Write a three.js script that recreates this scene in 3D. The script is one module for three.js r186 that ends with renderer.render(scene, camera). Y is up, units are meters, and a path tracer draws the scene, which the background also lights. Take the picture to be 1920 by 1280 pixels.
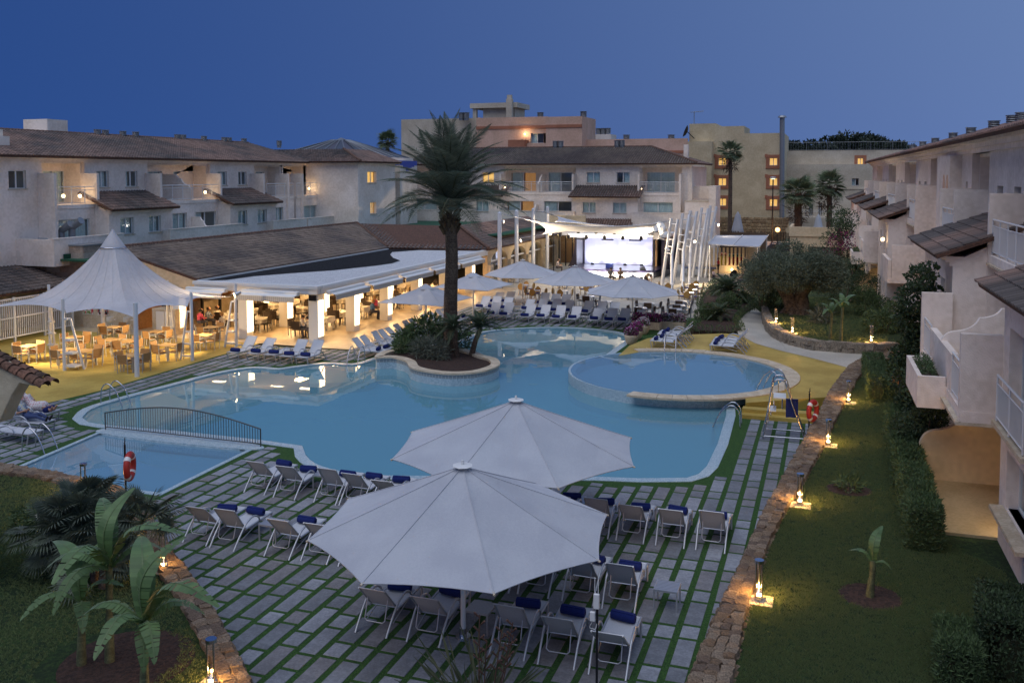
import * as THREE from 'three';
import { mergeGeometries, toCreasedNormals } from 'three/addons/utils/BufferGeometryUtils.js';
import { MarchingCubes } from 'three/addons/objects/MarchingCubes.js';
import { RoundedBoxGeometry } from 'three/addons/geometries/RoundedBoxGeometry.js';
import { RectAreaLightUniformsLib } from 'three/addons/lights/RectAreaLightUniformsLib.js';

// ---------- camera, sky, dusk light, exposure ----------
const scene = new THREE.Scene();
const V = (x, y, z) => new THREE.Vector3(x, y, z);
const DEG = Math.PI / 180;
const camera = new THREE.PerspectiveCamera(40.39, 1.5, 0.3, 6000);
camera.position.set(0, 9, 0);
camera.rotation.set(-3.5 * DEG, 19 * DEG, 0, 'YXZ');
camera.setViewOffset(1920, 1280, 0, 206, 1920, 1280);   // shifted lens keeps the walls upright
const renderer = new THREE.WebGLRenderer({ antialias: true });
renderer.toneMapping = THREE.LinearToneMapping;
renderer.toneMappingExposure = 1.08;
renderer.shadowMap.enabled = true;
RectAreaLightUniformsLib.init();
const smooth = (a, b, x) => { const t = Math.min(1, Math.max(0, (x - a) / (b - a))); return t * t * (3 - 2 * t); };
const mix = (a, b, t) => a + (b - a) * t;
const mix3 = (a, b, t) => [mix(a[0], b[0], t), mix(a[1], b[1], t), mix(a[2], b[2], t)];
{ // clear sky some time after sunset: deep blue away from the afterglow, paler towards it and towards the horizon
  const W = 512, H = 256, data = new Float32Array(W * H * 4), glow = V(0.93, 0.16, -0.15).normalize();
  for (let j = 0; j < H; j++) for (let i = 0; i < W; i++) {
    const el = (j + 0.5) / H * Math.PI - Math.PI / 2, az = ((i + 0.5) / W - 0.5) * 2 * Math.PI;
    const y = Math.sin(el), x = Math.cos(el) * Math.cos(az), z = Math.cos(el) * Math.sin(az);
    const w = (x * glow.x + y * glow.y + z * glow.z) * 0.5 + 0.5, h = Math.max(0, y);
    let c = mix3([0.012, 0.052, 0.22], [0.26, 0.385, 0.64], Math.pow(w, 1.9));
    c = mix3(c, mix3([0.02, 0.075, 0.28], [0.26, 0.37, 0.7], Math.pow(w, 2.1)), 0.7 * Math.exp(-h * 7));
    const k = (j * W + i) * 4; data[k] = c[0] * 0.9; data[k + 1] = c[1] * 0.9; data[k + 2] = c[2] * 0.9; data[k + 3] = 1;
  }
  const t = new THREE.DataTexture(data, W, H, THREE.RGBAFormat, THREE.FloatType);
  t.mapping = THREE.EquirectangularReflectionMapping; t.magFilter = t.minFilter = THREE.LinearFilter; t.needsUpdate = true;
  scene.background = t; scene.environment = t;
}
const sun = new THREE.DirectionalLight(new THREE.Color().setRGB(0.92, 0.94, 1.0), 1.5);   // the afterglow: a very wide soft source high in the west
sun.position.set(-24, 60, -19); sun.target.position.set(-14, 0, -45); sun.castShadow = true; sun.shadow.radius = 120;
sun.shadow.mapSize.set(4096, 4096);
Object.assign(sun.shadow.camera, { left: -90, right: 90, top: 90, bottom: -90, near: 1, far: 300 });
scene.add(sun, sun.target);

// ---------- small helpers ----------
function rng(seed) { let a = seed >>> 0; return () => { a = (a + 0x6D2B79F5) | 0; let t = Math.imul(a ^ (a >>> 15), 1 | a); t = (t + Math.imul(t ^ (t >>> 7), 61 | t)) ^ t; return ((t ^ (t >>> 14)) >>> 0) / 4294967296; }; }
const names = {};
function numbered(n) { const k = names[n] = (names[n] ?? -1) + 1; return k ? n + '_' + String(k).padStart(3, '0') : n; }
function tag(o, label, category, group, kind) { if (label) o.userData.label = label; if (category) o.userData.category = category; if (group) o.userData.group = group; if (kind) o.userData.kind = kind; return o; }
function thing(name, label, category, p = [0, 0, 0], turn = 0, group) {
  const o = new THREE.Group(); o.name = numbered(name); o.position.set(...p); o.rotation.y = turn; scene.add(o);
  return tag(o, label, category, group);
}
function copy(src, label, p, turn = 0, group) {
  const o = src.clone(); o.name = numbered(src.name.replace(/_\d+$/, '')); o.position.set(...p); o.rotation.y = turn; scene.add(o);
  o.userData = { ...src.userData }; if (label) o.userData.label = label; if (group) o.userData.group = group;
  return o;
}
function part(parent, name, g, mat, label) {
  const m = new THREE.Mesh(g instanceof GB ? g.geo() : g, mat); m.name = name; parent.add(m); if (label) m.userData.label = label; return m;
}
function struct(name, g, mat) { const m = new THREE.Mesh(g instanceof GB ? g.geo() : g, mat); m.name = numbered(name); m.userData.kind = 'structure'; scene.add(m); return m; }
const clean = (g) => { // position, normal and uv only, not indexed
  let n = g.index ? g.toNonIndexed() : g;
  for (const k of Object.keys(n.attributes)) if (!['position', 'normal', 'uv'].includes(k)) n.deleteAttribute(k);
  if (!n.attributes.normal) n.computeVertexNormals();
  if (!n.attributes.uv) n.setAttribute('uv', new THREE.BufferAttribute(new Float32Array(n.attributes.position.count * 2), 2));
  return n;
};
function metric(g, s = 1) { // texture coordinates in metres, laid on by the way each face points in the object's own axes
  const p = g.attributes.position, n = g.attributes.normal, uv = new Float32Array(p.count * 2);
  for (let i = 0; i < p.count; i += 3) {
    let ax = 0, ay = 0, az = 0;
    for (let k = 0; k < 3; k++) { ax += n.getX(i + k); ay += n.getY(i + k); az += n.getZ(i + k); }
    ax = Math.abs(ax); ay = Math.abs(ay); az = Math.abs(az);
    for (let k = 0; k < 3; k++) {
      const x = p.getX(i + k), y = p.getY(i + k), z = p.getZ(i + k), o = (i + k) * 2;
      if (ay >= ax && ay >= az) { uv[o] = x * s; uv[o + 1] = z * s; } else if (ax >= az) { uv[o] = z * s; uv[o + 1] = y * s; } else { uv[o] = x * s; uv[o + 1] = y * s; }
    }
  }
  g.setAttribute('uv', new THREE.BufferAttribute(uv, 2)); return g;
}
const M4 = new THREE.Matrix4(), Q4 = new THREE.Quaternion(), UPV = V(0, 1, 0);
class GB { // gathers simple shapes and joins them into the geometry of ONE part
  constructor() { this.l = []; this.keepUv = false; }
  add(g, m) { g = clean(g); if (m) { if (g === arguments[0]) g = g.clone(); g.applyMatrix4(m); } this.l.push(g); return this; }
  box(x0, x1, y0, y1, z0, z1) { const g = new THREE.BoxGeometry(Math.abs(x1 - x0), Math.abs(y1 - y0), Math.abs(z1 - z0)); g.translate((x0 + x1) / 2, (y0 + y1) / 2, (z0 + z1) / 2); return this.add(g); }
  rbox(x0, x1, y0, y1, z0, z1, r = 0.02, n = 1) { const g = new RoundedBoxGeometry(Math.abs(x1 - x0), Math.abs(y1 - y0), Math.abs(z1 - z0), n, r); g.translate((x0 + x1) / 2, (y0 + y1) / 2, (z0 + z1) / 2); return this.add(g); }
  bar(p, q, r0, r1 = r0, n = 8, open = false) { const a = V(...p), b = V(...q), d = b.clone().sub(a), L = d.length(); if (L < 1e-6) return this; const g = new THREE.CylinderGeometry(r1, r0, L, n, 1, open); g.applyMatrix4(new THREE.Matrix4().compose(a.add(b).multiplyScalar(0.5), new THREE.Quaternion().setFromUnitVectors(UPV, d.normalize()), V(1, 1, 1))); return this.add(g); }
  flat(p, q, w, t) { const a = V(...p), b = V(...q), d = b.clone().sub(a), L = d.length(); const g = new THREE.BoxGeometry(w, L, t); g.applyMatrix4(new THREE.Matrix4().compose(a.add(b).multiplyScalar(0.5), new THREE.Quaternion().setFromUnitVectors(UPV, d.normalize()), V(1, 1, 1))); return this.add(g); }
  tube(pts, r, n = 6, seg = 0, closed = false) { const c = new THREE.CatmullRomCurve3(pts.map((p) => V(...p)), closed, 'catmullrom', 0.3); return this.add(new THREE.TubeGeometry(c, seg || pts.length * 4, r, n, closed)); }
  pipe(pts, r, n = 6) { for (let i = 0; i + 1 < pts.length; i++) this.bar(pts[i], pts[i + 1], r, r, n); return this; }
  lathe(prof, n = 16, m) { return this.add(new THREE.LatheGeometry(prof.map(([a, b]) => new THREE.Vector2(a, b)), n), m); }
  sphere(x, y, z, r, n = 10, sy = 1) { const g = new THREE.SphereGeometry(r, n, Math.max(4, n * 0.7 | 0)); g.scale(1, sy, 1); g.translate(x, y, z); return this.add(g); }
  prism(poly, y0, y1, bevel = 0) { const g = extrude(poly, y1 - y0, bevel); g.translate(0, y0, 0); return this.add(g); }
  quad(a, b, c, d) { const g = new THREE.BufferGeometry(); g.setAttribute('position', new THREE.Float32BufferAttribute([...a, ...b, ...c, ...a, ...c, ...d], 3)); g.computeVertexNormals(); return this.add(g); }
  geo() { const g = this.l.length === 1 ? this.l[0] : mergeGeometries(this.l); return this.keepUv ? g : metric(g); }
}
const shapeOf = (poly, holes = []) => { const s = new THREE.Shape(poly.map(([x, z]) => new THREE.Vector2(x, -z))); for (const h of holes) s.holes.push(new THREE.Path(h.map(([x, z]) => new THREE.Vector2(x, -z)))); return s; };
function sheet(poly, y, holes) { const g = new THREE.ShapeGeometry(shapeOf(poly, holes)); g.rotateX(-Math.PI / 2); g.translate(0, y, 0); return metric(clean(g)); }
function extrude(poly, h, bevel = 0, holes) { // upright prism over a plan outline [x,z]
  const g = new THREE.ExtrudeGeometry(shapeOf(poly, holes), { depth: h - 2 * bevel, bevelEnabled: bevel > 0, bevelThickness: bevel, bevelSize: bevel, bevelOffset: -bevel, bevelSegments: 1, curveSegments: 8 });
  g.rotateX(-Math.PI / 2); g.translate(0, bevel, 0); return g;
}
const curve = (pts, n = 6, closed = true) => { const c = new THREE.CatmullRomCurve3(pts.map(([x, z]) => V(x, 0, z)), closed, 'centripetal'); return c.getPoints(pts.length * n).slice(0, closed ? -1 : undefined).map((p) => [p.x, p.z]); };
function offsetPoly(poly, d) { // plan outline moved outwards by d
  let area = 0; const n = poly.length; for (let i = 0; i < n; i++) { const a = poly[i], b = poly[(i + 1) % n]; area += a[0] * b[1] - b[0] * a[1]; }
  const s = area > 0 ? 1 : -1;
  return poly.map((p, i) => { const a = poly[(i + n - 1) % n], b = poly[(i + 1) % n]; let tx = b[0] - a[0], tz = b[1] - a[1]; const L = Math.hypot(tx, tz) || 1; return [p[0] + s * tz / L * d, p[1] - s * tx / L * d]; });
}
const inside = (poly, x, z) => { let c = false; for (let i = 0, j = poly.length - 1; i < poly.length; j = i++) { const [xi, zi] = poly[i], [xj, zj] = poly[j]; if ((zi > z) !== (zj > z) && x < (xj - xi) * (z - zi) / (zj - zi) + xi) c = !c; } return c; };
const ORD = ['first', 'second', 'third', 'fourth', 'fifth', 'sixth', 'seventh', 'eighth', 'ninth', 'tenth', 'eleventh', 'twelfth'];

// ---------- computed textures ----------
function tileNoise(size, cells, seed) { // repeating value noise
  const r = rng(seed), g = new Float32Array(cells * cells); for (let i = 0; i < g.length; i++) g[i] = r();
  const out = new Float32Array(size * size);
  for (let j = 0; j < size; j++) for (let i = 0; i < size; i++) {
    const x = i / size * cells, y = j / size * cells, x0 = x | 0, y0 = y | 0, fx = x - x0, fy = y - y0, sx = fx * fx * (3 - 2 * fx), sy = fy * fy * (3 - 2 * fy), x1 = (x0 + 1) % cells, y1 = (y0 + 1) % cells;
    out[j * size + i] = mix(mix(g[y0 * cells + x0], g[y0 * cells + x1], sx), mix(g[y1 * cells + x0], g[y1 * cells + x1], sx), sy);
  }
  return out;
}
function layers(size, list) { const o = new Float32Array(size * size); let t = 0; for (const [c, a, s] of list) { const n = tileNoise(size, c, s); for (let i = 0; i < o.length; i++) o[i] += n[i] * a; t += a; } for (let i = 0; i < o.length; i++) o[i] /= t; return o; }
function tex(size, f, repeat, srgb = true) {
  const d = new Uint8Array(size * size * 4);
  for (let i = 0; i < size * size; i++) { const c = f(i); d[i * 4] = c[0]; d[i * 4 + 1] = c[1]; d[i * 4 + 2] = c[2]; d[i * 4 + 3] = 255; }
  const t = new THREE.DataTexture(d, size, size); t.wrapS = t.wrapT = THREE.RepeatWrapping; t.magFilter = THREE.LinearFilter; t.minFilter = THREE.LinearMipmapLinearFilter;
  if (srgb) t.colorSpace = THREE.SRGBColorSpace; t.repeat.set(1 / repeat, 1 / repeat); t.needsUpdate = true; return t;
}
const hex = (h) => [(h >> 16) & 255, (h >> 8) & 255, h & 255];
const ctex = (a, b, list, repeat, con = 1, size = 256) => { const n = layers(size, list), A = hex(a), B = hex(b); return tex(size, (i) => mix3(A, B, Math.min(1, Math.max(0, (n[i] - 0.5) * con * 2 + 0.5))), repeat); };
const btex = (list, repeat, size = 256) => { const n = layers(size, list); return tex(size, (i) => { const v = Math.min(255, Math.max(0, (n[i] - 0.5) * 380 + 128)); return [v, v, v]; }, repeat, false); };
const grainMap = ctex(0xd2d2d2, 0xffffff, [[6, 1, 301], [30, 1, 302], [110, 0.9, 303]], 1.1, 1.3), mottleMap = ctex(0xb0b0b0, 0xffffff, [[6, 1, 304], [24, 1, 305], [90, 0.8, 306]], 0.9, 1.4), weaveMap = ctex(0xc8c8c8, 0xffffff, [[128, 1.5, 307], [70, 1, 308]], 0.4, 1.2);
const std = (o) => new THREE.MeshStandardMaterial({ side: THREE.DoubleSide, ...o });
const shade = (h, map, o = {}) => std({ color: new THREE.Color(h), map, roughness: 0.9, ...o });
const phys = (o) => new THREE.MeshPhysicalMaterial({ side: THREE.DoubleSide, ...o });
const lin = (r, g, b) => new THREE.Color().setRGB(r, g, b);
const bumpStucco = btex([[64, 1, 1], [128, 1, 2], [16, 0.6, 3]], 1.6), bumpStone = btex([[12, 1, 4], [32, 0.8, 5], [90, 0.6, 6]], 1.2), bumpFine = btex([[100, 1, 7], [50, 0.7, 8]], 0.6), bumpGrass = btex([[128, 1, 9], [64, 0.8, 10], [8, 0.3, 11]], 0.9);
const stuccoMap = ctex(0xe6e3de, 0xffffff, [[3, 1, 20], [9, 0.9, 21], [60, 0.7, 22]], 7, 1.3);
const stucco = (a, b) => std({ color: new THREE.Color(b + 0x040404), map: stuccoMap, roughness: 0.92, bumpMap: bumpStucco, bumpScale: 0.006 });
const mt = {
  wall: stucco(0xcfc6b8, 0xf0e2d6, 20), wallB: stucco(0xc9c0b4, 0xeee0d2, 30), peach: stucco(0xcda48c, 0xdab49c, 40), cream: stucco(0xc4b08a, 0xd4c29e, 50), creamB: stucco(0xbdb09a, 0xccc0ac, 56), terracotta: stucco(0xa0644a, 0xb07458, 60), sand: stucco(0xd2b27e, 0xdcc6a2, 63),
  white: std({ color: lin(0.74, 0.73, 0.7), roughness: 0.5 }), whiteMetal: std({ color: lin(0.72, 0.72, 0.72), roughness: 0.35, metalness: 0.1 }),
  green: std({ map: ctex(0x1f4a35, 0x2d5c42, [[5, 1, 70], [40, 0.6, 71]], 4), roughness: 0.9 }),
  steel: std({ color: lin(0.6, 0.6, 0.62), roughness: 0.22, metalness: 1 }), alu: std({ color: lin(0.5, 0.51, 0.53), roughness: 0.42, metalness: 0.6 }), darkMetal: std({ color: lin(0.03, 0.03, 0.035), roughness: 0.45, metalness: 0.6 }), zinc: std({ color: lin(0.3, 0.31, 0.32), roughness: 0.5, metalness: 0.7, bumpMap: bumpFine, bumpScale: 0.002 }),
  glass: phys({ color: lin(0.9, 0.95, 0.97), roughness: 0.02, transmission: 1, thickness: 0, ior: 1.5 }),
  darkRoom: std({ color: lin(0.46, 0.43, 0.39), roughness: 0.9 }), curtain: std({ map: ctex(0xcfd8ce, 0xe6ece4, [[60, 1, 74], [6, 0.5, 75]], 1.4), roughness: 0.95 }),
  sling: std({ map: ctex(0xb4b6ba, 0xc6c8cc, [[128, 1, 76], [90, 1, 77]], 0.5), roughness: 0.8, bumpMap: bumpFine, bumpScale: 0.0015 }),
  towel: std({ map: ctex(0x0c1c52, 0x16286a, [[128, 1, 78], [40, 0.5, 79]], 0.4), roughness: 1, bumpMap: bumpFine, bumpScale: 0.004 }),
  canvas: phys({ map: ctex(0xbcbec4, 0xc8cace, [[6, 1, 80], [128, 0.6, 81]], 2.4), roughness: 0.85, bumpMap: btex([[4, 1, 310], [9, 0.8, 311], [26, 0.3, 312], [110, 0.12, 313]], 1.7), bumpScale: 0.02, transmission: 0.25, thickness: 0 }),
  membrane: phys({ map: ctex(0xbcbcc0, 0xc9c9cc, [[5, 1, 82], [40, 0.7, 83]], 3), roughness: 0.6, transmission: 0.2, thickness: 0 }),
  bark: std({ map: ctex(0x52443a, 0x84725f, [[20, 1, 84], [60, 1, 85], [5, 0.6, 86]], 1, 1.4), roughness: 0.95, bumpMap: bumpStone, bumpScale: 0.03 }),
  soil: std({ map: ctex(0x2e2018, 0x49342a, [[30, 1, 87], [90, 1, 88]], 1.5, 1.3), roughness: 1, bumpMap: bumpStone, bumpScale: 0.03 }),
  lawn: std({ map: ctex(0x1c3312, 0x3c5522, [[40, 1, 89], [120, 1, 90], [4, 0.8, 91]], 3.2, 1.4, 512), roughness: 1, bumpMap: bumpGrass, bumpScale: 0.05 }),
  turf: std({ map: ctex(0x284a1b, 0x42692b, [[60, 1, 92], [128, 1, 93]], 1.4, 1.3), roughness: 1, bumpMap: bumpGrass, bumpScale: 0.03 }),
  asphalt: std({ map: ctex(0x3c3a38, 0x55524e, [[30, 1, 94], [110, 1, 95]], 3), roughness: 0.95 }),
  ochre: std({ map: ctex(0xa48a3c, 0xbaa04e, [[4, 1.2, 96], [14, 0.7, 97], [110, 0.8, 98]], 5, 1.3, 512), roughness: 0.6, bumpMap: bumpStucco, bumpScale: 0.003 }),
  path: std({ map: ctex(0xa9a294, 0xbdb6a8, [[5, 1, 99], [100, 0.9, 100]], 4), roughness: 0.85, bumpMap: bumpFine, bumpScale: 0.003 }),
  mosaic: std({ map: ctex(0x86a2ae, 0xc2d0d4, [[128, 1.6, 101], [60, 0.8, 102]], 1.6, 1.8), roughness: 0.35 }),
  limestone: std({ map: ctex(0xb9a88e, 0xd3c5ad, [[6, 1, 103], [40, 1, 104]], 1.6), roughness: 0.8, bumpMap: bumpStone, bumpScale: 0.006 }),
};

// ---------- ground, deck, pools ----------
const ROUND = { x: -6.3, z: -40.35, r: 4.7 };
const mainPool = curve([...[[-26.16,-26.91],[-26.82,-28.1],[-26.79,-30.02],[-26.48,-32.56],[-26.06,-35.32],[-25.28,-36.58],[-24.09,-36.62],[-23.48,-37.46],[-22.63,-38.53],[-21.23,-38.75],[-20.81,-41.09],[-19.92,-44.12],[-18.71,-46.19],[-18.7,-47.59],[-18.51,-49.51],[-16.97,-51.21],[-14.51,-52.26],[-12.03,-51.93],[-10.67,-50.53],[-10.5,-46.57],[-10.56,-44.9]]], 3, false)
  .concat(Array.from({ length: 30 }, (_, i) => { const a = (226 - i * 5.85) * DEG; return [ROUND.x + 4.69 * Math.cos(a), ROUND.z + 4.69 * Math.sin(a)]; }), [[-3.57,-35.1],[-3.44,-31.19],[-3.48,-28.64],[-3.62,-27.78],[-3.9,-27.32],[-5.21,-26.82],[-6.45,-26.55],[-8.27,-25.97]], curve([[-10.38,-25.25],[-11.92,-24.77],[-12.84,-24.5],[-13.7,-24.47],[-14.54,-24.67],[-15.25,-25.04],[-15.81,-25.55]], 3, false), [[-16.49,-26.44],[-18.37,-26.58],[-21.65,-26.57],[-24.62,-26.36],[-25.43,-26.46]]);
const kidsPool = [[-24, -25.45], [-17.95, -25.45], [-17.85, -21.15], [-23.4, -21.15]];
const island = curve([[-19.92,-38.44],[-19.21,-38.69],[-18.23,-38.11],[-17.4,-36.91],[-16.5,-36.4],[-15.24,-36.27],[-14.32,-36.92],[-13.94,-38.1],[-14.02,-38.93],[-14.63,-40],[-15.3,-40.43],[-16.31,-41.34],[-17.81,-41.99],[-19.18,-41.83],[-19.87,-40.84],[-20.25,-39.7]], 4);
function circle(x, z, r, n = 64) { return Array.from({ length: n }, (_, i) => [x + r * Math.cos(i / n * 2 * Math.PI), z + r * Math.sin(i / n * 2 * Math.PI)]); }
const wallInner = [[-2.22,-14.28],[-2.13,-15.3],[-1.95,-17.98],[-1.75,-20.26],[-1.41,-24.54],[-1.12,-26.89],[-0.78,-30],[-0.28,-34.26],[0.17,-38.75],[0.96,-43.96],[1.71,-46.43],[3.38,-48.85]];
const wallOuter = [[-1.55,-14.51],[-1.45,-15.53],[-1.43,-18.39],[-1.24,-21.93],[-0.99,-24.08],[-0.49,-27.61],[-0.15,-30.22],[0.25,-34.06],[1.12,-41.13],[1.87,-45.03],[3.25,-46.82]];
const leftInner = [[-24.38,-20.6],[-23.13,-20.6],[-21.8,-20.53],[-20.43,-20.39],[-19.29,-20.3],[-18.24,-20.05],[-17.36,-19.6],[-16.34,-18.87],[-13.72,-16.74],[-12.02,-15.47],[-10.67,-14.3],[-9.36,-13.14],[-8.31,-12.18]];
const leftOuter = [[-23.67,-19.99],[-22.46,-20],[-21.1,-20.11],[-19.51,-19.75],[-18.18,-19.4],[-17.2,-18.9],[-15.97,-17.97],[-13.88,-16.23],[-12.47,-15.16],[-10.96,-13.94],[-9.94,-13.05],[-8.79,-12.02]];
const resort = [[-120, 20], [60, 20], [60, -200], [-120, -200]];
{
  const farGround = new GB(); farGround.add(sheet([[-3000, 3000], [3000, 3000], [3000, -3000], [-3000, -3000]], -0.06, [offsetPoly(mainPool, 0.02), kidsPool]));
  struct('ground', farGround, std({ map: ctex(0x4a4438, 0x635a48, [[10, 1, 110], [60, 1, 111]], 6), roughness: 1 }));
  // deck turf with its pavers
  const deckEdge = [...leftInner.slice().reverse().map(([x, z]) => [x, z]).reverse(), ...wallInner];
  const deckPoly = [...leftInner, ...wallInner.slice(0, -2), [0.4, -58.6], [-23.3, -58.6], [-23.3, -41.9], [-28.75, -41.6], [-28.75, -30.5], [-30, -24]];
  const deck = struct('pool_deck', sheet(deckPoly, -0.008, [offsetPoly(mainPool, 0.3), offsetPoly(kidsPool, 0.2)]), mt.turf), roundKeep = circle(ROUND.x, ROUND.z, ROUND.r + 0.6, 40);
  const keepOut = [roundKeep, offsetPoly(mainPool, 0.5), offsetPoly(kidsPool, 0.38), offsetPoly(island, 0.15)];
  const terraceKeep = [[-9.84,-44.86],[-11.34,-53.96],[-9.37,-67.72],[5.31,-72.77],[2.7,-35.54],[0.17,-36.63],[-3.37,-35.66],[-3.55,-36.46],[-5.47,-39.9]];
  const wide = [...leftOuter, ...wallOuter.slice(0, -2), ...deckPoly.slice(leftInner.length + wallInner.length - 2)];
  const ok = (x, z) => inside(wide, x, z) && !keepOut.some((p) => inside(p, x, z)) && !inside(terraceKeep, x, z);
  const r = rng(5), W = 0.345, P = 0.48, geos = {}, list = [];
  const slate = [0x686b70, 0x777a80, 0x868990, 0x727072].map((c, i) => shade(c + 0x141414, grainMap, { roughness: 0.62, bumpMap: bumpFine, bumpScale: 0.003 }));
  for (let x = -30; x < 1; x += P) {
    let z = -12 - r() * 1.5, long = r() < 0.5;
    while (z > -58.4) {
      const L = long ? 0.98 : 0.47, z1 = z - L; long = !long;
      const fits = (a, b) => ok(x, a) && ok(x + W, a) && ok(x, b) && ok(x + W, b);
      if (fits(z, z1)) list.push([x + W / 2, (z + z1) / 2, L]); else if (L > 0.9 && fits(z, z - 0.47)) list.push([x + W / 2, z - 0.235, 0.47]); else if (L > 0.9 && fits(z1 + 0.47, z1)) list.push([x + W / 2, z1 + 0.235, 0.47]); else if (L < 0.5 && fits(z, z - 0.25)) list.push([x + W / 2, z - 0.125, 0.25]); else if (L < 0.5 && fits(z1 + 0.25, z1)) list.push([x + W / 2, z1 + 0.125, 0.25]);
      z = z1 - 0.1;
    }
  }
  list.sort((a, b) => Math.hypot(a[0], a[1]) - Math.hypot(b[0], b[1]));
  const slab = (L) => { const g = clean(extrude([[-W / 2, -L / 2], [W / 2, -L / 2], [W / 2, L / 2], [-W / 2, L / 2]], 0.05, 0.006)); return metric(g); };
  const rest = [[], [], [], []];
  list.forEach(([x, z, L], i) => {
    const m = r() * 4 | 0, tilt = (r() - 0.5) * 0.006, k = L + '_' + (r() * 3 | 0);
    if (!geos[k]) { const g = slab(L), uv = g.attributes.uv; for (let q = 0; q < uv.count; q++) uv.setXY(q, uv.getX(q) + 0.37 * Object.keys(geos).length, uv.getY(q) + 0.21 * Object.keys(geos).length); geos[k] = g; }
    if (i < 300) { const o = part(deck, 'paver', geos[k], slate[m]); o.position.set(x, -0.045 + (r() - 0.5) * 0.006, z); o.rotation.set(tilt, (r() - 0.5) * 0.012, tilt); }
    else { const g = geos[k].clone(); g.rotateY((r() - 0.5) * 0.012); g.translate(x, -0.045 + (r() - 0.5) * 0.006, z); rest[m].push(g); }
  });
  rest.forEach((l, i) => { if (l.length) part(deck, 'far_pavers', mergeGeometries(l), slate[i]).userData.kind = 'stuff'; });
}
// pool basins, copings and water
const ripple = btex([[5, 1, 130], [11, 0.6, 131], [23, 0.25, 132]], 5, 512), rippleKids = btex([[7, 1, 133], [15, 0.5, 134]], 5, 256);
const waterMat = phys({ color: lin(0.31, 0.6, 0.69), roughness: 0.0, transmission: 0.62, thickness: 0, ior: 1.33, bumpMap: ripple, bumpScale: 0.0016 });
const waterCalm = phys({ color: lin(0.38, 0.6, 0.72), roughness: 0.0, transmission: 0.65, thickness: 0, ior: 1.33, bumpMap: rippleKids, bumpScale: 0.0012 });
const tileBlue = std({ map: ctex(0x86bcc8, 0xa2ced6, [[128, 1.4, 140], [60, 0.8, 141], [4, 0.5, 142]], 2.4, 1.2), roughness: 0.4 });
const tilePale = std({ map: ctex(0xb2bfb4, 0xccd2c2, [[128, 1.4, 143], [60, 0.8, 144], [4, 0.5, 145]], 2.4, 1.2), roughness: 0.4 });
function basin(name, poly, y0, y1, mat) {
  const g = new GB(); g.add(sheet(poly, y0));
  for (let i = 0; i < poly.length; i++) { const a = poly[i], b = poly[(i + 1) % poly.length]; g.quad([a[0], y0, a[1]], [b[0], y0, b[1]], [b[0], y1, b[1]], [a[0], y1, a[1]]); }
  return struct(name, g, mat);
}
function coping(parent, poly, w, y, mat, name = 'coping') {
  const out = offsetPoly(poly, w), g = new GB();
  for (let i = 0; i < poly.length; i++) { const j = (i + 1) % poly.length, a = poly[i], b = poly[j], c = out[j], d = out[i]; if (Math.hypot((a[0] + b[0]) / 2 - ROUND.x, (a[1] + b[1]) / 2 - ROUND.z) < ROUND.r + 0.02) continue;
    g.quad([a[0], y, a[1]], [d[0], y, d[1]], [c[0], y, c[1]], [b[0], y, b[1]]); g.quad([d[0], y, d[1]], [d[0], y - 0.12, d[1]], [c[0], y - 0.12, c[1]], [c[0], y, c[1]]); g.quad([a[0], y, a[1]], [b[0], y, b[1]], [b[0], y - 0.12, b[1]], [a[0], y - 0.12, a[1]]); }
  return part(parent, name, g, mat);
}
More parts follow.
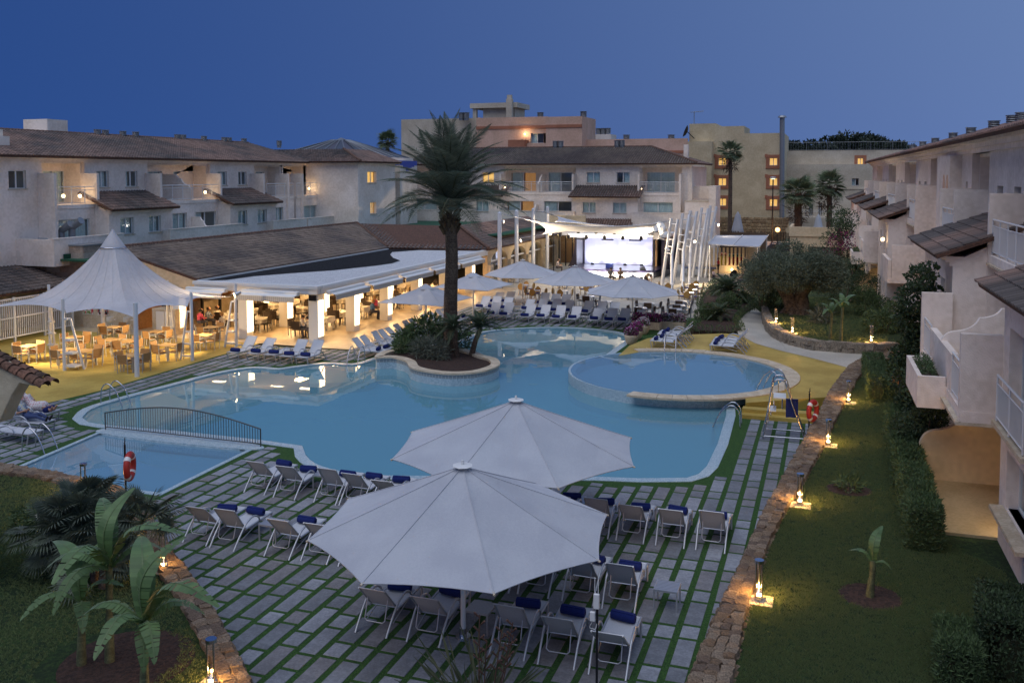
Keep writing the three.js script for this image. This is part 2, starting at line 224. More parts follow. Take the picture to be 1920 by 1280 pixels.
{
  const b = basin('swimming_pool', mainPool, -0.72, -0.01, tileBlue);
  coping(b, mainPool, 0.34, 0.012, mt.mosaic);
  // the shallow beach at the left and the wide underwater steps
  const beach = curve([[-26.62,-27.38],[-27.27,-28.66],[-27.22,-30.5],[-26.88,-33.04],[-26.43,-35.81],[-25.62,-37.08],[-23.86,-38.06],[-22.18,-39.16],[-20.39,-39.01],[-19.55,-36.89],[-22.16,-35.32],[-23.8,-34.1],[-24.72,-32.04],[-24.04,-29.52],[-23.5,-27.67],[-25.11,-26.88]], 3);
  const sh = part(b, 'shallow_shelf', new GB().prism(beach, -0.71, -0.24), tilePale);
  const up = curve([[-18.83,-47.9],[-18.67,-49.96],[-17.18,-51.83],[-14.68,-52.89],[-12.18,-52.58],[-11.13,-51.26],[-11.12,-48.03],[-13.57,-48.34],[-15.67,-47.28],[-17.18,-45.95]], 3);
  part(b, 'shallow_shelf', new GB().prism(up, -0.71, -0.26), tilePale);
  for (const [x, z] of [[-22.81,-31.03],[-23.57,-28.55],[-15.96,-35.31],[-12.93,-40.58],[-7.96,-35.38]]) part(b, 'drain_cover', new GB().bar([x, -0.719, z], [x, -0.7, z], 0.22, 0.22, 18), tilePale);
  struct('pool_water', sheet(mainPool.map(([x, z]) => [x, z]), -0.035), waterMat);
  const k = basin('kids_pool', kidsPool, -0.38, -0.01, tileBlue); coping(k, kidsPool, 0.26, 0.012, mt.mosaic);
  struct('kids_pool_water', sheet(kidsPool, -0.04), waterCalm);
  // raised round pool with its overflow edge
  const { x, z, r } = ROUND, ring = circle(x, z, r), inner = circle(x, z, r - 0.34);
  const g = new GB(); const ang = (i) => i / 64 * 360;
  for (let i = 0; i < 64; i++) { const j = (i + 1) % 64, a = ring[i], c = ring[j]; g.quad([a[0], 0.4, a[1]], [c[0], 0.4, c[1]], [c[0], -0.04, c[1]], [a[0], -0.04, a[1]]);
    const p = inner[i], q = inner[j]; g.quad([a[0], 0.4, a[1]], [p[0], 0.35, p[1]], [q[0], 0.35, q[1]], [c[0], 0.4, c[1]]); }
  const rp = struct('round_pool', g, mt.mosaic); const gl = new GB(); for (let i = 0; i < 64; i++) { const j = (i + 1) % 64, a = ring[i], c = ring[j]; gl.quad([a[0], -0.04, a[1]], [c[0], -0.04, c[1]], [c[0], -1.3, c[1]], [a[0], -1.3, a[1]]); } part(rp, 'lower_wall', gl, tileBlue);
  const g2 = new GB().add(sheet(inner, 0.0)); for (let i = 0; i < 64; i++) { const j = (i + 1) % 64, p = inner[i], q = inner[j]; g2.quad([p[0], 0, p[1]], [q[0], 0, q[1]], [q[0], 0.35, q[1]], [p[0], 0.35, p[1]]); }
  part(rp, 'pool_floor', g2, tileBlue);
  struct('round_pool_water', sheet(circle(x, z, r - 0.1, 96), 0.395), waterCalm);
  // tan stone rim round the back and right, as separate slabs
  for (let i = 0; i < 34; i++) { const a0 = -122 + i * 6.6, a1 = a0 + 6.45, pts = []; for (const [rr, s, e] of [[r - 0.12, a0, a1], [r + 0.52, a1, a0]]) for (let k = 0; k <= 3; k++) { const t = mix(s, e, k / 3) * DEG; pts.push([x + rr * Math.cos(t), z + rr * Math.sin(t)]); }
    part(rp, 'rim_slab', new GB().prism(pts, 0.36, 0.455 + (i % 3) * 0.003, 0.01), mt.limestone); }
}
// raised terrace on the right: yellow paving, path, plaza, lawns
const rise = (z) => 0.4 * smooth(-74, -55, z);
function slope(g, extra) { const p = g.attributes.position; for (let i = 0; i < p.count; i++) p.setY(i, rise(p.getZ(i)) + extra + (p.getY(i) < -0.2 ? -1 : 0)); g.computeVertexNormals(); return g; }
{
  const round = circle(ROUND.x, ROUND.z, ROUND.r + 0.1, 96);
  const terrace = [...[[-9.44,-43],[-9.5,-45.75],[-9.01,-48.18],[-7.18,-50.02],[-5.31,-51.02],[-4.6,-50.91],[-3.52,-48.44],[-2.26,-46.89],[-0.66,-45.34],[0.95,-43.6],[0.59,-41.41],[0.09,-37.62],[-3.44,-36.31]]];
  const base = [...terrace.slice(0, -1), [-2.9, -35.6], [-3.1, -37.4], ...Array.from({ length: 24 }, (_, i) => { const t = (44 - i * 7) * DEG; return [ROUND.x + (ROUND.r + 0.1) * Math.cos(t), ROUND.z + (ROUND.r + 0.1) * Math.sin(t)]; })];
  struct('yellow_terrace', new GB().prism(base, -0.03, 0.402), mt.ochre);
  for (let i = 0; i < 2; i++) struct('terrace_step', new GB().box(-3.0, 0.75, -0.03, 0.27 - 0.135 * i, -35.62 + i * 0.38, -35.2 + i * 0.38), mt.ochre);
  const path = [...[[3.58,-48.18],[2.59,-47.55],[1.15,-47.62],[-0.34,-48.9],[-2.14,-51.58],[-3.18,-55],[-3.69,-58.71]], ...[[-4.11,-64.14],[-4.77,-68.55]], ...[[-5.68,-73.43],[-6.64,-77.56],[-5.54,-90.18]], ...[[-8.16,-79.89],[-6.78,-74.48]], ...[[-5.67,-70.47],[-4.93,-66.68],[-4.75,-62.6]], ...[[-4.94,-58.05],[-5,-54.98],[-4.83,-52.48],[-4.6,-50.91],[-3.52,-48.44],[-2.26,-46.89],[-0.66,-45.34],[0.97,-43.49],[3.28,-47.24]]];
  const dense = []; for (let i = 0; i < path.length; i++) { const a = path[i], b = path[(i + 1) % path.length]; for (let k = 0; k < 4; k++) dense.push([mix(a[0], b[0], k / 4), mix(a[1], b[1], k / 4)]); }
  struct('garden_path', slope(sheet(dense, 0.4), 0.012), mt.path);
  struct('path_base', new GB().prism(path, -0.05, 0.02), mt.path);
  struct('plaza', sheet([[-28, -58.6], [0.4, -58.6], [0.4, -49.5], [12, -49.5], [12, -110], [-28, -110]], -0.012), mt.path);
  struct('street', sheet([[-12.5, -96], [40, -96], [40, -112], [-12.5, -112]], 0.0), mt.asphalt);
  struct('restaurant_floor', sheet([[-23.3, -42.1], [-23.3, -70], [-45, -70], [-45, -42.1]], 0.0), std({ map: ctex(0xb7a384, 0xcbb999, [[5, 1, 155], [30, 0.8, 156]], 3), roughness: 0.4 }));
  struct('ochre_floor', sheet([[-28.75, -42.1], [-60, -42.1], [-60, -24], [-30, -24], [-28.75, -30.5]], 0.0), mt.ochre);
}
const LAWN = 0.38;
{
  // lawns behind the two stone walls
  const lr = [...wallOuter.map(([x, z]) => [x - 0.15, z]), [12, -49.2], [12, -8], [2, -8]];
  struct('lawn', new GB().prism(lr, -0.05, LAWN), mt.lawn);
  const ll = [...leftOuter, [-11, -9], [-40, -9], [-40, -21]];
  struct('lawn', new GB().prism(ll, -0.05, LAWN), mt.lawn);
}

// ---------- building kit: x along the facade, y up, z out of the wall ----------
const litCurtain = std({ color: lin(0.7, 0.5, 0.25), emissive: lin(1.0, 0.55, 0.14), emissiveIntensity: 0.85, roughness: 0.9 });
const dimCurtain = std({ color: lin(0.6, 0.36, 0.16), emissive: lin(1.0, 0.42, 0.1), emissiveIntensity: 0.22, roughness: 0.9 });
const warmRoom = std({ color: lin(0.6, 0.42, 0.24), roughness: 0.9 });
function wallPanel(parent, a0, a1, y0, y1, d, holes = [], mat = mt.wall, th = 0.25, name = 'wall') {
  const s = new THREE.Shape([[a0, y0], [a1, y0], [a1, y1], [a0, y1]].map(([x, y]) => new THREE.Vector2(x, y)));
  for (const [h0, h1, k0, k1] of holes) s.holes.push(new THREE.Path([[h0, k0], [h1, k0], [h1, k1], [h0, k1]].map(([x, y]) => new THREE.Vector2(x, Math.max(y0 + 0.02, y)))));
  const g = new THREE.ExtrudeGeometry(s, { depth: th, bevelEnabled: false }); g.translate(0, 0, d - th);
  return part(parent, name, metric(clean(g)), mat);
}
const winCache = {};
function windowUnit(parent, a0, a1, y0, y1, d, o = {}) { // frame with two panes, curtain, sill and the room behind
  const w = a1 - a0, h = y1 - y0, door = o.door, key = [w.toFixed(2), h.toFixed(2), door ? 1 : 0].join();
  const c = winCache[key] ??= (() => {
    const f = 0.055, fr = new GB(); fr.box(-w / 2, -w / 2 + f, 0, h, -0.06, 0).box(w / 2 - f, w / 2, 0, h, -0.06, 0).box(-w / 2 + f, w / 2 - f, 0, f, -0.06, 0).box(-w / 2 + f, w / 2 - f, h - f, h, -0.06, 0).box(-0.045, 0.045, f, h - f, -0.055, 0.012);
    const pane = new GB().box(0, w / 2 - f - 0.045, f, h - f, -0.035, -0.029);
    const sill = new GB().box(-w / 2 - 0.08, w / 2 + 0.08, -0.07, 0.0, -0.02, 0.2);
    const D = 1.6, room = new GB().quad([-w / 2, 0, -0.1], [-w / 2, 0, -D], [-w / 2, h, -D], [-w / 2, h, -0.1]).quad([w / 2, 0, -0.1], [w / 2, h, -0.1], [w / 2, h, -D], [w / 2, 0, -D]).quad([-w / 2, 0, -0.1], [w / 2, 0, -0.1], [w / 2, 0, -D], [-w / 2, 0, -D]).quad([-w / 2, h, -0.1], [-w / 2, h, -D], [w / 2, h, -D], [w / 2, h, -0.1]).quad([-w / 2, 0, -D], [w / 2, 0, -D], [w / 2, h, -D], [-w / 2, h, -D]);
    const drape = (cw) => { const g = new THREE.PlaneGeometry(cw, h - 0.08, Math.max(8, cw * 28 | 0), 1), p = g.attributes.position; for (let i = 0; i < p.count; i++) p.setZ(i, 0.03 * Math.sin(p.getX(i) * 38) + 0.015 * Math.sin(p.getX(i) * 91 + 1)); g.computeVertexNormals(); g.translate(0, h / 2, -0.2); return metric(clean(g)); };
    return { fr: fr.geo(), pane: pane.geo(), sill: sill.geo(), room: room.geo(), full: drape(w - 0.12), half: drape(w * 0.42) };
  })();
  const win = part(parent, door ? 'balcony_door' : 'window', c.fr, o.frame ?? mt.white); win.position.set((a0 + a1) / 2, y0, d - 0.14);
  const l = part(win, 'pane', c.pane, mt.glass); l.position.x = -w / 2 + 0.055; const r = part(win, 'pane', c.pane, mt.glass); r.position.x = 0.045;
  if (!o.open) part(win, 'room', c.room, o.lit ? warmRoom : mt.darkRoom);
  if (o.lit === 'half') { part(win, 'lit_curtain', c.half, dimCurtain).position.x = w * 0.27; part(win, 'curtain', c.half, mt.curtain).position.x = -w * 0.24; }
  else if (o.lit) part(win, 'lit_curtain', c.full, litCurtain);
  else if (o.curtain === 'full') part(win, 'curtain', c.full, mt.curtain);
  else if (o.curtain) { const k = part(win, 'curtain', c.half, mt.curtain); k.position.x = (o.curtain === 'left' ? -1 : 1) * w * 0.27; }
  if (!door) part(win, 'sill', c.sill, mt.limestone);
  return win;
}
const tileMat = std({ vertexColors: true, roughness: 0.95, bumpMap: bumpStone, bumpScale: 0.01 });
const roofBase = std({ map: ctex(0x4e3a30, 0x6a4c3e, [[20, 1, 160], [60, 1, 161]], 1.5), roughness: 1 }), ridgeMat = std({ map: ctex(0x54423a, 0x80604e, [[16, 1, 162], [50, 1, 163]], 1.4, 1.3), roughness: 1 });
function tileRoof(parent, poly, opt = {}) { // barrel tiles laid on the plane of poly: [eave a, eave b, ...rest], each [x,y,z]
  const { pitch = 0.26, row = 0.42, seed = 1, moss = 0.6, name = 'roof', thick = 0.12, warm = 1 } = opt;
  const P = poly.map((p) => V(...p)), e = P[1].clone().sub(P[0]).normalize(), far = P.slice(2).reduce((a, p) => { const t = p.clone().sub(P[0]), w = t.addScaledVector(e, -t.dot(e)); return w.length() > a.length() ? w : a; }, V(0, 0, 0)), s = far.clone().normalize(), n = s.clone().cross(e).normalize(); if (n.y < 0) n.negate();
  const Q = P.map((p) => { const t = p.clone().sub(P[0]); return [t.dot(e), t.dot(s)]; });
  const r = rng(seed), pos = [], col = [], uv = [];
  const at = (a, b, c) => P[0].clone().addScaledVector(e, a).addScaledVector(s, b).addScaledVector(n, c);
  const tri = (A, B, C, k) => { for (const p of [A, B, C]) { pos.push(p.x, p.y, p.z); col.push(...k); uv.push(p.x, p.z); } };
  const a0 = Math.min(...Q.map((q) => q[0])), a1 = Math.max(...Q.map((q) => q[0]));
  const patch = tileNoise(64, 9, seed + 50);
  const tone = (a, b) => { const m = patch[(((b * 3) | 0) & 63) * 64 + (((a * 3) | 0) & 63)], t = Math.min(1, Math.max(0, (m - 0.5) * 1.6 + moss + (r() - 0.5) * 0.5)), k = 0.75 + r() * 0.5; return mix3([0.23 * warm, 0.15, 0.118], [0.1, 0.085, 0.078], t).map((v) => v * k); };
  for (let a = a0 + pitch / 2; a < a1; a += pitch) {
    let lo = Infinity, hi = -Infinity; // extent of the slope along this column
    for (let i = 0; i < Q.length; i++) { const p = Q[i], q = Q[(i + 1) % Q.length]; if ((p[0] <= a) !== (q[0] <= a)) { const b = p[1] + (a - p[0]) / (q[0] - p[0]) * (q[1] - p[1]); lo = Math.min(lo, b); hi = Math.max(hi, b); } }
    if (!(hi > lo + 0.05)) continue;
    for (let b = lo - 0.05; b < hi - 0.03; b += row) {
      const b1 = Math.min(hi, b + row + 0.05), k = tone(a, b), w0 = pitch * 0.36, w1 = pitch * 0.3, l0 = 0.035 + r() * 0.008, N = 4, jx = (r() - 0.5) * 0.012, A = [], B = [];
      for (let i = 0; i <= N; i++) { const t = i / N * Math.PI, c = -Math.cos(t), h = Math.sin(t); A.push(at(a + c * w0 + jx, b, l0 + h * 0.075)); B.push(at(a + c * w1 + jx, b1, h * 0.07)); }
      for (let i = 0; i < N; i++) { tri(A[i], A[i + 1], B[i + 1], k); tri(A[i], B[i + 1], B[i], k); }
      const kd = k.map((v) => v * 0.9); for (let i = 1; i < N; i++) tri(A[0], A[i + 1], A[i], kd);
    }
  }
  const g = new THREE.BufferGeometry(); g.setAttribute('position', new THREE.Float32BufferAttribute(pos, 3)); g.setAttribute('color', new THREE.Float32BufferAttribute(col, 3)); g.setAttribute('uv', new THREE.Float32BufferAttribute(uv, 2)); g.computeVertexNormals();
  const base = new GB(), T = P.map((p) => p.clone()), U = P.map((p) => p.clone().addScaledVector(n, -thick));
  for (let i = 1; i + 1 < T.length; i++) { base.quad(T[0].toArray(), T[i].toArray(), T[i + 1].toArray(), T[i + 1].toArray()); base.quad(U[0].toArray(), U[i].toArray(), U[i + 1].toArray(), U[i + 1].toArray()); }
  for (let i = 0; i < T.length; i++) { const j = (i + 1) % T.length; base.quad(T[i].toArray(), T[j].toArray(), U[j].toArray(), U[i].toArray()); }
  const roof = part(parent, name, base, roofBase);
  part(roof, 'roof_tiles', g, tileMat).userData.kind = 'stuff';
  return roof;
}
function ridgeTiles(roof, p, q, seed = 3, rad = 0.13) { // a line of cap tiles
  const a = V(...p), b = V(...q), L = a.distanceTo(b), n = Math.max(1, L / 0.42 | 0), g = new GB();
  for (let i = 0; i < n; i++) { const s = a.clone().lerp(b, i / n), t = a.clone().lerp(b, (i + 1.08) / n); g.bar(s.toArray(), t.toArray(), rad, rad * 0.86, 8); }
  return part(roof, 'ridge_tiles', g, ridgeMat);
}
function cornice(parent, a0, a1, y0, y1, d, mat = mt.wall, end = true) { // stepped moulding under the eave
  const h = y1 - y0; part(parent, 'cornice', new GB().box(a0, a1, y0, y0 + h * 0.36, d, d + 0.1).box(a0 - 0.06, a1 + 0.06, y0 + h * 0.36, y0 + h * 0.7, d, d + 0.22).box(a0 - 0.12, a1 + 0.12, y0 + h * 0.7, y1, d, d + 0.36), mat);
}
function railing(parent, pts, h, o = {}) { // white balcony railing along plan points [x,z] from height y
  const { y = 0, gap = 0.11, mat = mt.whiteMetal, post = 1.2, fret = true } = o, g = new GB();
  for (let i = 0; i + 1 < pts.length; i++) {
    const [x0, z0] = pts[i], [x1, z1] = pts[i + 1], L = Math.hypot(x1 - x0, z1 - z0), P = (t, yy) => [mix(x0, x1, t), y + yy, mix(z0, z1, t)];
    g.bar(P(0, h), P(1, h), 0.03, 0.03, 6).bar(P(0, 0.09), P(1, 0.09), 0.02, 0.02, 6); if (fret) g.bar(P(0, h - 0.2), P(1, h - 0.2), 0.018, 0.018, 5);
    const n = Math.max(1, Math.round(L / gap)); for (let k = 0; k <= n; k++) g.bar(P(k / n, 0.09), P(k / n, fret ? h - 0.2 : h), 0.0105, 0.0105, 4, true);
    const m = Math.max(1, Math.round(L / post)); for (let k = 0; k <= m; k++) g.bar(P(k / m, 0), P(k / m, h), 0.024, 0.024, 5, true);
  }
  return part(parent, 'railing', g, mat);
}
function chimneyVent(parent, x, y, z, r = 0.28, h = 0.55) { // louvred round zinc vent on its plinth
  const g = new GB(); g.bar([x, y - 0.25, z], [x, y + h * 0.95, z], r * 0.8, r * 0.8, 14); for (let i = 0; i < 5; i++) { const q = y + h * (0.12 + i * 0.19); g.lathe([[r * 0.82, q], [r, q - 0.035], [r, q + 0.015], [r * 0.82, q + 0.05]], 14, new THREE.Matrix4().makeTranslation(x, 0, z)); } g.bar([x, y + h, z], [x, y + h + 0.05, z], r * 1.08, r * 1.08, 14);
  return part(parent, 'roof_vent', g, mt.zinc);
}
function scallop(parent, a, y, d0, d1, h0, h1, th = 0.16, mat = mt.wall, name = 'divider_wall') { // privacy wall whose top steps down in curves from the facade outwards
  const s = new THREE.Shape(); s.moveTo(d0, y); s.lineTo(d1, y); s.lineTo(d1, y + h1); const w = d1 - d0, dh = h0 - h1;
  s.quadraticCurveTo(d1 - w * 0.02, y + h1 + dh * 0.3, d1 - w * 0.14, y + h1 + dh * 0.33); s.quadraticCurveTo(d1 - w * 0.28, y + h1 + dh * 0.4, d1 - w * 0.32, y + h1 + dh * 0.72); s.quadraticCurveTo(d1 - w * 0.46, y + h1 + dh * 0.74, d1 - w * 0.5, y + h0); s.lineTo(d0, y + h0);
  const g = new THREE.ExtrudeGeometry(s, { depth: th, bevelEnabled: false, curveSegments: 8 }); g.rotateY(-Math.PI / 2); g.translate(a + th / 2, 0, 0);
  return part(parent, name, metric(clean(g)), mat);
}

// ---------- left apartment wing: facade faces the pool (+x) ----------
const F1 = 4.0, F2 = 7.15; // floor levels of the upper storeys
function wing(o) { // one facade from sections; each section: [kind, a0, a1, extra]
  const b = thing(o.name, o.label, 'building', o.p, o.turn), W = o.mat ?? mt.wall;
  const top = 9.85;
  for (const [kind, a0, a1, x = {}] of o.sections) {
    if (kind === 'room') { // flush wall above, projecting bedroom with a lean-to tile roof below
      const hs = (x.top ?? []).map(([p, q]) => [p, q, F2 + 1.02, F2 + 2.12]); wallPanel(b, a0, a1, 0, top, 0, hs, W);
      hs.forEach(([p, q, k, l], i) => windowUnit(b, p, q, k, l, 0, { curtain: ['full', 'left', 'full', 'right'][(i + o.sections.length) % 4], ...(x.topOpt?.[i] ?? {}) }));
      if (x.block) {
        const [b0, b1] = x.block, hb = (x.low ?? []).map(([p, q]) => [p, q, F1 + 1.1, F1 + 2.2]), Y = 6.75;
        wallPanel(b, b0, b1, 0, Y, 2.2, hb, W); hb.forEach(([p, q, k, l], i) => windowUnit(b, p, q, k, l, 2.2, { curtain: 'full', ...(x.lowOpt?.[i] ?? {}) }));
        for (const s of [b0 + 0.12, b1 - 0.12]) part(b, 'side_wall', (() => { const sh = new THREE.Shape([[0, 0], [1.94, 0], [1.94, Y], [0, Y + 0.85]].map(([p, q]) => new THREE.Vector2(p, q))); const g = new THREE.ExtrudeGeometry(sh, { depth: 0.24, bevelEnabled: false }); g.rotateY(-Math.PI / 2); g.translate(s + 0.12, 0, 0.005); return metric(clean(g)); })(), W);
        cornice(b, b0 + 0.03, b1 - 0.03, Y - 0.3, Y, 2.2, W);
        tileRoof(b, [[b0 - 0.3, Y + 0.02, 2.75], [b1 + 0.3, Y + 0.02, 2.75], [b1 + 0.3, Y + 1.12, 0.02], [b0 - 0.3, Y + 1.12, 0.02]], { seed: 40 + (a0 * 7 | 0), name: 'lean_to_roof' });
      }
    } else if (kind === 'balcony') {
      const dep = x.dep ?? 1.5, doors = (x.doors ?? []).map(([p, q]) => [p, q, F2 + 0.02, F2 + 2.12]), low = (x.lowDoors ?? []).map(([p, q]) => [p, q, F1 + 0.02, F1 + 2.22]);
      wallPanel(b, a0, a1, F2 - 0.2, top, -dep, doors, W); doors.forEach(([p, q, k, l], i) => windowUnit(b, p, q, k, l, -dep, { door: true, curtain: 'full', ...(x.doorOpt?.[i] ?? {}) }));
      const lf = x.lf ?? 1.1; wallPanel(b, a0 + 0.01, a1 - 0.01, 0, F2 - 0.26, lf, low, W); low.forEach(([p, q, k, l], i) => windowUnit(b, p, q, k, l, lf, { door: true, curtain: ['full', 'left'][i % 2], ...(x.lowOpt?.[i] ?? {}) }));
      part(b, 'balcony_floor', new GB().box(a0, a1, F2 - 0.25, F2, -dep, 0.0).box(a0 + 0.02, a1 - 0.02, F2 - 0.25, F2 - 0.01, 0.0, 1.15), W);
      part(b, 'ceiling', new GB().box(a0, a1, top - 0.12, top - 0.002, -dep, -0.26), W);
      for (const s of [a0, a1]) part(b, 'side_wall', new GB().box(s - 0.09, s + 0.09, F2, top - 0.13, -dep + 0.003, -0.255), W);
      for (const s of [a0 + 0.12, a1 - 0.12]) part(b, 'return_wall', new GB().box(s - 0.1, s + 0.1, 0, F2 - 0.27, 0.004, 0.84), W);
      for (const s of x.fins ?? [a0, a1]) part(b, 'side_fin', new GB().box(s - 0.1, s + 0.1, x.finDown ?? F1 + 0.2, F2 + 1.95, 0.004, 1.32), W);
      railing(b, [[(x.rail ?? [a0 + 0.12])[0], 1.1], [(x.rail ?? [0, a1 - 0.12])[1], 1.1]], 1.1, { y: F2 });
      for (const s of x.split ?? []) { scallop(b, s, F2, -dep + 0.02, 1.05, 1.9, 0.75, 0.16, W); scallop(b, s, F1, 1.12, 2.6, 1.9, 0.9, 0.16, W); }
    } else if (kind === 'plain') { wallPanel(b, a0, a1, 0, top, 0, x.holes ?? [], W); (x.holes ?? []).forEach(([p, q, k, l], i) => windowUnit(b, p, q, k, l, 0, x.opt?.[i] ?? { curtain: 'full' })); }
  }
  for (const [p, q, d = 2.9] of o.parapets ?? []) part(b, 'terrace_parapet', new GB().box(p, q, 3.6, 5.2, d - 0.2, d).box(p - 0.03, q + 0.03, 5.2, 5.26, d - 0.24, d + 0.04).box(p, p + 0.2, 3.6, 5.195, 0.003, d - 0.2).box(q - 0.2, q, 3.6, 5.195, 0.003, d - 0.2), W);
  return b;
}
const za = (l) => l.map((p) => -p[0]); // positions along the left facade
{
  const m = (l) => [za(l)[0], za(l)[1]];
  const X0 = -46, w = (s) => s;
  const b = wing({
    name: 'apartment_building', label: 'long white apartment wing with tiled roof behind the restaurant, on the left', p: [-46, 0, 0], turn: Math.PI / 2,
    sections: [
      ['room', 30, -[[-44.67,8.92]][0][0], { top: [m([[-42.2,8.92],[-43.47,8.92]])], topOpt: [{ curtain: 0 }] }],
      ['balcony', -[[-44.67,8.92]][0][0], -[[-48.12,8.92]][0][0], { doors: [m([[-46.21,8.92],[-48.04,8.92]])], lowDoors: [m([[-44.75,5.98],[-47.31,5.85]])], fins: m([[-44.39,8.27],[-47.85,8.23]]) }],
      ['room', -[[-48.12,8.92]][0][0], -[[-54,8.91]][0][0], { top: [m([[-49.14,8.91],[-50.25,8.91]]), m([[-51.84,8.91],[-52.98,8.91]])], block: m([[-47.78,5.84],[-53.72,5.55]]), low: [m([[-48.77,5.79],[-49.99,5.73]]), m([[-51.46,5.66],[-52.63,5.6]])] }],
      ['balcony', -[[-54,8.91]][0][0], -[[-61,8.9]][0][0], { doors: [m([[-55.76,8.91],[-57.31,8.9]]), m([[-58.62,8.9],[-61.13,8.9]])], lowDoors: [m([[-55.2,5.84],[-56.78,5.77]]), m([[-57.75,5.72],[-60.22,5.61]])], split: [-[[-57.34,8.11]][0][0]], fins: m([[-53.82,8.16],[-60.63,8.08]]) }],
      ['room', -[[-61,8.9]][0][0], -[[-66.89,8.89]][0][0], { top: [m([[-61.94,8.9],[-63.17,8.9]]), m([[-64.66,8.89],[-65.83,8.89]])], block: m([[-60.46,6.03],[-66.7,5.79]]), low: [m([[-61.48,5.99],[-62.67,5.94]]), m([[-64.11,5.89],[-65.38,5.84]])] }],
      ['balcony', -[[-66.89,8.89]][0][0], -[[-71.22,8.89]][0][0], { doors: [m([[-69.3,8.89],[-70.59,8.89]])], lowDoors: [m([[-68.13,5.71],[-69.51,5.66]])], fins: m([[-66.39,8.01],[-70.07,7.96]]) }],
      ['balcony', -[[-71.56,8.89]][0][0], -[[-76.32,8.88]][0][0], { doors: [m([[-74.16,8.88],[-76.61,8.88]])], lowDoors: [m([[-72.87,5.53],[-75.35,5.43]])], fins: m([[-72.39,7.93],[-75.88,7.89]]) }],
      ['room', -[[-76.32,8.88]][0][0], 75, { top: [m([[-77.18,8.88],[-78.25,8.88]])], block: m([[-75.68,5.93],[-78.78,5.82]]), low: [m([[-76.56,5.9],[-77.76,5.86]])] }],
    ],
    parapets: [m([[-42.57,5.34],[-48.3,5.25]]), m([[-52.69,5.24],[-61.09,5.31]]), m([[-65.23,5.2],[-70.37,5.28]]), m([[-70.54,5.27],[-76.4,5.21]])],
  });
  cornice(b, 30, 75, 9.85, 10.15, 0);
  const roof = tileRoof(b, [[30, 10.15, 0.62], [75.5, 10.15, 0.62], [75.5, 12.0, -6.5], [30, 12.0, -6.5]], { seed: 11, moss: 0.35 });
  ridgeTiles(roof, [30, 12.02, -6.5], [75.5, 12.02, -6.5]);
  part(b, 'back_slope', new GB().quad([30, 12, -6.5], [75.5, 12, -6.5], [75.5, 10.1, -13], [30, 10.1, -13]).box(30, 75.4, 0, 10.1, -13, -12.7).box(30, 30.2, 0, 10.1, -12.7, -0.3), mt.wall);
  [[182, 255], [196, 256], [229, 261], [254, 259], [333, 261], [342, 261], [382, 265], [419, 266], [428, 266], [457, 267], [522, 273]].forEach(([u], i) => 0);
  for (const a of za([[-56.31,11.92],[-57.12,11.95],[-58.98,11.81],[-60.39,11.91],[-65.37,11.96],[-66.12,11.98],[-68.9,11.89],[-71.79,11.99],[-72.51,12.01],[-74.8,12.04],[-80.7,11.91]])) chimneyVent(b, a, 11.95, -6.5, 0.26, 0.42);
  part(b, 'lift_housing', new GB().box(...za([[-51.69,12.31],[-53.54,12.39]]), 11.2, 12.95, -8.8, -6.6), mt.wallB);
  part(b, 'chimney_stack', new GB().box(...za([[-42.94,11.16],[-43.75,11.19]]), 10.3, 11.35, -2.4, -1.5).box(...za([[-43.01,11.81],[-43.46,11.83]]), 11.35, 11.75, -2.2, -1.7), mt.wallB);
  // balcony lamps that are lit
  for (const [u, v] of [[118, 366], [149, 367], [384, 360], [579, 353]]) 0;
}
const lampGlow = std({ color: lin(1, 0.85, 0.6), emissive: lin(1.0, 0.72, 0.36), emissiveIntensity: 6, roughness: 0.5 });
function wallLamp(p, label, power = 9) { // bulkhead lamp: back plate and glowing globe with its light inside
  const t = thing('wall_lamp', label, 'lamp', p, 0, 'lit balcony lamps'); part(t, 'back_plate', new GB().box(-0.09, 0.09, -0.16, -0.1, -0.09, 0.09), mt.white); part(t, 'glowing_globe', new GB().sphere(0, 0, 0, 0.11, 10), lampGlow);
  const l = new THREE.PointLight(new THREE.Color().setRGB(1, 0.72, 0.4), power); l.shadow.radius = 4; l.castShadow = true; t.add(l); return t;
}
{
  const P = [[[-45.6,7.69]][0], [[-46.94,7.66]][0], [[-59.46,7.68]][0], [[-74.39,7.76]][0]], L = ['lit lamp behind the railing of the leftmost balcony, by its left side', 'lit lamp at the right end of the leftmost balcony', 'lit lamp on the wide double balcony of the left wing', 'lit lamp on the small balcony nearest the corner tower'];
  P.forEach(([z, y], i) => wallLamp([-45.3, y, z], L[i], 1.3));
}
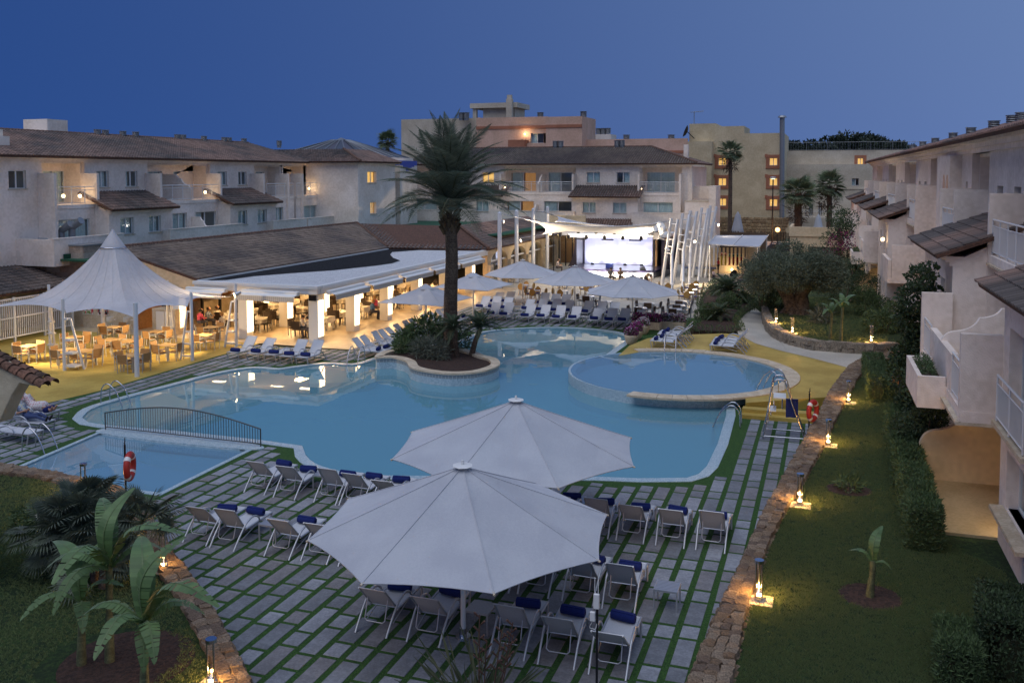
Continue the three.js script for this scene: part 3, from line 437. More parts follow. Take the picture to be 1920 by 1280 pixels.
{ // corner stair tower between the two wings, with a glazed pyramid roof behind it
  const t = thing('corner_tower', 'white corner tower with two yellow lit windows between the two wings', 'building', [-46, 0, -75], 0);
  const hx = [[[-76.79,9.32],[-78.57,8.23]], [[-77.36,6.45],[-78.52,5.36]]];
  part(t, 'wall', new GB().box(-9, 5.4, 0, 10.0, -0.3, 0), mt.wall);
  const side = new THREE.Group(); side.name = 'side_facade'; side.position.set(5.4, 0, 0.0); side.rotation.y = Math.PI / 2; t.add(side);
  const holes = hx.map(([p, q]) => [-p[0] - 75, -q[0] - 75, q[1], p[1]]);
  wallPanel(side, 0.01, 7.6, 0, 10.0, 0.02, holes); holes.forEach(([p, q, k, l]) => windowUnit(side, p, q, k, l, 0.02, { lit: true }));
  part(t, 'eave', new GB().box(-9, 5.75, 10.0, 10.2, -8, 0.3), mt.wall);
  const rf = tileRoof(t, [[-9, 10.2, 0.5], [5.95, 10.2, 0.5], [2.2, 11.4, -3.2], [-9, 11.4, -3.2]], { seed: 21 }); tileRoof(t, [[5.95, 10.2, 0.5], [5.95, 10.2, -8], [2.2, 11.4, -8], [2.2, 11.4, -3.2]], { seed: 22, name: 'side_roof' }); ridgeTiles(rf, [5.95, 10.28, 0.5], [2.2, 11.48, -3.2]);
  const py = thing('glazed_pyramid_roof', 'low dark glazed pyramid roof rising behind the corner tower', 'roof', [-47.6, 0, -84.5], 0);
  const R = 5.2, top = 12.5, bot = 10.75; const faces = [[-R, R, R, R], [R, R, R, -R], [R, -R, -R, -R], [-R, -R, -R, R]];
  for (const [x0, z0, x1, z1] of faces) { for (let k = 0; k < 6; k++) { const q = (a) => [mix(x0, x1, a), bot, mix(z0, z1, a)], q0 = q(k / 6), q1 = q((k + 1) / 6), up = (p) => [p[0] * 0.13, top, p[2] * 0.13]; part(py, 'glass_panel', new GB().quad(q0, q1, up(q1), up(q0)), std({ color: lin(0.12 + (k % 2) * 0.02, 0.13, 0.14), roughness: 0.35, metalness: 0.4 })); } const rib = new GB(); for (let k = 0; k <= 6; k++) { const x = mix(x0, x1, k / 6), z = mix(z0, z1, k / 6); rib.bar([x, bot + 0.03, z], [x * 0.13, top + 0.05, z * 0.13], 0.07, 0.07, 4); } part(py, 'rib', rib, mt.zinc); }
  part(py, 'cap', new GB().lathe([[0.95, top - 0.02], [0.02, top + 0.3]], 4), mt.zinc); part(py, 'drum', new GB().box(-R - 0.3, R + 0.3, 0, bot, -R - 0.3, R + 0.3), mt.wallB);
  const bl = thing('tiled_stair_block', 'pale stair block with a blue stepped tile edge left of the big palm', 'building', [0, 0, 0], 0);
  const q0 = [[-43.4,8.87],[-40.73,8.87],[-39.68,8.87]]; const x0 = q0[0][0], x1 = q0[1][0];
  part(bl, 'wall', new GB().box(x0, x1, 0, 10.4, -88, -84), mt.wallB);
  const tb = std({ color: lin(0.06, 0.1, 0.42), roughness: 0.35 }); let n = 0;
  for (let k = 0; k < 9; k++) { const a = mix(x0, x1, k / 9), h = [0.45, 0.45, 0.62, 0.9, 0.9, 0.62, 0.62, 0.45, 0.45][k]; part(bl, 'blue_tile_panel', new GB().box(a, mix(x0, x1, (k + 1) / 9), 10.4 - h, 10.42, -83.997, -83.98), tb); }
  for (let k = 0; k < 6; k++) part(bl, 'blue_tile_panel', new GB().box(x1 + 0.003, x1 + 0.02, 10.4 - [0.45, 0.7, 1.0, 0.7, 0.6, 0.45][k], 10.42, -84.0 - (k + 1) * 0.66, -84.0 - k * 0.66), tb);
}
// ---------- back apartment wing: facade faces the camera (+z) ----------
{
  const m = (l) => [l[0][0], l[1][0]];
  const b = wing({
    name: 'apartment_building', label: 'white apartment wing with tiled roof straight ahead behind the stage', p: [0, 0, -95], turn: 0, mat: mt.wallB,
    sections: [
      ['balcony', ...m([[-45.01,8.86],[-40.91,8.86]]), { doors: [m([[-45.12,8.85],[-42.01,8.85]])], lowDoors: [m([[-44.19,5.6],[-41.03,5.63]])] }],
      ['room', ...m([[-40.91,8.86],[-33.63,8.86]]), { top: [m([[-39.06,8.86],[-37.86,8.86]]), m([[-36.16,8.86],[-34.8,8.86]])], topOpt: [{}, { lit: true }], block: m([[-40.55,5.38],[-33.15,5.47]]), low: [m([[-39.16,5.4],[-37.67,5.42]]), m([[-36.07,5.44],[-34.6,5.45]])] }],
      ['balcony', ...m([[-33.63,8.86],[-25.57,8.86]]), { doors: [m([[-33.41,8.86],[-30.47,8.86]]), m([[-29.07,8.86],[-26.32,8.86]])], doorOpt: [{ lit: 'half' }, { curtain: 'left' }], lowOpt: [{ lit: 'half' }, {}], lowDoors: [m([[-32.94,5.72],[-29.88,5.75]]), m([[-28.75,5.77],[-25.72,5.8]])], split: [[[-29.45,7.72]][0][0]] }],
      ['room', ...m([[-25.57,8.86],[-18.74,8.87]]), { top: [m([[-24.41,8.86],[-22.97,8.86]]), m([[-21.21,8.87],[-19.8,8.87]])], block: m([[-25.36,5.56],[-18.5,5.64]]), low: [m([[-24.28,5.57],[-22.87,5.59]]), m([[-21.08,5.61],[-19.65,5.63]])] }],
      ['balcony', ...m([[-18.63,8.87],[-14.42,8.87]]), { doors: [m([[-18.31,8.87],[-15.36,8.87]])], lowDoors: [m([[-18.17,5.61],[-15.13,5.64]])] }],
      ['plain', ...m([[-14.42,8.87],[-13.4,8.87]])],
    ],
    parapets: [m([[-44.57,4.78],[-39.99,4.84]]), m([[-33.8,4.81],[-24.94,4.93]]), m([[-19,4.85],[-13.36,4.94]])],
  });
  const [e0, e1] = m([[-45.13,10.23],[-13.41,10.06]]);
  cornice(b, e0, e1, 9.85, 10.15, 0, mt.wallB);
  const roof = tileRoof(b, [[e0, 10.15, 0.62], [e1 + 0.62, 10.15, 0.62], [e1 - 5.2, 12.05, -5.6], [e0, 12.05, -5.6]], { seed: 12, moss: 0.55, warm: 0.8 });
  tileRoof(b, [[e1 + 0.62, 10.15, 0.62], [e1 + 0.62, 10.15, -12], [e1 - 5.2, 12.05, -5.61]], { seed: 13, name: 'hip_roof' });
  ridgeTiles(roof, [e0, 12.08, -5.6], [e1 - 5.2, 12.08, -5.6]); ridgeTiles(roof, [e1 + 0.55, 10.25, 0.55], [e1 - 5.2, 12.1, -5.6]);
  part(b, 'end_wall', new GB().box(e1 - 0.25, e1, 0, 9.85, -11.5, -0.25), mt.wallB); part(b, 'back_wall', new GB().box(e0, e1 - 0.25, 0, 10.1, -11.7, -11.5), mt.wallB);
  for (const [x] of [[-29.47,12.02],[-28.85,12.02],[-22.4,12.13],[-21.86,12.13]]) chimneyVent(b, x, 12.15, -5.6, 0.33, 0.6);
  part(b, 'chimney_stack', new GB().box(...m([[-14.46,11.61],[-14.02,11.61]]), 10.4, 12.1, -1.9, -1.2), mt.wallB); 
  const gr = tileRoof(b, [[[[-24.78,4.01]][0][0], 3.55, 4.1], [[[-18.64,4.11]][0][0], 3.55, 4.1], [[[-19.04,4.5]][0][0], 4.5, 2.2], [[[-25.3,4.4]][0][0], 4.5, 2.2]], { seed: 31, name: 'canopy_roof' });
  // stepped annex at the right end of the wing
  const an = thing('stepped_annex', 'stepped white annex at the right end of the back wing', 'building', [0, 0, 0], 0); const ax = [[-13.81,5.16],[-11.4,5.19],[-10.72,5.2]];
  part(an, 'wall', new GB().box(ax[0][0], ax[1][0], 0, 6.35, -96, -93).box(ax[1][0] + 0.003, ax[2][0], 0, 7.9, -96.5, -92.6).box(ax[0][0], ax[1][0] + 0.4, 6.4, 7.85, -97, -96.3), mt.wallB); part(an, 'coping', new GB().box(ax[0][0] - 0.05, ax[1][0] - 0.01, 6.352, 6.43, -96.05, -92.95), mt.limestone);
  const P = [[[-33.22,7.6]][0], [[-18.41,7.51]][0]]; wallLamp([P[0][0], P[0][1], -94.2], 'lit lamp at the left end of the wide balcony on the back wing', 2); wallLamp([P[1][0], P[1][1], -94.2], 'lit lamp at the left end of the right-hand balcony on the back wing', 2);
}

// ---------- right apartment wing: facade faces the pool (-x); local x runs towards the camera ----------
const RW = { p: [3.9, 0, -22.8], turn: -(90 - 1.16) * DEG };
const rwPoint = (s, d, y = 0) => V(-s, y, d).applyAxisAngle(UPV, RW.turn).add(V(...RW.p)); // s metres away along the wall, d metres out of it
{
  const G0 = 0.42, R1 = 3.4, R2 = 6.5, TOP = 9.9, MW = -2.2, W = mt.wall;
  const b = thing('apartment_building', 'long white apartment wing with balconies and gardens along the right edge', 'building', RW.p, RW.turn);
  const pan = (s0, s1, y0, y1, d, holes = [], mat = W, th = 0.3) => wallPanel(b, -s1, -s0, y0, y1, d, holes.map(([p, q, k, l]) => [-q, -p, k, l]), mat, th);
  const win = (s0, s1, y0, y1, d, o) => windowUnit(b, -s1, -s0, y0, y1, d - 0.12, o);
  const bx = (name, s0, s1, y0, y1, d0, d1, mat = W) => part(b, name, new GB().box(-s1, -s0, y0, y1, d0, d1), mat);
  const blocks = [[-9, 1.2], [9.6, 17.1], [35.6, 43.5], [51, 58.5], [66, 73.5], [81, 88.5]], doubles = [[1.2, 9.6], [43.5, 51], [58.5, 66], [73.5, 81]], singles = [[17.1, 21.2], [31.2, 35.6]];
  blocks.forEach(([s0, s1], i) => {
    const c = [s0 + (s1 - s0) * 0.3, s0 + (s1 - s0) * 0.7], tw = c.map((p) => [p - 0.55, p + 0.55, R2 + 0.85, R2 + 2.1]);
    pan(s0, s1, 6, TOP, MW, tw); tw.forEach((h) => win(...h, MW, { curtain: 'full' }));
    const lw = i === 0 ? [[-2.2, 0.55, R1 + 0.02, R1 + 2.15], [-6.5, -4.5, R1 + 0.9, R1 + 2.1], [-2.0, 0.45, G0 + 1.0, G0 + 2.35], [-6.5, -4.5, G0 + 1, G0 + 2.2]] : [...c.map((p) => [p - 0.5, p + 0.5, R1 + 1.0, R1 + 2.1]), ...c.map((p) => [p - 0.5, p + 0.5, G0 + 1.0, G0 + 2.1])];
    pan(s0, s1, 0.1, 6.4, 0, lw, W, 0.34); lw.forEach((h, k) => win(...h, 0, { curtain: k % 2 ? 'full' : 'left', door: i === 0 && k === 0 }));
    if (i === 0) { part(b, 'window_ledge', new GB().box(-0.75, 2.4, R1 - 0.12, R1 - 0.02, 0.005, 0.3), mt.limestone); part(b, 'window_ledge', new GB().box(-0.7, 2.2, G0 + 0.9, G0 + 0.99, 0.005, 0.3), mt.limestone); railing(b, [[-0.55, 0.22], [2.2, 0.22]], 1.05, { y: R1 }); }
    for (const s of [s0 + 0.15, s1 - 0.15]) part(b, 'side_wall', (() => { const sh = new THREE.Shape([[0, 0.1], [1.86, 0.1], [1.86, 6.4], [0, 7.35]].map(([p, q]) => new THREE.Vector2(p, q))); const g = new THREE.ExtrudeGeometry(sh, { depth: 0.3, bevelEnabled: false }); g.rotateY(-Math.PI / 2); g.translate(-s + 0.15, 0, MW + 0.005); return metric(clean(g)); })(), W);
    cornice(b, -s1 + 0.02, -s0 - 0.02, 6.1, 6.42, 0, W);
    tileRoof(b, [[-s1 - 0.35, 6.46, 0.55], [-s0 + 0.35, 6.46, 0.55], [-s0 + 0.35, 7.5, MW + 0.02], [-s1 - 0.35, 7.5, MW + 0.02]], { seed: 60 + i, moss: 0.75, pitch: 0.28, row: 0.46, name: 'lean_to_roof' });
  });
  const balcony2 = (s0, s1, split) => { // top floor, set into the wall
    const w = s1 - s0, n = split ? 2 : 1, doors = Array.from({ length: n }, (_, k) => [s0 + w * (k + 0.5) / n - 0.9, s0 + w * (k + 0.5) / n + 0.9, R2 + 0.02, R2 + 2.1]);
    pan(s0, s1, R2 - 0.2, TOP, MW - 1.6, doors); doors.forEach((h) => win(...h, MW - 1.6, { door: true, curtain: 'left' }));
    bx('balcony_floor', s0 + 0.005, s1 - 0.005, R2 - 0.25, R2, MW - 1.6, -1.0); bx('ceiling', s0, s1, TOP - 0.14, TOP - 0.002, MW - 1.6, MW - 0.3);
    for (const s of [s0, s1]) { bx('side_wall', s - 0.1, s + 0.1, R2, TOP - 0.15, MW - 1.597, MW - 0.305); bx('side_fin', s - 0.1, s + 0.1, s === s0 ? R1 + 0.3 : R1 + 0.3, R2 + 1.92, MW + 0.005, -0.98); }
    railing(b, [[-s1 + 0.12, -1.1], [-s0 - 0.12, -1.1]], 1.1, { y: R2, gap: 0.105 });
    bx('balcony_ledge', s0 + 0.1, s1 - 0.1, R2 - 0.32, R2 - 0.252, MW, -0.93, mt.limestone);
    if (split) scallop(b, -(s0 + s1) / 2, R2, MW - 1.58, -1.15, 1.9, 0.9, 0.16, W);
  };
  const balcony1 = (s0, s1, i) => { // first floor over the patios, two flats with a curved divider
    const m = (s0 + s1) / 2, doors = [[s0 + 1.1, s0 + 3.1, 0, 0], [s1 - 3.1, s1 - 1.1, 0, 0]];
    const fl = [...doors.map(([p, q]) => [p, q, R1 + 0.02, R1 + 2.1]), ...doors.map(([p, q]) => [p, q, G0 + 0.02, G0 + 2.1])];
    pan(s0, s1, 0.1, R2 - 0.26, MW, fl); fl.forEach((h, k) => win(...h, MW, { door: true, curtain: k % 2 ? 'left' : 'full' }));
    bx('balcony_floor', s0 + 0.02, s1 - 0.02, R1 - 0.26, R1, MW + 0.003, 0.86); bx('balcony_ledge', s0 + 0.02, s1 - 0.02, R1 - 0.34, R1 - 0.262, MW + 0.01, 0.98, mt.limestone);
    bx('end_wall', s0 + 0.03, s0 + 0.25, R1 - 0.25, R1 + 1.85, 0.005, 0.9); bx('end_wall', s1 - 0.25, s1 - 0.03, R1 - 0.25, R1 + 1.85, 0.005, 0.9);
    scallop(b, -m, R1, MW + 0.02, 0.82, 1.95, 0.95, 0.18, W);
    railing(b, [[-(s0 + 2.0), 0.8], [-(s0 + 0.27), 0.8]], 1.05, { y: R1 }); railing(b, [[-(s1 - 0.27), 0.8], [-(s1 - 2.0), 0.8]], 1.05, { y: R1 });
    bx('parapet', s0 + 2.0, s1 - 2.0, R1 + 0.001, R1 + 1.0, 0.66, 0.84);
    const bxl = part(b, 'planter_box', new GB().box(-(m + 1.5), -(m - 1.5), R1 - 0.6, R1 - 0.5, 0.86, 1.55).box(-(m + 1.5), -(m - 1.5), R1 - 0.5, R1 + 0.25, 1.43, 1.55).box(-(m + 1.5), -(m + 1.38), R1 - 0.5, R1 + 0.25, 0.86, 1.43).box(-(m - 1.38), -(m - 1.5), R1 - 0.5, R1 + 0.25, 0.86, 1.43), W);
    part(bxl, 'soil', new GB().box(-(m + 1.38), -(m - 1.38), R1 - 0.3, R1 + 0.1, 0.9, 1.43), mt.soil);
    // patio
    bx('patio', s0 + 0.01, s1 - 0.01, 0.1, G0 + 0.03, MW + 0.01, 1.35, mt.sandFloor ??= std({ map: ctex(0xb09a72, 0xc4ae86, [[6, 1, 170], [60, 0.8, 171]], 3), roughness: 0.6 }));
    scallop(b, -m, G0, MW + 0.02, 1.3, 2.35, 1.0, 0.2, mt.sand);
    bx('patio_back', s0 + 0.305, s1 - 0.305, G0 + 2.5, R1 - 0.345, MW + 0.012, 0.3, mt.sand);
  };
  doubles.forEach(([p, q], i) => { balcony2(p, q, true); balcony1(p, q, i); });
  singles.forEach(([p, q]) => { balcony2(p, q, false); const h = [[p + 1, p + 2.8, R1, R1 + 2.1]]; pan(p, q, 0.1, R2 - 0.26, MW, h); win(...h[0], MW, { door: true, curtain: 'full' }); bx('balcony_floor', p + 0.02, q - 0.02, R1 - 0.26, R1, MW + 0.003, 0.3); bx('parapet', p + 0.02, q - 0.02, R1 + 0.002, R1 + 1.0, 0.12, 0.3); bx('end_wall', p + 0.03, p + 0.25, R1, R1 + 1.8, -1.9, 0.1); });
  { const h = [[22.2, 22.75, R2 - 0.3, R2 + 2.2], [29.6, 30.15, R2 - 0.3, R2 + 2.2]]; pan(21.2, 31.2, 0.1, TOP, MW, h); h.forEach((q) => win(...q, MW, {})); bx('stair_core', 24, 28.5, 0.1, TOP - 0.01, MW + 0.003, MW + 0.5); }
  // arched peach windows on the wall beside the stair
  for (const s of [24.6, 25.7]) { const sh = new THREE.Shape(); sh.moveTo(-0.3, 0); sh.lineTo(0.3, 0); sh.lineTo(0.3, 1.2); sh.quadraticCurveTo(0.25, 2.0, 0, 2.3); sh.quadraticCurveTo(-0.25, 2.0, -0.3, 1.2); const g = new THREE.ExtrudeGeometry(sh, { depth: 0.05, bevelEnabled: false }); g.translate(-s, R2 + 0.2, MW + 0.505); part(b, 'arched_panel', metric(clean(g)), mt.peach); }
  part(b, 'cornice', new GB().box(-88.5, 9, TOP, TOP + 0.18, MW, MW + 0.16).box(-88.6, 9, TOP + 0.18, TOP + 0.36, MW, MW + 0.34).box(-88.7, 9, TOP + 0.36, TOP + 0.52, MW, MW + 0.55), W);
  const roof = tileRoof(b, [[-89.2, TOP + 0.52, MW + 0.8], [9, TOP + 0.52, MW + 0.8], [9, TOP + 2.3, MW - 5.2], [-89.2, TOP + 2.3, MW - 5.2]], { seed: 71, moss: 0.3, warm: 1.1 });
  part(b, 'back_wall', new GB().box(-88.5, 9, 0, TOP + 2.2, MW - 5.4, MW - 5.2).box(-88.5, -88.2, 0, TOP, MW - 5.19, MW - 0.31), W);
  for (const s of [5.5, 12.5, 14.3, 18, 22.5, 24.5, 29, 36, 43, 52, 60, 68]) chimneyVent(b, -s, TOP + 1.3, MW - 2.1, 0.27, 0.45);
  // patio lamps, tucked behind the bedroom walls
  const L = [['lit patio lamp low on the wall of the nearest patio at right', 1.45, -0.5, 0.95, 1.6], ['lit lamp on the second patio of the right wing', 44, -1.6, 2.1, 1.5], ['lit lamp over the farther balcony of the right wing', 36.1, 0.25, 5.2, 0.8]];
  for (const [l, s, d, y, pw] of L) { const p = rwPoint(s, d, y); wallLamp([p.x, p.y, p.z], l, pw).userData.group = undefined; }
}

// ---------- buildings beyond the resort ----------
{
  const m = (l) => [l[0][0], l[1][0]];
  // tall cream building with yellow windows
  { const Z = -128, q = [[-18.49,15.93],[-14.99,15.87],[-11.2,15.52],[-6.05,14.52],[-17.96,13.46],[-15.19,9.55]], b = thing('cream_building', 'tall cream building with seven yellow lit windows framed in brown', 'building', [0, 0, Z]);
    const x = (u) => q[u][0], y = (u) => q[u][1], W = mt.cream;
    const wins = [[[-14.58,11.27],[-13.5,10.26]], [[-7.9,11.23],[-6.86,10.24]], [[-14.54,8.54],[-13.47,7.53]], [[-7.85,8.55],[-6.81,7.56]], [[-14.5,5.8],[-13.43,4.8]], [[-7.81,5.78],[-6.76,4.8]]].map(([a, c]) => [a[0], c[0], c[1], a[1]]);
    const X1 = q[3][0];
    wallPanel(b, q[1][0] + 0.003, X1, 0, q[3][1], 0, wins, W, 0.4);
    part(b, 'wall', new GB().box(q[0][0], q[1][0], 0, q[0][1], -9, 0.002).box(q[1][0], q[2][0], q[3][1], q[2][1], -9, -0.01).box(q[4][0] - 0.6, q[5][0], 0, q[4][1], 0.003, 2.2), W);
    part(b, 'side_wall', new GB().box(X1 - 0.3, X1, 0, q[3][1], -14, -0.41), W);
    for (const [a0, a1, y0, y1] of wins) { windowUnit(b, a0, a1, y0, y1, -0.1, { lit: true }); const g = 0.42; part(b, 'window_surround', new GB().box(a0 - g, a1 + g, y1 + 0.003, y1 + g, 0.003, 0.1).box(a0 - g, a1 + g, y0 - g, y0 - 0.003, 0.003, 0.1).box(a0 - g, a0 - 0.003, y0, y1, 0.003, 0.09).box(a1 + 0.003, a1 + g, y0, y1, 0.003, 0.09).box(a0 - g - 0.15, a0 - g + 0.2, y1 + 0.1, y1 + g + 0.1, 0.004, 0.12).box(a1 + g - 0.2, a1 + g + 0.15, y1 + 0.1, y1 + g + 0.1, 0.004, 0.12), mt.terracotta); }
    const pp = [[-6.29,16.48],[-6.08,3.93]]; part(b, 'flue_pipe', new GB().bar([pp[1][0], 0, 1.0], [pp[0][0], pp[0][1], 1.0], 0.32, 0.32, 12).bar([pp[0][0], pp[0][1], 1.0], [pp[0][0], pp[0][1] + 0.25, 1.0], 0.6, 0.4, 12), mt.zinc);
    const d = [[-18.62,14.8]][0]; const dish = new GB(); dish.lathe([[0.02, 0], [0.5, 0.1], [0.85, 0.32]], 16, new THREE.Matrix4().makeTranslation(d[0], d[1], 0.8).multiply(new THREE.Matrix4().makeRotationZ(1.2))); dish.bar([d[0], d[1], 0.8], [d[0] + 0.9, d[1] - 0.9, 0.5], 0.06); part(b, 'satellite_dish', dish, mt.darkMetal);
    const an = [[-18.14,16.01],[-18.15,17.45]][0]; const ag = new GB(); ag.bar([an[0], an[1] - 0.4, -2], [an[0], an[1] + 1.7, -2], 0.05).bar([an[0] - 0.5, an[1] + 1.6, -2], [an[0] + 1.3, an[1] + 1.75, -2], 0.035); for (let k = 0; k < 7; k++) ag.bar([an[0] - 0.4 + k * 0.25, an[1] + 1.62, -2.4], [an[0] - 0.4 + k * 0.25, an[1] + 1.62, -1.6], 0.02); part(b, 'roof_aerial', ag, mt.zinc);
    part(b, 'lamp_room', new GB().box(...m([[-14.31,2.45],[-12.44,2.49]]), 0, 3.2, 2.3, 2.5), mt.cream);
  }
  // long pale building on the right with roof railing and balconies
  { const Z = -138, q = [[-6.33,12.45],[13.57,12.28],[-6.3,10.48]], b = thing('pale_block_building', 'long pale block building with a roof railing behind the palms at right', 'building', [0, 0, Z]), W = mt.creamB;
    const lit = [[3.37,11.34],[4.15,10.37]], dim = [[2.66,8.52],[3.59,7.49]], hs = [[dim[0][0], dim[1][0], dim[1][1], dim[0][1]]], up = [[lit[0][0], lit[1][0], lit[1][1], lit[0][1]]];
    const doors = [[[-3.01,4.9],[-2.4,3.24]], [[-1.72,5.13],[-1.18,3.26]]].map(([a, c]) => [a[0], c[0], c[1], a[1]]);
    wallPanel(b, q[0][0], q[1][0], 0, q[2][1], 0, [...hs, ...doors], W, 0.4); wallPanel(b, q[0][0], q[1][0], q[2][1] + 0.003, q[0][1], -1.6, up, W, 0.4); part(b, 'terrace', new GB().box(q[0][0], q[1][0], q[2][1] - 0.3, q[2][1] - 0.01, -2, -0.41), W);
    windowUnit(b, ...hs[0], -0.1, { curtain: 'left' }); windowUnit(b, ...up[0], -1.7, { lit: true }); doors.forEach((d) => windowUnit(b, ...d, -0.1, { door: true }));
    const fr = up[0], gg = 0.4; part(b, 'window_surround', new GB().box(fr[0] - gg, fr[0] - 0.003, fr[2], fr[3] + gg, -1.597, -1.5).box(fr[1] + 0.003, fr[1] + gg, fr[2], fr[3] + gg, -1.597, -1.5).box(fr[0], fr[1], fr[3] + 0.003, fr[3] + gg, -1.597, -1.5), mt.terracotta);
    railing(b, [[q[0][0], -1.4], [q[1][0], -1.4]], 1.15, { y: q[0][1], gap: 0.35, post: 3, mat: mt.zinc, fret: false });
    const bl = [[-6.4,3.76],[2.84,3.88],[-6.39,3.08]], by = bl[2][1]; part(b, 'balcony_slab', new GB().box(bl[0][0], bl[1][0], by - 1.6, by, 0.003, 2.6), W); railing(b, [[bl[0][0], 2.5], [bl[1][0], 2.5]], 1.0, { y: by, gap: 0.3, post: 3.2 });
    part(b, 'string_course', new GB().box(q[0][0], q[1][0], [[2.83,7.48]][0][1] - 0.5, [[2.83,7.48]][0][1] - 0.35, 0.003, 0.1), W);
  }
  // peach building behind the back wing
  { const Z = -122, q = [[-58.92,16.95],[-46.34,16.86],[-42.71,16.78],[-36.09,16.73],[-33.31,16.67],[-31.31,16.13],[-31.37,13.7],[-17.67,13.12],[-36.24,13.76],[-46.35,15.52]], b = thing('peach_building', 'peach apartment building with a roof tower rising behind the back wing', 'building', [0, 0, Z]), W = mt.peach;
    const w1 = [[-38.49,14.56],[-36.68,13.25],[-36.09,14.53],[-35.42,13.24]], h1 = [[w1[0][0], w1[1][0], w1[1][1], w1[0][1]], [w1[2][0], w1[3][0], w1[3][1], w1[2][1]]];
    wallPanel(b, q[0][0], q[1][0], 0, q[0][1], 0, [], mt.creamB, 0.4); wallPanel(b, q[1][0], q[3][0], 0, q[2][1], 2.5, h1, W, 0.4); wallPanel(b, q[3][0] + 0.003, q[4][0] + 2.2, 0, q[4][1], 3.4, [], W, 0.4);
    part(b, 'side_wall', new GB().box(q[4][0] + 1.9, q[4][0] + 2.2, 0, q[4][1], -4, 2.99), W); part(b, 'side_wall', new GB().box(q[1][0], q[1][0] + 0.3, 0, q[1][1], 0.01, 2.09), W);
    windowUnit(b, ...h1[0], 2.4, { curtain: 'left' }); windowUnit(b, ...h1[1], 2.4, { lit: true });
    wallPanel(b, q[4][0] + 2.203, q[7][0], 0, q[6][1], 1.2, [], W, 0.4);
    part(b, 'parapet_band', new GB().box(q[1][0], q[3][0], q[9][1] - 0.3, q[9][1] + 0.1, 2.503, 2.6).box(q[3][0], q[4][0] + 2.2, q[9][1] - 0.3, q[9][1] + 0.1, 3.403, 3.5), mt.terracotta);
    part(b, 'parapet_band', new GB().box(q[4][0] + 4, q[7][0], q[6][1] - 1.9, q[6][1] - 1.55, 1.203, 1.28), mt.terracotta);
    const t = [[-48.98,19.14],[-48.99,16.79],[-41.86,18.96],[-47.23,18.37],[-48.66,18.62],[-48.1,18.61],[-30.88,18.68],[-43.24,19.58],[-42.7,19.56]]; part(b, 'roof_tower', new GB().box(t[3][0], t[2][0] - 0.6, t[1][1], t[0][1] - 0.7, -7, -2.5).box(t[0][0], t[2][0], t[0][1] - 0.7, t[0][1], -7.5, -1.8).box(t[4][0], t[5][0], t[1][1], t[0][1] - 0.7, -2.6, -2.1), mt.creamB);
    part(b, 'chimney_stack', new GB().box(t[7][0], t[8][0] + 0.3, t[1][1], t[7][1], -1.7, -1).box(t[7][0] + 0.1, t[8][0] + 0.2, t[7][1], t[7][1] + 0.55, -1.6, -1.1), mt.creamB);
    for (const [x, y] of [[-49.13,17.03],[-48.42,17.02],[-37.58,16.8],[-31.55,16.81]]) chimneyVent(b, x, y - 0.2, 1, 0.45, 0.8);
    const wl = [[-39.12,14.47]][0]; wallLamp([wl[0], wl[1], -118.9], 'lit lamp on the peach building beside its roof terrace door', 4).userData.group = undefined;
    const pl = [[-41.06,13.66],[-38.74,13.63],[-41.06,12.31]]; part(b, 'terrace_planter', new GB().box(pl[0][0], pl[1][0], pl[2][1] - 2, pl[0][1], 2.6, 4.4), mt.terracotta);
    part(b, 'terrace_front', new GB().box(pl[1][0] + 0.01, q[3][0], pl[2][1] - 2, [[-37.63,13.22]][0][1], 3.2, 3.39), W);
    const far = thing('white_roof_block', 'small white rooftop block with round vents far behind the peach building', 'building', [0, 0, -150]); const f = [[-38.39,15.66],[-34.43,15.6],[-38.38,14.78]]; part(far, 'wall', new GB().box(f[0][0], f[1][0], 0, f[0][1], -4, 0), mt.wallB); for (let k = 0; k < 3; k++) chimneyVent(far, f[0][0] + 1.6 + k * 0.8, f[0][1] + 0.2, -1, 0.5, 0.8);
    for (const [x, y] of [[-25.83,13.84],[-19.9,13.77]]) chimneyVent(b, x, y - 0.4, 0.4, 0.45, 0.8);
  }
  // garden wall of rough stone, reed fence, service building with the flat roof
  { const q = [[-17.25,1.06],[-5.04,1.32]], g = thing('stone_wall_house', 'rough honey stone wall at the foot of the cream building', 'wall', [0, 0, -124]); const r = rng(91), st = [0xa58a62, 0xb49a72, 0x947a58].map((c, i) => shade(c + 0x161412, mottleMap, { roughness: 1, bumpMap: bumpStone, bumpScale: 0.02 }));
    part(g, 'mortar', new GB().box(q[0][0], q[1][0], 0, 3.4, -0.5, -0.12), mt.cream); let n = 0;
    for (let y = 0.2; y < 3.2; y += 0.42) for (let x = q[0][0] + r() * 0.3; x < q[1][0] - 0.7; ) { const w = 0.45 + r() * 0.5; if (n++ < 300) part(g, 'stone', new GB().rbox(x, x + w - 0.05, y, y + 0.37, -0.2, -0.04 + r() * 0.06, 0.06), st[r() * 3 | 0]); x += w; } }
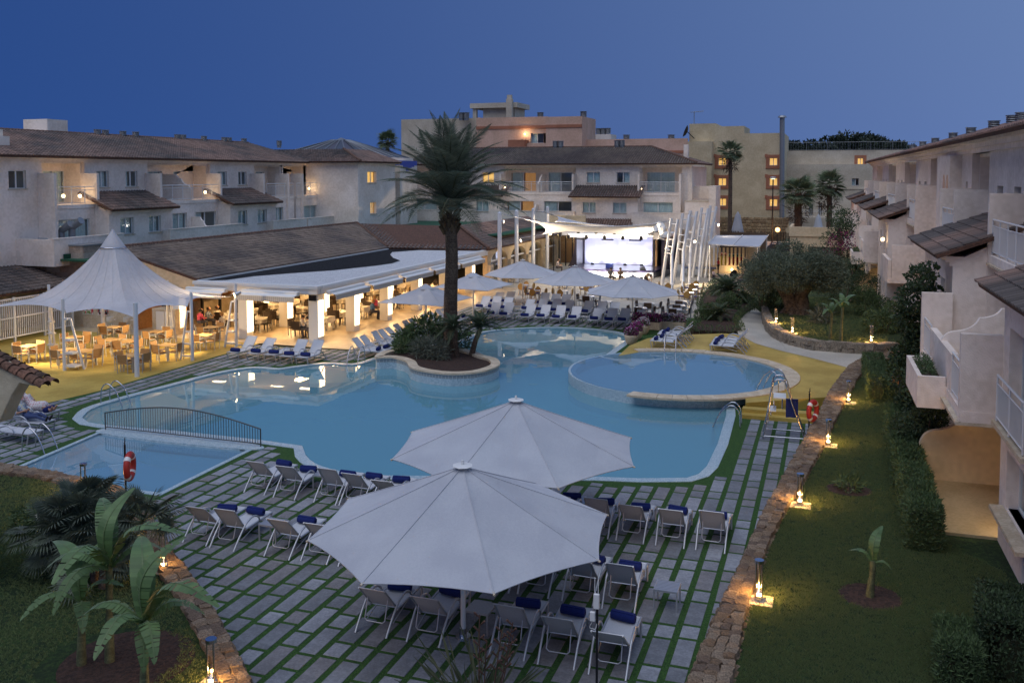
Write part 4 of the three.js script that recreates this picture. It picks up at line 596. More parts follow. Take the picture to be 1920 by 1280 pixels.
  { const f = thing('reed_fence', 'dark reed fence along the street behind the stage', 'fence', [0, 0, -112]), q = [[-12.93,0.93],[-4.06,1.14]], g = new GB(), r = rng(92); for (let x = q[0][0]; x < q[1][0]; x += 0.09) g.bar([x, 0, r() * 0.05], [x + (r() - 0.5) * 0.06, 2.25 + r() * 0.15, r() * 0.05], 0.035, 0.03, 5); part(f, 'reeds', g, std({ map: ctex(0x33291f, 0x4d4032, [[30, 1, 186], [90, 1, 187]], 0.8), roughness: 1 })).userData.kind = 'stuff';
    const w = thing('white_garden_wall', 'low white rendered wall with stone foot behind the parked car', 'wall', [0, 0, -108]), wq = [[-8.71,0.4],[-3.79,0.53]]; part(w, 'wall', new GB().box(wq[0][0], wq[1][0], 0.9, 1.5, -0.3, 0), mt.wallB); part(w, 'stone_foot', new GB().box(wq[0][0], wq[1][0], 0, 0.9, -0.3, 0.02), mt.limestone); }
  { const q = [[-3.66,4.06],[1.59,4.16],[-3.64,3.3],[-2.72,0.27]], Y = q[0][1], b = thing('service_building', 'small flat-roofed cream building with a wide dark opening behind the olive tree', 'building', [0, 0, -92]), x0 = q[0][0], x1 = q[1][0] + 1.2;
    const op = [[-1.93,2.22],[0.92,2.3]]; const h = [[op[0][0], op[1][0], 0.1, op[0][1]]]; wallPanel(b, x0, x1, 0, Y - 0.9, 0, h, mt.sand, 0.3); part(b, 'parapet', new GB().box(x0 - 0.1, x1, Y - 0.88, Y, -0.3, 0.12).box(x0 - 0.1, x0 + 0.15, Y - 0.88, Y, -6.5, -0.31), mt.sand); part(b, 'roof', new GB().box(x0 + 0.16, x1, Y - 0.5, Y - 0.35, -6.5, -0.31), mt.wallB); part(b, 'side_wall', new GB().box(x0, x0 + 0.25, 0, Y - 0.9, -6.5, -0.31), mt.sand);
    part(b, 'room', new GB().box(h[0][0], h[0][1], 0, op[0][1], -3.2, -3), mt.darkRoom); part(b, 'glazing', new GB().box(h[0][0], h[0][1], 0.1, op[0][1], -0.2, -0.19), mt.glass); const fr = new GB(); for (let k = 0; k <= 4; k++) { const x = mix(h[0][0] + 0.03, h[0][1] - 0.03, k / 4); fr.box(x - 0.03, x + 0.03, 0.1, op[0][1], -0.24, -0.15); } part(b, 'frame', fr, mt.darkMetal); }
  // dark pines on the skyline are built with the trees
}

// ---------- restaurant pavilion ----------
const warmLight = new THREE.Color().setRGB(1, 0.6, 0.25), downGlow = std({ color: lin(1, 0.9, 0.7), emissive: lin(1, 0.78, 0.45), emissiveIntensity: 9 }), panelGlow = std({ color: lin(1, 0.9, 0.75), emissive: lin(1, 0.8, 0.5), emissiveIntensity: 2.6 });
function areaLight(parent, p, towards, w, h, col, power) { const l = new THREE.RectAreaLight(col, power, w, h); l.position.set(...p); parent.add(l); l.lookAt(...towards); return l; }
const colZ = [-43.35, -47.35, -51.6, -56.1, -60.8, -65.8];
{
  const b = thing('restaurant_pavilion', 'open restaurant pavilion with glowing columns and a flat pebbled roof', 'building', [0, 0, 0]);
  const pebW = std({ map: ctex(0xd0d0d2, 0xffffff, [[128, 2, 200], [64, 1.4, 201], [10, 0.4, 202]], 1.8, 1.7), roughness: 0.95, bumpMap: bumpFine, bumpScale: 0.03 }), pebB = std({ map: ctex(0x0e0e10, 0x222224, [[128, 2, 203], [64, 1, 204]], 1.8, 1.5), roughness: 0.95, bumpMap: bumpFine, bumpScale: 0.03 });
  part(b, 'roof_slab', new GB().box(-33.3, -25.75, 2.72, 3.06, -68.2, -42.95), pebW);
  part(b, 'fascia', new GB().box(-33.3, -25.55, 2.7, 2.98, -42.94, -42.6).box(-33.35, -25.45, 2.98, 3.14, -42.94, -42.5).box(-25.74, -25.5, 2.7, 2.98, -68.2, -42.95).box(-25.74, -25.4, 2.98, 3.14, -68.2, -42.95), mt.white);
  part(b, 'black_pebble_swoosh', new GB().add(sheet([[-32.93,-43.58],[-34.7,-43.53],[-34.92,-52.03],[-34.36,-60.84],[-33.95,-67.37],[-29.74,-68.24],[-30.59,-66.83],[-31.87,-64.23],[-30.95,-62.02],[-29.54,-59.69],[-28.16,-57.97],[-27.81,-56.03],[-28.08,-54.38],[-29.23,-50.74],[-30.72,-48.56],[-31.96,-46.24],[-32.24,-44.09]], 3.085)), pebB);
  part(b, 'ceiling', new GB().box(-38, -25.76, 2.6, 2.68, -68.2, -42.95), std({ color: lin(0.62, 0.55, 0.44), roughness: 0.9 }));
  for (const z of colZ) for (const x of [-26.05, -30.5, -35]) {
    if (x < -26.1 && (z === -47.35 && x === -35)) continue;
    const c = part(b, 'column', new GB().rbox(x - 0.3, x + 0.27, 0, 2.6, z - 0.3, z + 0.3, 0.015), mt.white);
    part(c, 'glowing_light_panel', new GB().box(x + 0.272, x + 0.3, 0.35, 2.3, z - 0.27, z + 0.27), panelGlow);
    areaLight(b, [x + 0.33, 1.33, z], [x + 5, 1.33, z], 0.5, 1.9, warmLight, x > -27 ? 12 : 8);
    if (x > -27) { part(c, 'uplight', new GB().box(x - 0.2, x + 0.2, 2.3, 2.6, z + 0.31, z + 0.42), mt.darkMetal); }
  }
  const spots = []; for (let i = 0; i < 6; i++) for (const x of [-28.3, -32.7]) spots.push([x, -45.4 - i * 4.3]);
  for (const [x, z] of spots) { part(b, 'ceiling_light', new GB().bar([x, 2.585, z], [x, 2.599, z], 0.22, 0.22, 14), downGlow); areaLight(b, [x, 2.56, z], [x, 0, z], 0.6, 0.6, warmLight, 74); }
  for (let i = 0; i < 4; i++) part(b, 'ceiling_light', new GB().box(-33 + i * 1.9, -32.2 + i * 1.9, 2.575, 2.598, -43.8, -43.6), downGlow);
  // glazed back wall with dark posts, bar counter, buffet shelves
  part(b, 'back_wall', new GB().box(-38.3, -38, 0, 2.7, -68.2, -43.2), std({ map: ctex(0x9a6e45, 0xb88858, [[5, 1, 205], [40, 0.7, 206]], 3), roughness: 0.8 }));
  for (let i = 0; i < 14; i++) part(b, 'mullion', new GB().box(-36.6, -36.45, 0, 2.6, -44 - i * 1.75, -43.88 - i * 1.75), mt.darkMetal);
  part(b, 'counter', new GB().box(-37.6, -36.9, 0, 1.1, -60, -48), mt.limestone); for (let k = 0; k < 3; k++) part(b, 'shelf', new GB().box(-37.98, -37.6, 1.3 + k * 0.4, 1.34 + k * 0.4, -62, -46), std({ color: lin(0.2, 0.1, 0.05), roughness: 0.6 }));
  // awning cassettes with their short valances along the pool front and the left end
  const stripe = std({ map: tex(64, (i) => { const x = i % 64; return (x >> 3) % 2 ? [196, 190, 180] : [178, 171, 160]; }, 0.5), roughness: 0.85 });
  const zs = [-43.0, -47.3, -51.6, -56.2, -60.9, -65.9];
  for (let i = 0; i < 5; i++) { const z0 = zs[i] - 0.25, z1 = zs[i + 1] + 0.2; const aw = part(b, 'awning', new GB().rbox(-25.38, -25.08, 2.62, 2.86, z1, z0, 0.05).quad([-25.1, 2.72, z0], [-25.1, 2.72, z1], [-24.8, 2.64, z1], [-24.8, 2.64, z0]).bar([-24.8, 2.64, z0], [-24.8, 2.64, z1], 0.05, 0.05, 8), mt.white); part(aw, 'valance', new GB().box(-24.79, -24.775, 2.36, 2.64, z1, z0), stripe); }
  for (const [x0, x1] of [[-30.0, -26.5], [-33.6, -31.0]]) { const aw = part(b, 'awning', new GB().rbox(x0, x1, 2.6, 2.84, -42.5, -42.2, 0.05).quad([x0, 2.7, -42.2], [x1, 2.7, -42.2], [x1, 2.6, -41.9], [x0, 2.6, -41.9]).bar([x0, 2.6, -41.9], [x1, 2.6, -41.9], 0.05, 0.05, 8), mt.white); part(aw, 'valance', new GB().box(x0, x1, 2.32, 2.6, -41.87, -41.855), stripe); }
  // pitched tile roof behind the flat one
  const eave = 3.2, rid = 4.75, tr = tileRoof(b, [[-33.3, eave, -42.9], [-33.3, eave, -66.3], [-39.2, rid, -72.2], [-39.2, rid, -42.9]], { seed: 81, moss: 0.45, warm: 0.85 });
  tileRoof(b, [[-33.3, eave, -66.3], [-25.2, eave, -67.6], [-29.4, rid, -71.6], [-39.2, rid, -72.2]], { seed: 82, moss: 0.35, warm: 0.9, name: 'front_roof', pitch: 0.34 });
  tileRoof(b, [[-25.2, eave, -67.6], [-25.2, eave, -90], [-29.4, rid, -90], [-29.4, rid, -71.6]], { seed: 83, moss: 0.35, name: 'arcade_roof' });
  ridgeTiles(tr, [-33.3, eave + 0.1, -66.3], [-39.2, rid + 0.08, -72.2]); ridgeTiles(tr, [-25.2, eave + 0.1, -67.6], [-29.4, rid + 0.1, -71.6]); ridgeTiles(tr, [-39.2, rid + 0.06, -42.9], [-39.2, rid + 0.06, -72.2]);
  part(b, 'white_gutter', new GB().box(-33.34, -33.15, 3.06, 3.17, -66.2, -42.9), mt.white);
  part(b, 'gable_wall', new GB().add((() => { const s = new THREE.Shape([[-39.2, 0], [-33.2, 0], [-33.2, 3.1], [-39.2, 4.62]].map(([x, y]) => new THREE.Vector2(x, y))); const g = new THREE.ExtrudeGeometry(s, { depth: 0.2, bevelEnabled: false }); g.translate(0, 0, -43.12); const keep = g; return keep; })()).l.length ? new GB().add((() => { const s = new THREE.Shape([[-39.2, 2.7], [-33.2, 2.7], [-33.2, 3.1], [-39.2, 4.62]].map(([x, y]) => new THREE.Vector2(x, y))); const g = new THREE.ExtrudeGeometry(s, { depth: 0.2, bevelEnabled: false }); g.translate(0, 0, -43.12); return g; })()) : 0, mt.sand);
  part(b, 'roof_terrace', new GB().box(-46, -39.3, 3.9, 4.02, -92, -43), mt.green); part(b, 'roof_terrace', new GB().box(-39.29, -26, 3.9, 4.02, -92, -72.4), mt.green);
  part(b, 'terrace_skirting', new GB().box(-43.05, -42.98, 4.02, 4.3, -90, -43.2), mt.green);
  // arcade towards the stage: arches on piers
  const s = new THREE.Shape([[68.4, 0], [89, 0], [89, 3.1], [68.4, 3.1]].map(([x, y]) => new THREE.Vector2(x, y)));
  for (let k = 0; k < 4; k++) { const a0 = 69.2 + k * 4.9, a1 = a0 + 4.0, h = new THREE.Path(); h.moveTo(a0, 0.05); h.lineTo(a0, 2.0); h.absellipse((a0 + a1) / 2, 2.0, 2.0, 0.82, Math.PI, 0, true); h.lineTo(a1, 0.05); s.holes.push(h); }
  const ag = new THREE.ExtrudeGeometry(s, { depth: 0.4, bevelEnabled: false, curveSegments: 16 }); ag.rotateY(Math.PI / 2); ag.translate(-26.0, 0, 0); part(b, 'arcade_wall', metric(clean(ag)), mt.sand);
  for (let k = 0; k < 4; k++) { const z = -(69.2 + k * 4.9); part(b, 'transom', new GB().box(-25.9, -25.75, 2.0, 2.12, z - 4.0, z), mt.white); part(b, 'glazing', new GB().box(-25.82, -25.81, 0.05, 2.9, z - 4.0, z), mt.glass); part(b, 'pier', new GB().rbox(-26.0, -25.35, 0, 1.9, z + 0.06, z + 0.78, 0.03), mt.limestone); }
  part(b, 'arcade_room', new GB().box(-34, -33.8, 0, 3, -89, -68.5).box(-34, -26.1, 0, 3, -89.2, -89), std({ color: lin(0.3, 0.2, 0.1), roughness: 0.9 }));
  for (let k = 0; k < 2; k++) { part(b, 'ceiling_light', new GB().bar([-28.5, 2.99, -73 - k * 9], [-28.5, 3.0, -73 - k * 9], 0.2, 0.2, 12), downGlow); areaLight(b, [-28.5, 2.9, -73 - k * 9], [-28.5, 0, -73 - k * 9], 0.6, 0.6, warmLight, 16); }
}
{ // kitchen annex at the far left: lean-to tile roof, slatted white screen, marble-clad block with machinery on top
  const b = thing('kitchen_annex', 'low kitchen annex with a tiled roof behind the white slatted screen', 'building', [0, 0, 0]);
  tileRoof(b, [[-42.2, 2.55, -34], [-42.2, 2.55, -43.4], [-46.5, 3.7, -43.4], [-46.5, 3.7, -34]], { seed: 85, moss: 0.4, warm: 0.9 });
  part(b, 'wall', new GB().box(-46.5, -45.2, 0, 2.4, -43.4, -34), mt.limestone); part(b, 'side_wall', new GB().box(-45.2, -40.6, 0, 2.6, -43.7, -43.41), mt.limestone);
  const q = [[-45.86,4.06],[-42.1,4.17]], bl = thing('marble_block', 'marble-clad plant room on the kitchen roof, left of the tent', 'building', [0, 0, 0]), r = rng(95);
  part(bl, 'core', new GB().box(q[0][0], q[1][0] - 0.01, 2.5, 4.75, -46.4, -43.75), mt.limestone);
  const mar = [0xb49a86, 0xa98e7c, 0xbfa896, 0xb08a70].map((c, i) => shade(c + 0x0c0c0c, grainMap, { roughness: 0.6 }));
  for (let k = 0; k < 5; k++) { const y = 2.75 + k * 0.4; for (let x = q[0][0] + (k % 2) * 0.4 - 0.4; x < q[1][0]; x += 1.0) { const x0 = Math.max(x, q[0][0]), x1 = Math.min(x + 0.99, q[1][0]); if (x1 - x0 > 0.1) part(bl, 'marble_panel', new GB().box(x0, x1, y, y + 0.39, -43.745, -43.7), mar[r() * 4 | 0]); } for (let z = 0; z < 2; z++) part(bl, 'marble_panel', new GB().box(q[1][0], q[1][0] + 0.045, y, y + 0.39, -43.72 - z * 1.3 - 1.28, -43.72 - z * 1.3), mar[r() * 4 | 0]); }
  part(bl, 'coping', new GB().box(q[0][0] - 0.05, q[1][0] + 0.1, 4.752, 4.83, -46.45, -43.65), mt.zinc);
  const ac = thing('air_handling_unit', 'large grey air handling unit on the annex roof at the left edge', 'machine', [-49.2, 3.8, -44.6]); part(ac, 'casing', new GB().rbox(-2.2, 1.7, 0, 2.0, -1.2, 0.8, 0.04), mt.zinc); part(ac, 'casing_lid', new GB().box(-2.3, 1.8, 2.002, 2.08, -1.3, 0.9), mt.alu); part(ac, 'intake_box', new GB().rbox(1.75, 3.9, 0.6, 1.35, -0.6, 0.4, 0.04), mt.alu);
  const dk = thing('exhaust_ducts', 'pair of bent metal exhaust ducts beside the plant room', 'duct', [0, 0, 0]); for (const [x, z, h] of [[q[0][0] + 1.0, -44.9, 0.75], [q[0][0] + 1.55, -45.2, 0.95]]) part(dk, 'duct', new GB().bar([x, 4.6, z], [x, 4.83 + h, z], 0.2, 0.2, 14).bar([x, 4.8 + h, z], [x + 0.75, 5.0 + h + 0.25, z], 0.2, 0.24, 14).sphere(x, 4.83 + h, z, 0.2, 12), mt.zinc);
  const f = thing('slatted_screen', 'tall white slatted metal screen along the left of the tent', 'fence', [-41.6, 0, 0]); const g0 = -34.2, g1 = -42.3;
  for (const y of [0.25, 1.28, 2.3]) part(f, 'rail', new GB().box(-0.03, 0.03, y, y + 0.07, g1, g0), mt.whiteMetal);
  for (let i = 0; i <= 4; i++) part(f, 'post', new GB().box(-0.05, 0.05, 0, 2.42, mix(g0, g1, i / 4) - 0.05, mix(g0, g1, i / 4) + 0.05), mt.whiteMetal);
  for (let i = 0; i < 58; i++) { const z = mix(g0, g1, (i + 0.5) / 58); part(f, 'slat', new GB().box(-0.02, 0.02, 0.31, 2.3, z - 0.022, z + 0.022), mt.whiteMetal); }
  for (const [z, l, m] of [[-43.0, 'colourful flower poster on the stone wall beside the slatted screen', 0], [-43.9, 'dark flower poster on the stone wall, right of the colourful one', 1]]) 0;
  const mw = thing('stone_clad_wall', 'marble-clad wall under the tent between the screen and the restaurant glass', 'wall', [0, 0, 0]); part(mw, 'wall', new GB().box(-41.6, -37.9, 0, 2.6, -43.4, -43.1), mt.limestone);
  const poster = (dark) => { const n = tileNoise(64, 8, dark ? 5 : 6), p = tileNoise(64, 5, 9); return tex(64, (i) => (n[i] > 0.62 ? (p[i] > 0.5 ? [200, 60, 70] : [230, 220, 210]) : n[i] < 0.3 ? (dark ? [190, 190, 190] : [110, 140, 70]) : dark ? [24, 24, 26] : [205, 200, 185]), 1); };
  [[-41.2, 'colourful flower poster on the stone wall beside the slatted screen', 0], [-40.1, 'dark flower poster on the stone wall, right of the colourful one', 1]].forEach(([x, l, d]) => { const p = thing('wall_poster', l, 'poster', [x, 1.35, -43.07], 0, 'posters by the screen'); const g = new THREE.BoxGeometry(0.75, 1.0, 0.02); part(p, 'print', g, std({ map: poster(d), roughness: 0.6 })); part(p, 'frame', new GB().box(-0.4, 0.4, -0.53, -0.5, -0.02, 0.02).box(-0.4, 0.4, 0.5, 0.53, -0.02, 0.02), mt.white); });
}
// ---------- white peaked tent over the terrace tables ----------
function ladderMast(t, x, z, h, dx, dz, rungs = 4, name = 'mast') { // upright pole with a leaning brace and rungs between them
  part(t, name, new GB().bar([x, 0, z], [x, h, z], 0.085, 0.075, 12), mt.whiteMetal);
  part(t, 'brace', new GB().bar([x + dx, 0, z + dz], [x + dx * 0.35, h * 0.72, z + dz * 0.35], 0.06, 0.055, 10), mt.whiteMetal);
  for (let k = 0; k < rungs; k++) { const f = (k + 0.35) / rungs, y = h * 0.72 * f + (k === rungs - 1 ? h * 0.72 * (1 - f) : 0), q = 1 - 0.65 * y / (h * 0.72); part(t, 'rung', new GB().box(Math.min(x, x + dx * q), Math.max(x, x + dx * q) + 0.001, y - 0.04, y + 0.04, Math.min(z, z + dz * q) - 0.03, Math.max(z, z + dz * q) + 0.03), mt.whiteMetal); }
}
{
  const C = [-33.9, -37.2], t = thing('peaked_tent', 'white peaked fabric tent on ladder masts over the terrace tables', 'tent', [0, 0, 0]);
  const masts = [[-33.3, -33.3, 0.65, -0.5], [-29.2, -33.3, 0, 0], [-29.2, -37.1, -0.7, 0], [-29.4, -40.9, -0.5, 0.3], [-33.8, -41.0, 0.5, 0], [-38.2, -41.0, 0, 0], [-38.3, -37.4, 0.5, 0.2], [-38.5, -33.4, 0.5, 0.3]];
  masts.forEach(([x, z, dx, dz]) => { if (dx || dz) ladderMast(t, x, z, 3.32, dx, dz); else part(t, 'mast', new GB().bar([x, 0, z], [x, 3.32, z], 0.11, 0.1, 12), mt.whiteMetal); });
  const cor = masts.map(([x, z]) => [C[0] + (x - C[0]) * 0.95, C[1] + (z - C[1]) * 0.95, 2.62]); // cloth corners near the mast tops
  const N = 12, K = 16, pos = [], uv = [], apexY = 5.42, r0 = 0.56;
  const rim = (i, f) => { const a = cor[i % 8], b = cor[(i + 1) % 8]; const m = 4 * f * (1 - f); return [mix(a[0], b[0], f) + (C[0] - mix(a[0], b[0], f)) * 0.12 * m, mix(a[2], b[2], f) + 0.22 * m, mix(a[1], b[1], f) + (C[1] - mix(a[1], b[1], f)) * 0.12 * m]; };
  const at = (i, f, v) => { const R = rim(i, f), ang = Math.atan2(R[2] - C[1], R[0] - C[0]), top = [C[0] + r0 * Math.cos(ang), apexY, C[1] + r0 * Math.sin(ang)], s = v; const y = R[1] + (top[1] - R[1]) * Math.pow(s, 2.15); const crease = 1; return [mix(R[0], top[0], s) * 1, y * crease, mix(R[2], top[2], s)]; };
  for (let i = 0; i < 8; i++) for (let a = 0; a < N; a++) for (let k = 0; k < K; k++) { const q = [at(i, a / N, k / K), at(i, (a + 1) / N, k / K), at(i, (a + 1) / N, (k + 1) / K), at(i, a / N, (k + 1) / K)]; for (const j of [0, 1, 2, 0, 2, 3]) { pos.push(...q[j]); uv.push(q[j][0], q[j][2]); } }
  let g = new THREE.BufferGeometry(); g.setAttribute('position', new THREE.Float32BufferAttribute(pos, 3)); g.setAttribute('uv', new THREE.Float32BufferAttribute(uv, 2)); g.computeVertexNormals(); g = toCreasedNormals(g, 0.6);
  part(t, 'tent_fabric', g, mt.membrane);
  part(t, 'peak_cap', new GB().lathe([[0.02, 6.3], [0.2, 6.0], [0.4, 5.7], [0.62, 5.36], [0.6, 5.34]], 20, new THREE.Matrix4().makeTranslation(C[0], 0, C[1])), mt.membrane);
  part(t, 'cap_ring', new GB().lathe([[0.61, 5.33], [0.65, 5.37], [0.62, 5.41]], 20, new THREE.Matrix4().makeTranslation(C[0], 0, C[1])), mt.steel);
  const seam = new GB(); for (let i = 0; i < 8; i++) for (const f of [0, 0.34, 0.67]) { const p = []; for (let k = 0; k <= 8; k++) { const q = at(i, f, k / 8); p.push([q[0], q[1] + 0.004, q[2]]); } seam.pipe(p, 0.007, 4); } part(t, 'seams', seam, mt.membrane).userData.kind = 'stuff';
  for (let i = 0; i < 8; i++) part(t, 'cable', new GB().bar([cor[i][0], cor[i][2], cor[i][1]], [masts[i][0], 3.1, masts[i][1]], 0.015, 0.015, 5), mt.steel);
}
function floodlight(p, aim, label, power, col = [1, 0.72, 0.4], parentName = 'floodlight') { // tubular mast floodlight: housing, yoke and glowing front, aimed at a point
  const t = thing(parentName, label, 'floodlight', p, 0, 'mast floodlights'), d = V(...aim).sub(V(...p)).normalize();
  part(t, 'housing', new GB().bar([0, 0, 0], d.clone().multiplyScalar(-0.34).toArray(), 0.13, 0.09, 12), mt.alu); part(t, 'yoke', new GB().bar([0, 0, 0], [0, 0.22, 0], 0.02), mt.alu);
  part(t, 'glowing_lens', new GB().bar([0, 0, 0], d.clone().multiplyScalar(0.03).toArray(), 0.12, 0.12, 12), std({ color: lin(1, 0.9, 0.7), emissive: lin(...col), emissiveIntensity: 9 }));
  const s = new THREE.SpotLight(new THREE.Color().setRGB(...col), power, 0, 0.75, 0.7); s.position.copy(d.clone().multiplyScalar(0.08)); s.target.position.copy(d.clone().multiplyScalar(6)); s.castShadow = true; s.shadow.radius = 5; t.add(s, s.target); return t;
}
floodlight([-38.2, 2.55, -33.4], [-34, 0, -36.5], 'lit tubular floodlight on the mast at the left edge under the tent', 260);
floodlight([-29.3, 2.75, -40.7], [-33.5, 0, -36.5], 'lit floodlight on the ladder mast beside the restaurant corner', 220);
floodlight([-33.8, 2.8, -40.8], [-37.5, 0.2, -37.5], 'lit floodlight on the rear tent mast over the tables', 260);

let slatGeo;
// ---------- stage, its masts and canopy, play area ----------
const floodHot = [1, 0.8, 0.55];
{
  const st = thing('show_stage', 'lit show stage with a white glowing backdrop behind the sunshades', 'stage', [0, 0, 0]);
  const dark = std({ color: lin(0.035, 0.03, 0.05), roughness: 0.35 }), deckM = std({ map: ctex(0x2e2840, 0x443c58, [[4, 1, 220], [60, 0.8, 221]], 3), roughness: 0.3 });
  part(st, 'stage_floor', new GB().prism([[-22.6, -84.9], [-22.3, -80.6], [-20.5, -79.6], [-16.5, -79.4], [-14.4, -80.4], [-14.0, -84.9]], 0.5, 0.66), deckM);
  part(st, 'stage_base', new GB().prism([[-22.4, -84.8], [-22.1, -80.8], [-20.4, -79.9], [-16.6, -79.7], [-14.6, -80.6], [-14.2, -84.8]], 0, 0.495), mt.white);
  const scr = part(st, 'screen_panels', new GB().box(-22.2, -15.2, 0.66, 3.3, -84.9, -84.75), dark);
  const glow = std({ color: lin(0.8, 0.8, 0.95), emissive: lin(0.55, 0.6, 1.0), emissiveIntensity: 0.5, roughness: 0.6 });
  for (let k = 0; k < 6; k++) part(scr, 'backdrop_screen', new GB().box(-21.9 + k * 1.07, -21.9 + k * 1.07 + 1.062, 0.68, 3.25, -84.74, -84.7), glow);
  areaLight(st, [-18.7, 1.95, -84.55], [-18.7, 1.95, -70], 6.4, 2.5, new THREE.Color().setRGB(0.8, 0.84, 1), 1.2);
  const wing = (x, s) => { const sh = new THREE.Shape(); sh.moveTo(0, 0.62); sh.lineTo(-1.7 * s, 0.62); sh.quadraticCurveTo(-0.35 * s, 1.3, -0.3 * s, 3.4); sh.lineTo(0, 3.4); const g = new THREE.ExtrudeGeometry(sh, { depth: 2.6, bevelEnabled: false }); g.translate(x, 0, -84.7); return metric(clean(g)); };
  part(st, 'side_wing', wing(-22.0, 0.5), dark); part(st, 'side_wing', new GB().box(-15.15, -14.95, 0.66, 3.4, -84.7, -84.2), std({ map: ctex(0xc09a68, 0xd0ac7a, [[6, 1, 222], [50, 1, 223]], 1), roughness: 0.6 })); part(st, 'side_wing', wing(-13.9, -0.4), dark); part(st, 'side_wing', new GB().box(-13.95, -13.7, 0, 3.5, -86, -80.6), dark);
  part(st, 'roof_box', new GB().box(-23.2, -13.5, 3.5, 3.75, -86, -81.4), mt.white); part(st, 'back_wall', new GB().box(-23.2, -13.5, 0, 3.5, -86.3, -86.01), dark);
  const band = std({ color: lin(1, 0.9, 0.8), emissive: lin(1, 0.9, 0.82), emissiveIntensity: 3 });
  part(st, 'header_light_strip', new GB().box(-22.6, -15.4, 3.36, 3.62, -81.39, -81.32), band); areaLight(st, [-19, 3.49, -81.2], [-19, 3.2, -70], 7, 0.26, new THREE.Color().setRGB(1, 0.9, 0.8), 9);
  // white front skirt washed by small footlights standing on the ground
  for (let k = 0; k < 6; k++) { const x = -21.2 + k * 1.15, z = -79.0 + Math.abs(k - 2.5) * -0.12; part(st, 'foot_light', new GB().rbox(x - 0.12, x + 0.12, 0, 0.16, z - 0.1, z + 0.1, 0.02), mt.darkMetal); part(st, 'foot_light_lens', new GB().box(x - 0.1, x + 0.1, 0.161, 0.17, z - 0.08, z + 0.06), band); const s = new THREE.SpotLight(new THREE.Color().setRGB(1, 0.93, 0.85), 12, 0, 1.1, 0.6); s.position.set(x, 0.24, z - 0.05); s.target.position.set(x, 0.45, z - 1.2); s.castShadow = true; st.add(s, s.target); }
  for (let k = 0; k < 4; k++) { const x = -21 + k * 1.55, z = -84.1; part(st, 'floor_wash_light', new GB().rbox(x - 0.14, x + 0.14, 0.66, 0.82, z - 0.1, z + 0.1, 0.02), mt.darkMetal); part(st, 'floor_wash_light_lens', new GB().box(x - 0.11, x + 0.11, 0.821, 0.83, z - 0.09, z + 0.05), glow); const s = new THREE.SpotLight(new THREE.Color().setRGB(0.82, 0.88, 1), 9, 0, 1.15, 0.8); s.position.set(x, 0.9, z); s.target.position.set(x, 1.35, z - 0.6); s.castShadow = true; st.add(s, s.target); }
  // lighting truss with round stage lamps hanging from it
  const tr = thing('lighting_truss', 'slim lighting truss hung with black lamps across the stage front', 'truss', [0, 0, 0]);
  const T = new GB(); for (const [y, z] of [[4.25, -80.2], [3.95, -80.0]]) T.bar([-23.6, y, z], [-14.5, y, z], 0.035, 0.035, 6); for (let k = 0; k <= 12; k++) T.bar([-23.6 + k * 0.758, 4.25, -80.2], [-23.6 + k * 0.758, 3.95, -80.0], 0.02, 0.02, 5); part(tr, 'truss', T, mt.whiteMetal); for (const x of [-23.6, -14.5]) part(tr, 'upright', new GB().bar([x, 0, -80.1], [x, 4.3, -80.1], 0.05, 0.05, 8), mt.darkMetal);
  const lamp = thing('stage_lamp', 'leftmost black stage lamp hanging from the truss', 'stage lamp', [-23, 3.9, -80.0], 0, 'stage lamps on the truss'); part(lamp, 'yoke', new GB().bar([-0.13, 0, 0], [-0.13, -0.22, 0], 0.014).bar([0.13, 0, 0], [0.13, -0.22, 0], 0.014).bar([-0.13, 0, 0], [0.13, 0, 0], 0.016), mt.darkMetal); part(lamp, 'housing', new GB().lathe([[0.02, 0.16], [0.11, 0.14], [0.15, 0], [0.14, -0.16], [0.02, -0.17]], 14, new THREE.Matrix4().makeTranslation(0, -0.25, 0).multiply(new THREE.Matrix4().makeRotationX(0.5))), mt.darkMetal);
  for (let k = 1; k < 11; k++) copy(lamp, `${ORD[k]} black stage lamp from the left on the truss`, [-23 + k * 0.82, k % 2 ? 3.75 : 4.2, -80.0 - (k % 2 ? 0 : 0.2)], 0);
  for (let k = 0; k < 3; k++) { const b = thing('light_bar', `${ORD[k]} black light bar from the left above the backdrop`, 'light bar', [-21.4 + k * 2.5, 3.2, -81.2], 0, 'black light bars'); part(b, 'bar', new GB().rbox(-0.55, 0.55, -0.06, 0.06, -0.06, 0.06, 0.02), mt.darkMetal); part(b, 'hanger', new GB().bar([-0.4, 0.06, 0], [-0.4, 0.3, 0], 0.015).bar([0.4, 0.06, 0], [0.4, 0.3, 0], 0.015).bar([-0.4, 0.3, 0], [0.4, 0.3, 0], 0.015), mt.darkMetal); }
  const bx = thing('blue_prop_box', 'small blue box standing on the stage floor', 'box', [-18.7, 0.66, -81.2]); part(bx, 'box', new GB().rbox(-0.32, 0.32, 0, 0.36, -0.2, 0.2, 0.03), std({ color: lin(0.02, 0.06, 0.4), roughness: 0.4 })); part(bx, 'lid', new GB().rbox(-0.35, 0.35, 0.361, 0.42, -0.23, 0.23, 0.02), std({ color: lin(0.03, 0.1, 0.55), roughness: 0.4 }));
